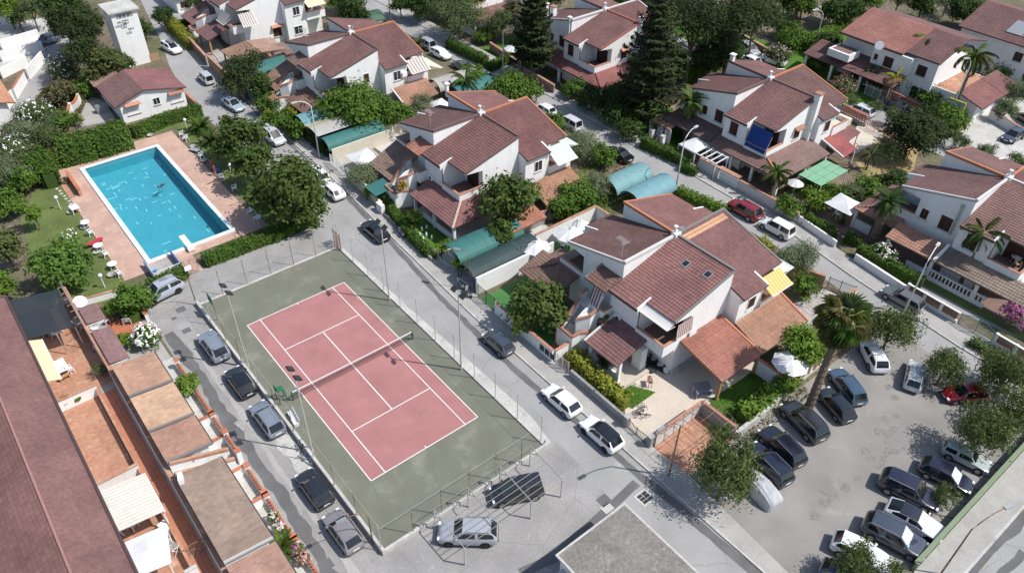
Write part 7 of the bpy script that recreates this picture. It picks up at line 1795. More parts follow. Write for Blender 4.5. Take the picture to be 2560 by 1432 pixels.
def car(xy, deg, kind, col, label, roof=None, rails=False, dark_rim=False, shade=False, z=.005, scale=1.0, bump=True):
    M = car_meshes(kind); c = CT[kind]; t = thing('parked_car', label, 'car', (*xy, z), R_(deg), None, scale)
    obj('body', M['body'], t, color=col); r = obj('roof', M['roof'], t, color=roof or col)
    w_ = obj('windscreen', M['windscreen'], t); obj('rear_window', M['rear_window'], t); obj('side_window', M['side_window'], t); obj('side_window', M['side_window2'], t)
    if shade: w_.material_slots[0].link = 'OBJECT'; w_.material_slots[0].material = MATS['sunshade']
    L, W, R = c['L'], c['W'], M['R']
    for f in c['wb']:
        for s in (1, -1):
            x = L / 2 - f * L; o = obj('wheel', M['wheel'], t, (x, s * (W / 2 - .095), R)); q = obj('rim', M['rimd' if dark_rim else 'rim'], o)
            a = obj('wheel_arch', M['arch'], t, (x, s * (W / 2 - .004), R + .02))
            if s < 0: o.rotation_euler = (0, 0, PI)
    for s in (1, -1):
        for n_, k in (('headlight', 'hl'), ('tail_light', 'tl')):
            p = M[k]; obj(n_, M['headlight' if k == 'hl' else 'taillight'], t, (p[0], s * p[1], p[2]), scale=(1, s, 1))
        p = M['mi']; obj('wing_mirror', M['mirror'], t, (p[0], s * p[1], p[2]), scale=(1, s, 1), color=col)
        if bump: obj('side_sill', M['sill'], t, (0, s * (W / 2 + .002), .23))
        if rails: obj('roof_rail', M['rail'], t, (0, s * W * .36, c['H'] - .005))
    obj('number_plate', M['plate'], t, (L / 2 + .0, 0, .47)); obj('number_plate', M['plate'], t, (-L / 2 - .0, 0, .62))
    if bump: obj('bumper', M['bumper'], t, (L / 2 - .06, 0, .36)); obj('bumper', M['bumper'], t, (-L / 2 + .05, 0, .36))
    obj('aerial', M['aerial'], t, (L / 2 - (c['rr'] - .04) * L, 0, c['H'] - .05))
    return t
# first street
car((18.17,29.14), 90, 'sedan', BLK, 'black hatchback parked opposite the trimmed hedge, by the far end of the court')
car((17.91,5.84), 90, 'small', (.05, .065, .09), 'small dark blue grey hatchback under the citrus tree on the first street')
car((17.80,-3.52), 90, 'hatch', WHT_, 'all white hatchback beside the yellow green hedge')
car((17.95,-8.54), 90, 'hatch', (.78, .79, .79), 'white hatchback with a black roof by the double bar gate', roof=(.012, .013, .015), dark_rim=True, scale=1.03)
car((18.74,44.23), 90, 'wagon', WHT_, 'farther of two white cars half hidden by the big dark tree'); car((18.44,39.55), 90, 'hatch', WHT_, 'nearer of two white cars by the big dark tree, rear to the court')
car((18.57,56.26), -86, 'van', (.50, .50, .52), 'silver people carrier facing the pool end, by the leafy hedge')
car((18.26,68.61), -84, 'sedan', (.33, .42, .47), 'pale blue saloon facing down the first street below the young pine')
car((18.53,79.25), 90, 'van', (.48, .49, .51), 'silver compact car by the tan tiled carport', scale=.86)
cb = car((18.55,93.57), -80, 'wagon', WHT_, 'white estate car with a grey roof box at the top of the first street')
mb = MB(); mb.box(-.75, .65, -.36, .36, 1.5, 1.8); mb.build('roof_box', 'plain', cb, color=(.16, .17, .18))
# rear street
car((51.50,84.77), -80, 'hatch', (.16, .2, .2), 'dark green grey car nosed under the net at the top of the rear street'); car((51.24,88.07), -80, 'hatch', WHT_, 'white car at the top of the rear street behind the green grey one'); car((52.13,92.59), -80, 'small', (.4, .02, .03), 'red car partly hidden at the top of the rear street')
car((52.77,69.66), 90, 'van', (.38, .39, .41), 'silver grey people carrier behind the striped awning villa', scale=.95); car((52.46,65.01), -84, 'hatch', WHT_, 'white hatchback with a sunshade behind the striped awning villa', shade=True); car((52.50,59.17), 90, 'coupe', (.11, .12, .13), 'dark grey car below the white hatchback on the rear street'); car((52.91,54.43), 90, 'hatch', WHT_, 'white car glimpsed through the shrub on the rear street')
car((53.18,39.63), 90, 'small', WHT_, 'small white car behind the left dark conifer'); car((53.32,34.51), 90, 'van', (.55, .56, .57), 'silver white van behind the villa opposite the pool', scale=.95); car((52.84,24.29), 90, 'sedan', BLK, 'black saloon by the pale teal tunnel roofs')
car((55.51,5.56), 90, 'suv', (.20, .012, .018), 'dark red crossover on the rear street behind the nearest villa', dark_rim=False); car((55.49,0.77), 90, 'van', (.78, .78, .77), 'white tall estate car below the dark red crossover', scale=.97)
car((55.44,-15.18), 90, 'wagon', (.12, .13, .14), 'dark grey estate car under the curved lamp on the rear street')
# far street
car((94.66,35.21), -107, 'suv', (.34, .34, .33), 'silver off roader on the far street beside the tan block wall'); car((94.44,30.16), 103, 'suv', WHT_, 'white off roader with dark windows on the far street'); car((91.25,32.57), 90, 'hatch', WHT_, 'white car mostly hidden behind the roof by the hedge'); car((86.78,42.81), 90, 'hatch', (.2, .21, .22), 'grey car between the stone pine trunks')
car((90.14,11.59), 90, 'wagon', (.62, .66, .68), 'pale estate car behind the openwork terracotta wall'); car((95.09,9.09), 90, 'suv', NAVY, 'navy van like car on the far street by the dark openwork wall')
car((100.6,-6.1), 178, 'hatch', (.05, .06, .08), 'dark blue hatchback on the bright concrete lot'); car((107.26,-5.21), 60, 'hatch', BLK, 'black car cut by the right edge on the bright lot'); car((121.61,2.00), 60, 'hatch', BLK, 'black car at the right edge beside the concrete lane')
# upper left
car((6.38,112.28), 200, 'hatch', (.50, .02, .04), 'red hatchback among white yards at the upper left'); car((4.87,109.96), 200, 'wagon', (.09, .11, .14), 'dark blue grey estate car next to the red hatchback at the upper left'); car((3.47,108.70), 200, 'van', (.15, .18, .22), 'blue grey people carrier nearest the dark gate at the upper left', scale=.93)
# west road
car((-4.95,33.45), 188, 'suv', (.38, .41, .46), 'pale grey crossover parked across by the pool gate hedge', rails=True, dark_rim=True)
car((-3.91,22.40), 90, 'suv', (.21, .235, .275), 'blue grey crossover, first of the row along the west side of the court', rails=True, scale=.98); car((-3.84,16.44), 90, 'hatch', BLK, 'black hatchback second in the row west of the court', dark_rim=True)
car((-3.85,10.88), 90, 'wagon', (.20, .225, .26), 'grey estate car with roof bars west of the court', rails=True); car((-4.07,1.83), 90, 'hatch', (.02, .022, .028), 'black hatchback with pale lamps beside the bicycles on the west road', dark_rim=False); car((-4.23,-3.02), 90, 'hatch', (.22, .205, .205), 'grey brown hatchback last in the row west of the court')
car((3.15,-9.1), 140, 'suv', (.34, .36, .385), 'silver grey crossover under the bare metal frame', rails=True, dark_rim=True, scale=1.02); car((8.5,-8.5), 155, 'van', (.022, .023, .026), 'black van under the bare metal frame by the court', dark_rim=False)
# car park, upper row
car((45.3,-17.9), 52, 'suv', WHT_, 'white crossover under the fan palm at the top of the car park', rails=True, scale=.95); car((46.0,-21.8), 22, 'wagon', (.46, .48, .50), 'silver estate car beside the olive tree in the car park', scale=.93)
car((47.54,-25.91), 145, 'hatch', (.17, .006, .012), 'red hatchback in tree shade at the right of the car park')
car((39.75,-18.6), 63, 'wagon', (.045, .085, .13), 'blue estate car beside the palm trunk in the car park', scale=1.02); car((36.95,-19.25), 69, 'hatch', (.013, .016, .022), 'black hatchback just right of the palm trunk base'); car((33.0,-18.6), 77, 'suv', (.028, .029, .03), 'large bronze black crossover just left of the palm trunk base', rails=True, scale=1.04)
car((29.1,-19.1), 79, 'suv', (.012, .014, .024), 'black crossover with silver roof rails, third from the palm', rails=True); car((26.7,-19.5), 81, 'wagon', NAVY, 'dark navy estate car next to the pepper tree in the car park', rails=True, scale=1.04)
# car park, lower row
car((40.55,-29.5), -77, 'boxy', (.36, .40, .36), 'old pale green boxy car with leaf shadows under the pepper tree'); car((37.35,-29.4), -77, 'hatch', (.012, .014, .03), 'black hatchback with a silver sunshade below the old boxy car', shade=True, scale=1.02)
car((33.5,-28.3), -75, 'suv', (.014, .017, .035), 'dark navy crossover by the small bush in the car park', rails=True, scale=1.05); car((31.25,-30.0), -77, 'coupe', (.62, .64, .66), 'white coupe crossover with a black roof in the lower car park', roof=(.02, .022, .03), shade=True, dark_rim=True, scale=1.03)
car((28.65,-29.8), -75, 'suv', (.05, .062, .085), 'slate grey crossover with a silver sunshade in the lower car park', shade=True, rails=True, scale=1.06); car((25.45,-28.9), -71, 'hatch', WHT_, 'white hatchback at the lower edge under the pepper branches', shade=True, scale=1.05)
car((22.6,-29.6), -75, 'hatch', (.03, .06, .12), 'blue car hidden under the pepper branches at the lower edge'); car((46.76,-29.52), 145, 'hatch', BLK, 'dark car hidden under the right hand pepper tree')
# car under a silver cover
t = thing('covered_car', 'car under a crumpled silver cover beside the pepper tree', 'car', (*(24.22,-20.44), 0), R_(82))
secs = [(-2.0, .6, .75), (-1.9, .78, .95), (-1.3, .84, 1.35), (-.2, .84, 1.48), (.6, .84, 1.36), (1.2, .84, .98), (1.9, .78, .82), (2.0, .6, .6)]; V = []; F = []; K = 16
for (x, a, h_) in secs:
    for k in range(K + 1):
        an = PI * k / K; j = 1 + .05 * random.uniform(-1, 1); V.append((x, a * math.copysign(abs(math.cos(an)) ** .5, math.cos(an)) * j, h_ * max(0, math.sin(an)) ** .45 * j))
for i in range(len(secs) - 1):
    for k in range(K): F.append((i * (K + 1) + k, (i + 1) * (K + 1) + k, (i + 1) * (K + 1) + k + 1, i * (K + 1) + k + 1))
for i in (0, len(secs) - 1): F.append(tuple(i * (K + 1) + k for k in range(K + 1)))
mb = MB(); mb.add(V, F); mb.build('cover', 'cloth', t, color=(.55, .56, .57))
for x in (-1.25, 1.25):
    for s in (1, -1): obj('wheel', CARM['hatch']['wheel'], t, (x, s * .72, .32))
person((*(20.90,-19.51), .01), 2.5, 'person in a pale blue shirt standing under the pepper tree by the car park', {}, top=(.42, .55, .68), low=(.25, .25, .28))


# ================================================================ vegetation
def leaf_mesh(name, pts, nrm, size, tint, m, asp=.55, bend=True):
    """leaf-sized quads at pts, facing roughly nrm"""
    n = len(pts); r = RNG.normal(size=(n, 3)); nn = nrm + .55 * r / np.linalg.norm(r, axis=1)[:, None]; nn /= np.linalg.norm(nn, axis=1)[:, None] + 1e-9
    a = np.cross(nn, RNG.normal(size=(n, 3))); a /= np.linalg.norm(a, axis=1)[:, None] + 1e-9; b = np.cross(nn, a)
    s = (size * RNG.uniform(.6, 1.35, n))[:, None]
    V = np.stack([pts - a * s, pts + b * s * asp, pts + a * s, pts - b * s * asp], 1).reshape(-1, 3)
    me = bpy.data.meshes.new(name); me.vertices.add(4 * n); me.vertices.foreach_set('co', V.astype(np.float32).ravel())
    me.loops.add(4 * n); me.loops.foreach_set('vertex_index', np.arange(4 * n, dtype=np.int32))
    me.polygons.add(n); me.polygons.foreach_set('loop_start', np.arange(0, 4 * n, 4, dtype=np.int32)); me.polygons.foreach_set('loop_total', np.full(n, 4, dtype=np.int32))
    me.update(calc_edges=True); me.materials.append(MATS[m])
    at = me.attributes.new('tint', 'FLOAT', 'FACE'); at.data.foreach_set('value', np.clip(tint, 0, 1).astype(np.float32))
    return me
def sphere_pts(n):
    v = RNG.normal(size=(n, 3)); return v / np.linalg.norm(v, axis=1)[:, None]
def cloud(lobes, clump, per, spread, inner=.35):
    """leaf positions: clumps spread over the lobes; returns points, outward normals, tint"""
    P_, N_, T_ = [], [], []; tot = sum(l[3] * l[4] for l in lobes)
    for (cx, cy, cz, rx, rz) in lobes:
        k = max(6, int(clump * rx * rz / tot)); d = sphere_pts(k); d[:, 2] = np.where(d[:, 2] < -.55, -d[:, 2], d[:, 2])
        rad = np.where(RNG.random(k) < inner, RNG.uniform(.35, .85, k), RNG.uniform(.82, 1.12, k))[:, None]
        c = d * rad * np.array([rx, rx, rz]) + np.array([cx, cy, cz]); tc = RNG.random(k)
        p = np.repeat(c, per, 0) + RNG.normal(size=(k * per, 3)) * spread; nr = np.repeat(d, per, 0) + np.array([0, 0, .35])
        P_.append(p); N_.append(nr); T_.append(np.repeat(tc, per) * .6 + RNG.random(k * per) * .4)
    return np.concatenate(P_), np.concatenate(N_), np.concatenate(T_)
LEAFC = dict(dark=(.052, .090, .022), mag=(.078, .118, .028), green=(.10, .175, .028), bright=(.135, .22, .03), olive=(.16, .20, .105), pepper=(.125, .165, .052), conifer=(.050, .074, .026), cypress=(.10, .12, .038), hedge=(.078, .14, .024), yellow=(.25, .27, .04), dull=(.11, .15, .058), brown=(.14, .13, .065), fern=(.10, .18, .034))
def trunk_mesh(h_, r, limbs, spread, zc):
    mb = MB(); pts = [(0, 0, 0), (.05 * h_ * random.uniform(-1, 1), .05 * h_ * random.uniform(-1, 1), h_ * .55), (0, 0, h_)]
    mb.tube(pts, [r, r * .75, r * .5], 7)
    for i in range(limbs):
        a = 2 * PI * i / limbs + random.random(); b = (math.cos(a) * spread, math.sin(a) * spread, zc + random.uniform(-.1, .4) * spread)
        mb.tube([(0, 0, h_ * .6), (b[0] * .45, b[1] * .45, h_ * .6 + (b[2] - h_ * .6) * .6), b], [r * .5, r * .3, r * .12], 5)
    return mb.mesh('trunk', 'bark')
def tree(T_, kind, label, col=None, cat='tree', name=None, shape='round', dens=1.0, leaf=None, flowers=None, trunk=True, group=None, sq=1.0):
    x, y, zc, R = T_; col = col or LEAFC[kind]; rnd = random.Random(hash(label) & 0xffff)
    rz = min(R * sq, zc * .98); name = name or ('shrub' if zc < 1.6 or cat in ('bush', 'shrub') else 'tree')
    t = thing(name, label, cat, (x, y, 0), 0, group)
    lobes = [(0, 0, zc, R * .64, rz * .74)]
    for i in range(7):
        a = 2 * PI * (i + rnd.random() * .7) / 7; q = rnd.uniform(.42, .74); lobes.append((R * q * math.cos(a), R * q * math.sin(a), zc + rz * rnd.uniform(-.35, .42), R * rnd.uniform(.26, .48), rz * rnd.uniform(.26, .48)))
    ls = leaf or {'mag': .24, 'pepper': .16, 'olive': .13, 'conifer': .2, 'dull': .16}.get(kind, .19); ls *= max(.55, min(1.25, (R / 2.2) ** .5))
    n = int(min(8500, 520 * R * rz * dens * (.19 / ls) ** 1.2)) ; per = 13 if kind in ('mag', 'dark') else 17
    p, nr, ti = cloud(lobes, max(20, n // per), per, R * (.115 if R > 1.2 else .15))
    if kind in ('pepper',):                                          # hanging sprays
        p[:, 2] -= RNG.random(len(p)) ** 2 * R * .35; nr[:, 2] *= .2
    p[:, 2] = np.maximum(p[:, 2], .05)
    obj('crown', leaf_mesh('crown', p, nr, ls, ti, 'leaf', .34 if kind in ('pepper', 'olive', 'conifer', 'dull') else .55), t, color=col)
    if trunk and zc > 1.0: obj('trunk', trunk_mesh(max(.5, zc - rz * .3), max(.06, R * .06), 5, R * .55, zc), t)
    if flowers:
        fc, fn = flowers; d = sphere_pts(fn); d[:, 2] = np.abs(d[:, 2]) * 1.2 - .2; pf = d * np.array([R, R, rz]) * RNG.uniform(.9, 1.12, fn)[:, None] + np.array([0, 0, zc])
        pf = np.repeat(pf, 4, 0) + RNG.normal(size=(fn * 4, 3)) * .07; pf[:, 2] = np.maximum(pf[:, 2], .1)
        obj('blossoms', leaf_mesh('blossoms', pf, np.repeat(d, 4, 0), .095, RNG.random(fn * 4), 'petal', .8), t, color=fc)
    return t
def hedge(pts, w_, h_, label, kind='hedge', dens=1.0, rough=.10, leaf=.13, cat='hedge', z0=0.0, col=None, flowers=None):
    t = thing('hedge', label, cat, (0, 0, 0)); P_, N_, T_ = [], [], []; mb = MB(); col = col or LEAFC[kind]
    for a, b in zip(pts[:-1], pts[1:]):
        A_ = np.array([*a, 0.]); B_ = np.array([*b, 0.]); L_ = np.linalg.norm(B_ - A_); d = (B_ - A_) / L_; n_ = np.array([-d[1], d[0], 0])
        k = max(3, int(L_ / .9))
        for i in range(k):                                           # inner growth keeps the hedge opaque
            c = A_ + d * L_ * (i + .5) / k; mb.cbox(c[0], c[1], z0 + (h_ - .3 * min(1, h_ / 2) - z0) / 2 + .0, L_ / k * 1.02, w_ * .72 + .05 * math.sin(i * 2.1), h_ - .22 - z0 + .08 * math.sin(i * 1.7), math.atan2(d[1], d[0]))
        N = int(L_ * (w_ + 2 * h_) * 95 * dens * (.13 / leaf) ** 2); u = RNG.random(N); f = RNG.random(N) * (w_ + 2 * h_)
        s = np.where(f < h_, -1, np.where(f > h_ + w_, 1, 0)); lat = np.where(s == 0, f - h_ - w_ / 2, s * w_ / 2); z = np.where(s == 0, h_, np.where(s < 0, f, f - h_ - w_))
        wob = .5 + .5 * np.sin(u * L_ * 2.3 + lat * 3) * np.sin(u * L_ * .9 + 1.3)
        P_.append(A_ + d * (u * L_)[:, None] + n_ * (lat + RNG.normal(size=N) * rough)[:, None] + np.array([0, 0, 1.]) * (z0 + z * (h_ - z0) / h_ + RNG.normal(size=N) * rough + (wob - .5) * rough * 2.2 * (z / h_))[:, None])
        N_.append(n_ * s[:, None] + np.array([0, 0, 1.]) * np.where(s == 0, 1, .3)[:, None]); T_.append(.45 * wob + .55 * RNG.random(N))
    p = np.concatenate(P_); p[:, 2] = np.maximum(p[:, 2], .03)
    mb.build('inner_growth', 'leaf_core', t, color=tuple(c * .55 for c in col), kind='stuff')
    obj('foliage', leaf_mesh('foliage', p, np.concatenate(N_), leaf, np.concatenate(T_), 'leaf', .6), t, color=col)
    if flowers:
        fc, fn = flowers; ii = RNG.integers(0, len(p), fn); obj('blossoms', leaf_mesh('blossoms', p[ii] + RNG.normal(size=(fn, 3)) * .06 + np.array([0, 0, .06]), np.concatenate(N_)[ii], .1, RNG.random(fn), 'petal', .8), t, color=fc)
    return t
# ---- palms
def frond_mesh(L_, droop, leaflet, n=16, hang=.0, name='frond'):
    mb = MB(); pts = []; x = z = 0.0; a = R_(38)
    for i in range(n + 1):
        pts.append((x, z)); a -= droop / n; x += L_ / n * math.cos(a); z += L_ / n * math.sin(a)
    for i in range(n): mb.bar((pts[i][0], 0, pts[i][1]), (pts[i + 1][0], 0, pts[i + 1][1]), .03 * (1 - i / n) + .008)
    for i in range(2, n + 1):
        for j in (0, .5):
            f = (i - j) / n; k = min(n - 1, int(i - j)); px = pts[k][0] + (pts[min(n, k + 1)][0] - pts[k][0]) * ((i - j) % 1); pz = pts[k][1] + (pts[min(n, k + 1)][1] - pts[k][1]) * ((i - j) % 1)
            l = leaflet * math.sin(PI * min(1, .12 + f * .92)) ** .6 * random.uniform(.85, 1.1); w_ = .055 * L_ / 2.5
            for s in (-1, 1):
                dz = -hang * l + random.uniform(-.08, .08) * l; tip = (px + l * .55, s * l * (.85 - .45 * hang), pz + dz + .1 * l * (1 - hang * 2))
                mb.add([(px - w_, s * .02, pz), (px + w_, s * .02, pz), tip], [(0, 1, 2)], tint=random.random())
    return mb.mesh(name, 'leaf')
def fan_mesh(L_, r, droop=.5):
    mb = MB(); ex, ez = L_ * .9, L_ * .35; mb.bar((0, 0, 0), (ex, 0, ez), .025); k = 15
    for i in range(k):
        a = R_(-115 + 230 * i / (k - 1)); l = r * (1 - .25 * abs(a) / 2) * random.uniform(.9, 1.1); b = R_(8)
        p0 = (ex, 0, ez); m1 = (ex + l * .6 * math.cos(a - b), l * .6 * math.sin(a - b), ez + .12 * l); m2 = (ex + l * .6 * math.cos(a + b), l * .6 * math.sin(a + b), ez + .12 * l); tp = (ex + l * math.cos(a), l * math.sin(a), ez - droop * l * .45)
        mb.add([p0, m1, tp, m2], [(0, 1, 2), (0, 2, 3)], tint=random.random())
    return mb.mesh('frond', 'leaf')
FR = dict(date=[frond_mesh(2.6, R_(75), .55), frond_mesh(2.3, R_(100), .5)], queen=[frond_mesh(3.0, R_(120), .75, hang=.75), frond_mesh(2.7, R_(150), .7, hang=.9)], fan=[fan_mesh(1.5, 1.15), fan_mesh(1.3, 1.05, 1.0)], cycad=[frond_mesh(1.25, R_(65), .26, 14), frond_mesh(1.05, R_(80), .24, 14)])
def palm(xy, h_, kind, label, n=26, sc=1.0, col=(.085, .125, .03), r=.2, lean=(0, 0), skirt=0, name='palm_tree'):
    t = thing(name, label, 'palm', (*xy, 0)); top = Vector((lean[0], lean[1], h_)); mb = MB()
    if h_ > .5:
        k = max(6, int(h_ * 3.2)); pts = []; rr = []
        for i in range(k + 1):
            f = i / k; pts.append((lean[0] * f * f, lean[1] * f * f, h_ * f)); rr.append(r * (1.35 - .45 * f) * (1.0 + (.10 if i % 2 else -.06)))
        mb.tube(pts, rr, 9)
        if kind in ('date', 'fan'): mb.lathe([(r, h_ - .7), (r * 1.9, h_ - .25), (r * 1.5, h_ + .1), (.02, h_ + .2)], lean[0], lean[1], 9)
    else: mb.lathe([(.2, 0), (.26, .25), (.02, .4)], 0, 0, 8)
    mb.build('trunk', 'bark', t); rnd = random.Random(len(label) * 7)
    for i in range(n + skirt):
        f = i / n; az = i * 2.39996 + rnd.uniform(-.2, .2); el = (R_(62) - f * R_(92 if kind != 'cycad' else 70)) + rnd.uniform(-.12, .12)
        dead = i >= n
        if dead: el = R_(-62) + rnd.uniform(-.2, .2)
        o = obj('frond', FR[kind][1 if f > .55 else 0], t, color=(.19, .14, .055) if dead else tuple(c * rnd.uniform(.75, 1.25) for c in col), scale=sc * rnd.uniform(.88, 1.1))
        o.location = top; o.rotation_euler = (rnd.uniform(-.15, .15), -el + R_(15), az)
    return t
# ---- tall whorled conifer
def whorl_conifer(xy, h_, R, label, z0=3.0, levels=19, col=(.048, .068, .024)):
    t = thing('conifer', label, 'tree', (*xy, 0)); mb = MB(); mb.tube([(0, 0, 0), (0, 0, h_ * .5), (0, 0, h_)], [.38, .24, .04], 8); mb.build('trunk', 'bark', t)
    P_, N_, T_ = [], [], []; bm_ = MB()
    for l in range(levels):
        f = l / (levels - 1); z = z0 + (h_ - z0) * f ** .92; rl = R * (1 - f) ** .72 * (.86 + .14 * math.sin(l * 2.2)) * (1.0 if f > .12 else .8) + .25; nb = 7
        for b in range(nb):
            az = 2 * PI * (b + .5 * (l % 2)) / nb + random.uniform(-.25, .25); L_ = rl * random.uniform(.72, 1.12); d = np.array([math.cos(az), math.sin(az), 0]); sd = np.array([-d[1], d[0], 0]); tb = RNG.random()
            bm_.bar((0, 0, z), tuple(d * L_ * .9 + np.array([0, 0, z + .06 * L_])), .05, .012)
            k = int(26 * L_ + 14); s = RNG.random(k) ** .75; zz = z + L_ * (-.10 * np.sin(PI * s) + .16 * s * s); wd = .16 * L_ * np.sin(PI * np.clip(s * .9 + .08, 0, 1)) + .1
            P_.append(d * (s * L_)[:, None] + sd * (RNG.normal(size=k) * wd)[:, None] + np.array([0, 0, 1]) * (zz + RNG.normal(size=k) * .09)[:, None]); N_.append(np.tile([0, 0, 1.], (k, 1)) + d * .3); T_.append(tb * .6 + RNG.random(k) * .4)
    bm_.build('limbs', 'bark', t, kind='stuff'); obj('crown', leaf_mesh('crown', np.concatenate(P_), np.concatenate(N_), .30, np.concatenate(T_), 'leaf', .42), t, color=col)
whorl_conifer((63.4, 29.4), 19.5, 6.6, 'tallest dark whorled conifer, right of the conifers on the rear street')
whorl_conifer((58.9, 49.5), 15.5, 4.9, 'dark whorled conifer behind the small white car, left of the tallest one')

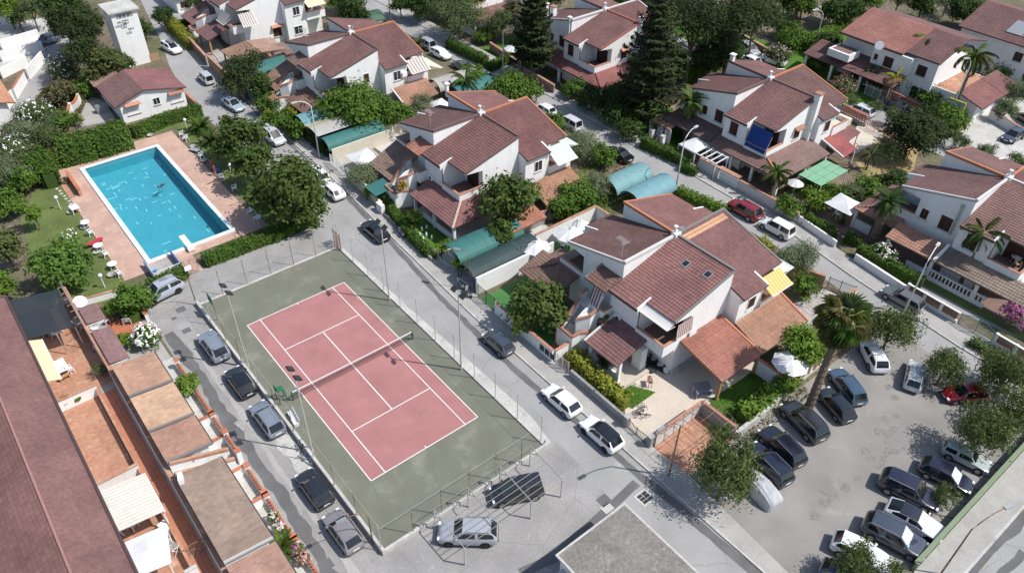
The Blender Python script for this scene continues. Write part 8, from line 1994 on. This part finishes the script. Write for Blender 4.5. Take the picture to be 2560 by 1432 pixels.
# ---- trees and shrubs: centre, crown height and radius measured from the photograph
for a in (
 ((12.2,37.6,4.4,4.78), 'mag', 'big dark glossy tree shading the near right corner of the pool deck'), ((13.0,52.9,3.8,3.26), 'mag', 'dark glossy tree at the far side of the pool trees, by the globe lamp'), ((11.8,46.4,3.8,2.73), 'mag', 'dark glossy tree in the middle of the pool trees'), ((12.9,35.3,2.6,2.67), 'mag', 'low dark tree between the big pool tree and the lower hedge'),
 ((22.6,5.5,2.9,3.22), 'mag', 'citrus like tree with dense dark leaves over the white street wall'), ((30.9,20.2,4.3,3.36), 'mag', 'open magnolia like tree in front of the villa opposite the pool'), ((28.1,18.2,2.5,1.79), 'mag', 'lower magnolia like tree beside the teal tunnel carport'),
 ((29.9,52.6,3.4,4.86), 'green', 'big round bright green tree between two villas on the first street'), ((33.2,48.6,2.4,2.65), 'green', 'smaller green tree right of the big round one'), ((38.2,49.7,2.0,2.28), 'olive', 'round grey green bush by the white square parasol'), 
 ((22.3,38.2,1.9,2.37), 'olive', 'fine leaved grey green bush behind the yellowish street wall'), ((39.6,18.4,2.2,2.39), 'green', 'dense green bush behind the low red tiled roof'), ((43.0,18.5,2.5,1.84), 'olive', 'grey green olive tree beside the dense green bush'), ((36.9,18.2,1.8,1.60), 'green', 'green bush at the end of the grey rendered wall'),
 ((48.7,27.4,2.0,3.06), 'olive', 'wide grey green shrub by the rear street behind the mint awning'), ((49.7,24.1,1.6,1.98), 'green', 'low green shrub by the mesh fence on the rear street'), ((50.2,34.3,1.6,1.66), 'green', 'green shrub beside the small silver van'),
 ((50.1,-5.4,2.4,2.41), 'olive', 'silvery olive tree behind the yellow striped awning'), ((48.0,-8.0,1.4,1.60), 'green', 'dark green shrub below the silvery olive tree'), ((39.0,-13.8,2.4,2.19), 'bright', 'round lemon tree beside the large white scalloped parasol'), ((35.0,-15.1,1.3,0.99), 'bright', 'yellow green shrub at the foot of the large white parasol'),
 ((47.0,-18.0,3.2,2.67), 'pepper', 'feathery pepper tree at the top right of the car park'), ((47.2,-23.5,2.6,2.06), 'pepper', 'pepper tree beside the silver estate car'), ((50.3,-27.5,3.0,2.68), 'pepper', 'pepper tree at the right edge above the red hatchback'), ((41.4,-29.5,3.2,2.46), 'pepper', 'wide pepper tree over the old boxy car'), ((46.4,-30.1,3.2,2.06), 'pepper', 'pepper tree at the right edge over the dark hidden car'),
 ((21.2,-18.8,3.7,2.94), 'pepper', 'large weeping pepper tree beside the covered car'), ((23.0,-16.5,4.4,1.16), 'pepper', 'upper crown of the weeping pepper by the arched bay'), ((22.9,-29.5,2.6,1.67), 'pepper', 'pepper tree cut by the lower edge over the white hatchback'), ((25.1,-31.6,1.8,1.04), 'pepper', 'small pepper tree at the lower edge by the green wall'), ((34.7,-30.5,1.3,1.09), 'pepper', 'small bush in front of the dark navy crossover'),
 ((91.4,-3.0,1.3,1.47), 'dull', 'left of three oleander bushes on the lot behind the right hand villa'), ((91.9,-6.2,1.3,1.45), 'dull', 'middle of three oleander bushes on the lot behind the right hand villa'), ((92.6,-10.1,1.3,1.58), 'dull', 'right of three oleander bushes on the lot behind the right hand villa'),
 ((83.3,0.4,3.8,3.69), 'conifer', 'big dark round tree behind the right hand villa'), ((91.1,-0.5,1.9,1.65), 'mag', 'small dark tree right of the big round one'), ((80.5,1.2,2.0,2.01), 'dull', 'dull green shrub left of the big dark round tree'), ((70.6,-2.0,1.6,1.98), 'green', 'green shrub below the dry lawn'), ((68.0,-0.9,1.5,1.77), 'dull', 'dull shrub right of the pale green panel roof'), ((73.6,-2.9,1.8,2.10), 'dark', 'dark shrub under the big round tree'), ((62.9,0.8,1.5,1.84), 'bright', 'bright shrub by the street wall left of the garden table'), ((59.1,1.8,1.4,1.63), 'green', 'green shrub behind the street wall under the queen palm'), ((66.5,0.6,1.3,1.68), 'green', 'green shrub below the pale green panel roof'),
 ((21.2,70.4,3.6,3.39), 'conifer', 'young bushy pine beside the teal net tunnel'), ((22.7,68.5,2.2,2.47), 'dark', 'dark shrub below the young pine'), ((21.4,63.5,1.6,2.05), 'hedge', 'green shrub behind the pale blue saloon'), ((20.8,58.5,1.5,2.11), 'green', 'leafy shrub at the front of the first street garden'), ((21.6,55.3,1.5,2.19), 'hedge', 'leafy hedge shrub by the silver people carrier'), ((23.5,59.6,1.4,1.69), 'yellow', 'yellowish shrub in the leafy front garden'), ((26.5,58.6,1.8,2.27), 'dark', 'dark shrub below the brown porch roof behind the ribbed carport'),
 ((6.2,84.6,4.0,3.06), 'cypress', 'round dark brownish tree left of the white tower'), ((4.7,88.0,6.0,2.94), 'conifer', 'tall dark cypress left of the white tower, lower mass'), ((5.8,89.4,9.0,3.04), 'conifer', 'tall dark cypress left of the white tower, upper mass'), ((6.1,101.3,7.0,3.65), 'dark', 'dark tree above the red car at the upper left'), ((20.6,101.6,3.0,1.77), 'dark', 'dark tree beside the road at the top left'),
 ((-0.8,84.2,1.8,2.65), 'brown', 'brownish dull bush by the lane at the upper left'), ((1.3,118.3,1.6,1.51), 'bright', 'small round green tree in a white yard at the upper left'), ((3.5,115.1,4.0,2.70), 'dull', 'sparse tree by the paddling pool at the upper left'), ((0.6,118.8,4.0,2.71), 'bright', 'palm like green tree in the top left corner'), ((1.9,84.7,1.4,2.23), 'green', 'green scrub left of the changing house'), ((-4.2,77.6,1.5,2.20), 'dull', 'dry looking scrub between lane and tall hedge'), ((-2.4,77.0,1.2,1.99), 'green', 'green scrub beside the scalloped wall'), ((-6.0,72.5,1.6,2.54), 'dull', 'grey green reeds by the tall hedge'), ((-7.7,75.4,1.8,2.45), 'olive', 'greyish scrub at the left edge near the lane'),
 ((-8.2,66.6,1.8,1.92), 'hedge', 'rounded hedge shrub at the far left of the pool lawn'), ((-10.6,62.6,1.8,1.94), 'green', 'green hedge shrub left of the pool lawn'), ((-13.3,58.5,1.9,1.96), 'green', 'green shrub at the left edge above the cypress'), ((-11.8,65.0,2.2,2.54), 'olive', 'grey green shrub at the left edge'), ((-15.9,47.4,3.0,2.20), 'cypress', 'brownish cypress at the left edge beside the pool lawn'), ((-17.8,41.9,2.0,1.78), 'bright', 'bright green bush at the left edge by the big red roof'),
 ((-11.9,41.5,2.8,2.99), 'fern', 'feathery spreading tree on the pool lawn'), ((-11.8,53.5,2.4,1.18), 'bright', 'young thin tree on the pool lawn with a pale trunk'), ((-7.8,32.1,2.0,2.00), 'green', 'dense green bush at the corner of the red patio by the grey crossover'), ((-9.7,33.4,1.0,1.13), 'green', 'low bush along the white wall of the red patio'), ((-10.3,28.0,0.9,1.00), 'bright', 'low green bush left of the white flowering shrub'), ((-8.1,18.5,1.1,1.30), 'bright', 'green shrub in the front yard beside the pale orange garage'), ((-13.3,25.5,0.8,0.74), 'dull', 'round potted shrub by the terrace wall'), ((-16.9,23.8,0.7,0.64), 'dull', 'pot plant on the white dividing wall'), ((-16.1,23.5,0.6,0.32), 'bright', 'tiny pot plant beside the bigger one on the dividing wall'),
 ((59.1,36.2,1.8,2.56), 'dark', 'dark shrub behind the stepped white wall'), ((58.4,31.3,1.8,2.49), 'dark', 'dark shrub row under the right hand conifer'), ((57.6,27.2,1.6,2.21), 'dark', 'dark shrub by the left gate pillar on the rear street'), ((59.7,41.1,1.5,1.92), 'green', 'green shrub on the stepped white wall'), ((62.1,33.1,2.4,2.43), 'dark', 'broad leaved dark shrub beside the porch of the conifer villa'), ((66.6,34.6,2.4,2.61), 'dark', 'dark shrub hard by the tall conifer trunk'), ((62.2,24.9,1.4,2.00), 'dark', 'dark shrub beside the curtain pavilion'), ((61.3,30.0,1.1,0.91), 'bright', 'little round bright tree beside the tall conifer trunk'),
 ((75.9,32.9,11.0,5.37), 'conifer', 'stone pine at the top edge, left of the dark group'), ((79.7,28.9,10.5,5.13), 'conifer', 'stone pine at the top edge, middle of the dark group'), ((80.4,30.9,6.0,3.63), 'dark', 'dark ivy clad tree under the stone pines'), ((91.7,32.9,9.0,3.53), 'conifer', 'stone pine at the top edge, right of the dark group'), ((81.3,33.4,3.0,2.88), 'dark', 'dark shrub under the stone pines by the bright hedge'), ((84.8,30.0,1.6,2.14), 'olive', 'grey green shrub by the far street behind the hedge villa'), ((78.7,37.6,2.2,2.54), 'dark', 'dark hedge by the brown gate under the stone pines'), ((90.5,41.2,2.4,1.08), 'dark', 'small round street tree by the gate at the top'),
 ((59.4,69.0,4.4,4.99), 'dull', 'weeping tree by the rear street at the top edge'), ((64.0,64.0,3.2,2.70), 'dull', 'thin tree in front of the porch at the top'), ((67.4,62.8,4.0,3.11), 'brown', 'brownish tree by the porch at the top edge'), ((47.1,83.8,3.4,3.04), 'dark', 'dark tree beside the cars at the top of the rear street'), ((61.4,65.1,1.4,1.76), 'green', 'shrub between the porch and the rear street at the top'), ((52.3,46.8,1.9,3.70), 'green', 'broad bright shrub between the villa roofs on the rear street'), ((50.8,53.7,1.7,2.09), 'green', 'green shrub by the dark grey car on the rear street'), ((53.8,44.3,1.6,2.38), 'green', 'green shrub left of the left hand conifer'),
 ((104.7,35.8,1.8,2.78), 'dark', 'dark shrub by the far street lamp'), ((102.3,32.0,1.8,2.99), 'green', 'broad leaved shrubs left of the lit lawn'), ((103.8,26.8,2.0,2.53), 'dark', 'dark shrub right of the lit lawn'), ((116.2,32.5,3.0,3.84), 'dark', 'dark tree mass at the top right of the lit lawn'), ((98.8,24.4,1.5,2.33), 'green', 'green shrub on the far street by the tiled path'), ((99.2,15.5,1.9,2.85), 'dark', 'dark shrub in front of the long porch at the upper right'), ((99.8,12.8,1.8,2.45), 'green', 'green shrub behind the bar gate at the upper right'), ((102.2,7.2,1.6,2.89), 'green', 'green shrub left of the leaning palm at the upper right'), ((96.2,1.6,1.8,2.97), 'green', 'wide shrub behind the yellow framed sign'), ((95.2,3.4,1.7,2.07), 'dark', 'dark shrub by the dark openwork wall'), ((110.8,2.3,1.9,2.80), 'dark', 'dark shrub by the long tan wall at the upper right'), ((120.5,4.3,1.8,3.20), 'bright', 'bright shrub below the parasol at the upper right'), ((110.2,-1.5,2.6,2.37), 'olive', 'grey green tree at the right edge over the lane'), ((104.8,-2.6,1.8,1.74), 'dull', 'dull shrub above the bright concrete lot'), ((90.5,13.3,1.4,0.95), 'dull', 'small street tree at the bend of the far street'), ((91.4,9.9,1.5,1.17), 'dull', 'small street tree beside the pale estate car'), ((90.3,6.7,1.6,1.37), 'dull', 'small street tree below the navy van'), ((134.9,18.6,3.0,3.58), 'dark', 'dark shrub above the long porch roof at the top right'), ((75.0,-14.9,1.5,1.59), 'green', 'shrub hidden by the right edge porch'), ((22.0,17.3,1.2,1.04), 'green', 'leafy creeper inside the dark tunnel carport'), ((23.8,-2.8,1.1,0.83), 'dark', 'dark shrub by the porch wall of the nearest villa')):
    tree(*a, dens=2.0 if 'big dark round' in a[2][:16] else .95 if a[1] == 'mag' else 1.25 if a[1] in ('pepper', 'olive', 'fern') else 1.1)
for a, fl in ((((-9.6,48.8,0.8,0.86), 'bright', 'white flowering shrub on the pool lawn'), ((.85, .84, .78), 45)), (((-8.6,27.0,1.3,1.31), 'green', 'white flowering shrub beside the white dish on the west road'), ((.85, .84, .78), 130)), (((2.0,92.2,2.2,2.79), 'dull', 'white oleander by the lane, the upper one'), ((.82, .83, .8), 110)), (((-5.4,79.5,2.0,2.64), 'dull', 'white oleander by the lane, the middle one'), ((.82, .83, .8), 110)), (((-10.3,71.0,2.0,2.76), 'dull', 'white oleander by the lane at the left edge'), ((.82, .83, .8), 80)),
              (((60.1,-10.0,1.2,1.43), 'green', 'white flowering oleander over the long trimmed hedge'), ((.82, .74, .74), 130)), (((61.0,-24.0,1.4,1.46), 'dull', 'magenta bougainvillea by the blue iron gate at the right edge'), ((.45, .12, .28), 240)), (((93.2,16.5,1.6,2.07), 'dull', 'pink oleander beside the tiled path at the upper right'), ((.6, .2, .26), 60)), (((94.6,29.6,1.8,2.22), 'dull', 'pink oleander behind the white off roader'), ((.6, .4, .42), 60)),
              (((-7.9,1.3,0.8,0.40), 'green', 'upper pot of white and red flowers on the street wall'), ((.6, .5, .48), 35)), (((-7.9,0.0,0.8,0.40), 'green', 'lower pot of white and red flowers on the street wall'), ((.6, .5, .48), 35)), (((-7.8,-2.4,0.8,0.48), 'green', 'magenta flowers beside the sago palm'), ((.45, .16, .28), 40)), (((-7.7,-3.3,0.7,0.42), 'green', 'red and white flowers at the lower edge of the street wall'), ((.55, .3, .28), 40)), (((25.8,-0.4,3.6,0.53), 'dull', 'flowering plants on the stair trough of the nearest villa'), ((.4, .12, .1), 12)), (((23.2,30.8,3.8,0.61), 'yellow', 'orange tinged plants on the stair trough opposite the pool'), ((.5, .2, .05), 30))):
    tree(*a, cat='shrub', name='shrub', flowers=fl, dens=1.2, trunk=fl[1] > 100)
for a, k, lab in (((114.7,39.0,3.0,2.91), 'green', 'garden tree'), ((127.2,33.8,3.0,3.27), 'green', 'broad tree'), ((131.3,29.7,3.0,2.52), 'dull', 'dull tree'), ((132.6,25.7,3.0,2.63), 'dark', 'dark tree'), ((137.4,23.6,3.0,2.21), 'olive', 'grey green tree'), ((143.1,21.2,3.0,2.53), 'dull', 'wide dull tree'), ((79.0,68.8,3.0,3.64), 'dark', 'dark tree beside the porch'), ((90.6,60.9,3.0,2.78), 'dark', 'dark tree above the conifer villa'), ((96.2,57.3,3.0,3.68), 'dark', 'tree behind the tallest conifer'), ((111.7,41.0,4.0,2.89), 'dark', 'tree right of the stone pines'), ((28.1,110.1,2.0,1.89), 'dark', 'tree by the orange porch'), ((48.8,91.2,3.0,2.88), 'green', 'tree behind the farthest villa'), ((58.7,78.9,3.0,2.83), 'dark', 'tree left of the weeping one'), ((56.4,83.1,3.0,2.14), 'dark', 'tree beside the weathered pole')): tree(a, k, lab + ' cut by the top edge')
for xy, lab in (((21.7,36.1,1.0,0.98), 'bright yellow green shrub beside the little teal canopy'), ((20.5,61.4,1.0,1.01), 'yellow green shrub by the small tiled hood on the first street')): tree(xy, 'yellow', lab, cat='shrub')

for a in (((8.2, 98, 5.0, 2.6), 'dark', 'tall dark tree standing behind the white tower'), ((5.6, 101, 5.0, 2.8), 'conifer', 'dark tree between the white tower and the red hatchback'), ((16.0, 100, 2.6, 2.2), 'dark', 'dark tree between tower and road'), ((9.5, 88.5, 2.2, 1.9), 'dark', 'dark bush at the left foot of the white tower')): tree(*a)
# ---- hedges
hedge([(-5.60,67.21), (-1.39,66.78), (3.04,66.82)], 2.6, 3.2, 'tall thick clipped hedge at the far side of the pool', rough=.14, leaf=.2)
hedge([(3.87,68.51), (8.96,69.62), (13.87,69.61)], 1.3, 1.5, 'lower clipped hedge in front of the changing house'); hedge([(-8.11,61.94), (-7.67,66.34), (-5.98,67.26)], 1.8, 2.2, 'curved clipped hedge at the left end of the pool deck', rough=.15, leaf=.18)
hedge([(0.51,35.79), (4.56,35.74), (9.30,35.50), (13.89,35.98)], 1.5, 1.1, 'long clipped hedge between the pool garden and the court road'); hedge([(-5.74,35.00), (-1.68,35.21)], 1.4, 1.1, 'short clipped hedge behind the pale grey crossover'); 
hedge([(22.03,32.19), (20.98,26.63), (20.64,21.65)], .9, 1.15, 'trimmed hedge along the pavement opposite the black hatchback'); hedge([(22.02,33.07), (24.61,33.26)], 1.6, 1.3, 'trimmed hedge block at the side of the small lawn', rough=.1); hedge([(20.75,21.57), (23.91,22.40)], .9, .8, 'low hedge piece at the near end of the small lawn', 'bright')
hedge([(22.30,0.25), (21.97,-4.24), (22.05,-7.53)], 1.1, 1.35, 'yellow green hedge behind the grey street wall', 'yellow', rough=.2, leaf=.17); hedge([(29.06,-14.84), (33.07,-14.87), (37.08,-14.85)], 1.3, 1.2, 'green hedge between the shady lawn and the car park', 'bright', rough=.2, leaf=.17)
hedge([(37.11,17.97), (43.52,17.75)], 1.5, 1.5, 'hedge behind the grey rendered wall and the white parasols', rough=.18); hedge([(52.12,13.35), (53.43,6.81)], 1.2, 1.1, 'green hedge along the rear street behind the nearest villa', 'bright', rough=.16); hedge([(52.43,0.72), (51.65,-1.27)], 1.0, .7, 'low straggly hedge beside the white tall estate car', 'yellow', rough=.18)
hedge([(57.67,24.49), (58.30,16.77)], 1.2, 1.35, 'clipped hedge by the white fabric canopy on the rear street'); hedge([(59.72,-0.19), (59.75,-4.28)], 1.0, 1.3, 'clipped hedge on the low white wall beside the garden table'); hedge([(58.92,-7.68), (58.82,-11.71), (59.23,-15.24)], 1.0, 1.5, 'long trimmed hedge on the white wall by the curved street lamp')
hedge([(55.76,67.65), (56.33,57.86)], 1.2, 1.5, 'hedge along the pavement at the top of the rear street'); hedge([(54.96,56.08), (65.30,56.97)], 1.3, 1.2, 'hedge between the bare bed and the green lawn at the top'); hedge([(77.04,34.78), (90.28,35.12)], 2.0, 1.8, 'bright hedge between the stone pines and the hedge villa', 'bright', rough=.18); hedge([(118.27,31.25), (102.90,30.69)], 1.6, 1.7, 'tall clipped hedge along the lit lawn at the upper right', 'bright'); hedge([(22.17,104.39), (21.55,91.97)], 1.6, 1.7, 'yellow green hedge at the top of the first street', 'yellow', rough=.15); hedge([(23.15,101.40), (27.87,102.42)], 1.6, 1.4, 'green hedge corner at the top of the first street', 'hedge')
hedge([(100.34,1.26), (110.13,1.83)], 1.2, 1.0, 'ragged hedge along the concrete lane at the upper right', 'bright', rough=.25); hedge([(38.84,48.26), (43.37,48.18)], 1.2, 1.2, 'low hedge behind the round grey green bush', 'green'); hedge([(22.44,48.21), (22.57,53.49)], .9, 1.4, 'dark hedge at the foot of the ribbed carport', 'dark'); hedge([(57.61,14.81), (57.08,17.08)], .8, 1.0, 'short hedge beside the pale canopy post', 'hedge')
hedge([(60.54,-5.09), (60.98,-6.90)], 1.2, .9, 'low hedge under the date palm at the right', 'hedge'); hedge([(54.94,-22.70), (55.23,-25.76)], .8, .7, 'low plants along the car park edge at the right', 'dull', rough=.2); hedge([(-8.7, 34.0), (-8.4, 31.0)], 1.3, 1.2, 'hedge at the street side of the red patio', 'green', rough=.18)

# ---- palms
palm((35.2, -17.75), 9.3, 'fan', 'tall fan palm with a shaggy skirt standing between cars at the car park wall', 34, 1.15, (.17, .205, .062), .3, (1.5, .6), 9)
palm((63.63,22.01), 5.6, 'date', 'stout feather palm by the white fabric canopy on the rear street', 34, 1.05, (.12, .155, .05), .3, skirt=6)
palm((62.58,-7.46), 5.6, 'date', 'dark trunked feather palm in front of the orange tiled porch at the right', 26, 1.0, (.06, .10, .025), .42); palm((63.48,-17.53), 6.4, 'queen', 'drooping queen palm before the brown tiled porch at the right', 20, 1.0, (.075, .12, .03), .17, (.3, .2)); palm((61.00,5.69), 3.6, 'queen', 'weeping queen palm in front of the blue blind villa', 18, .9, (.08, .125, .03), .15)
palm((104.86,11.00), 7.2, 'queen', 'tall queen palm with yellowing fronds at the upper right', 18, 1.15, (.15, .185, .035), .2, (.6, .3)); palm((99.16,2.17), 9.2, 'queen', 'leaning queen palm over the red porch at the upper right', 22, 1.25, (.10, .13, .035), .2, (1.0, .5)); palm((96.04,10.58), 4.2, 'queen', 'short palm with bright yellow fronds at the upper right', 7, .85, (.33, .33, .04), .12, (.5, .2)); palm((106.81,10.40), 6.0, 'queen', 'slim palm close behind the tall yellowing one', 10, .85, (.09, .13, .03), .12)
palm((46.65,50.17), 3.0, 'queen', 'bushy palm beside the cream canopy of the striped awning villa', 20, 1.05, (.085, .13, .035), .16); palm((112.77,38.91), 7.0, 'date', 'tall fan crowned palm at the top edge by the lit lawn', 22, .95, (.08, .11, .035), .28); palm((11.91,64.75), .4, 'cycad', 'low spreading sago palm on the lawn at the far right of the pool', 30, 1.9, (.065, .11, .022), name='sago_palm'); palm((11.59,60.53), .4, 'cycad', 'second sago palm nearer the dark pool trees', 24, 1.7, (.06, .10, .022), name='sago_palm')
palm((-8.58,-1.65), .7, 'cycad', 'big sago palm in the front yard at the lower edge', 34, 1.35, (.10, .14, .022), .2, name='sago_palm'); palm((22.03,26.81), 1.9, 'fan', 'small fan palm on the little lawn with white figures', 16, .52, (.07, .12, .025), .13); palm((21.53,54.98), .6, 'cycad', 'small palm by the hedge behind the silver people carrier', 18, 1.3, (.10, .14, .03), .15, name='sago_palm'); palm((24.06,56.32), .8, 'cycad', 'spiky plant between the leafy hedge and the ribbed carport', 16, 1.1, (.10, .14, .04), .15, name='sago_palm'); palm((51.25,69.60), 1.0, 'cycad', 'spiky palm on the roadside behind the orange ridge', 18, 1.2, (.07, .11, .025), .15, name='sago_palm'); palm((23.07,66.19), .9, 'cycad', 'pale spiky palm by the small tiled hood', 14, 1.1, (.13, .16, .06), .12, name='sago_palm')
palm((63.21,-3.10), .4, 'cycad', 'small sago palm on the lawn by the garden table', 14, .8, (.06, .10, .025), name='sago_palm'); palm((76.66,1.99), 2.2, 'queen', 'small ragged palm by the dry lawn', 10, .7, (.09, .12, .04), .1); palm((65.97,3.57), 1.0, 'queen', 'low palm by the pale green panel roof', 14, .75, (.10, .14, .04), .12); palm((-6.69,62.00), .3, 'cycad', 'tiny palm by the low terracotta wall', 6, .4, (.1, .14, .04), name='sago_palm'); palm((1.23,115.65), 2.5, 'date', 'small palm in a white yard at the upper left', 14, .7, (.06, .09, .03), .16)
# stump at the hedge, and bare trunks of the stone pines
tag(obj('tree_stump', MB().tube([(0, 0, 0), (.5, .2, 1.6)], .32, 8, r1=.26).mesh('tree_stump', 'bark'), None, (*(-3.57,68.46), 0)), 'thick leaning palm stump behind the white chair at the far left of the pool', 'stump')
# grass and weeds
def grass(poly, n, label, col, h_=.12):
    xs = [p[0] for p in poly]; ys = [p[1] for p in poly]; q = np.stack([RNG.uniform(min(xs), max(xs), n * 2), RNG.uniform(min(ys), max(ys), n * 2)], 1); ins = np.zeros(len(q), bool); j = len(poly) - 1
    for i in range(len(poly)):
        xi, yi = poly[i]; xj, yj = poly[j]; c = ((yi > q[:, 1]) != (yj > q[:, 1])) & (q[:, 0] < (xj - xi) * (q[:, 1] - yi) / (yj - yi + 1e-9) + xi); ins ^= c; j = i
    q = q[ins][:n]; p = np.concatenate([q, RNG.uniform(.02, h_, len(q))[:, None]], 1)
    obj('grass', leaf_mesh('grass', p, np.tile([.3, 0, .5], (len(p), 1)), h_ * .7, RNG.random(len(p)), 'leaf', .4), None, color=col, kind='stuff', label=label)
grass([(-10.00,81.24), (-2.81,89.46), (1.82,96.31), (4.51,87.23), (-0.81,78.57), (-4.48,72.86), (-11.69,61.33), (-15.13,57.66)], 9000, 'rough dry grass and weeds between the lane and the hedge', (.15, .14, .055), .4)
grass([(23.71,-1.33), (25.55,-7.70), (22.48,-7.87), (21.48,-0.93)], 5000, 'short bright grass of the small front lawn', (.10, .18, .025), .07)
grass([(28.65,-11.51), (34.79,-11.73), (35.34,-14.45), (28.58,-15.04)], 5000, 'short bright grass of the shady lawn by the car park', (.09, .16, .025), .07)
grass([(27.50,-16.07), (37.17,-15.89), (36.90,-16.95), (27.34,-17.06)], 700, 'dry weeds along the stone wall of the car park', (.2, .16, .07), .16)
grass(rect(60, 69, -3, 38), 6000, 'garden grass and ground plants across the rear street', (.075, .12, .025), .2)
grass(rect(41, 53, 15, 26), 2500, 'weeds on the bare bed by the pale teal tunnels', (.15, .13, .07), .2)
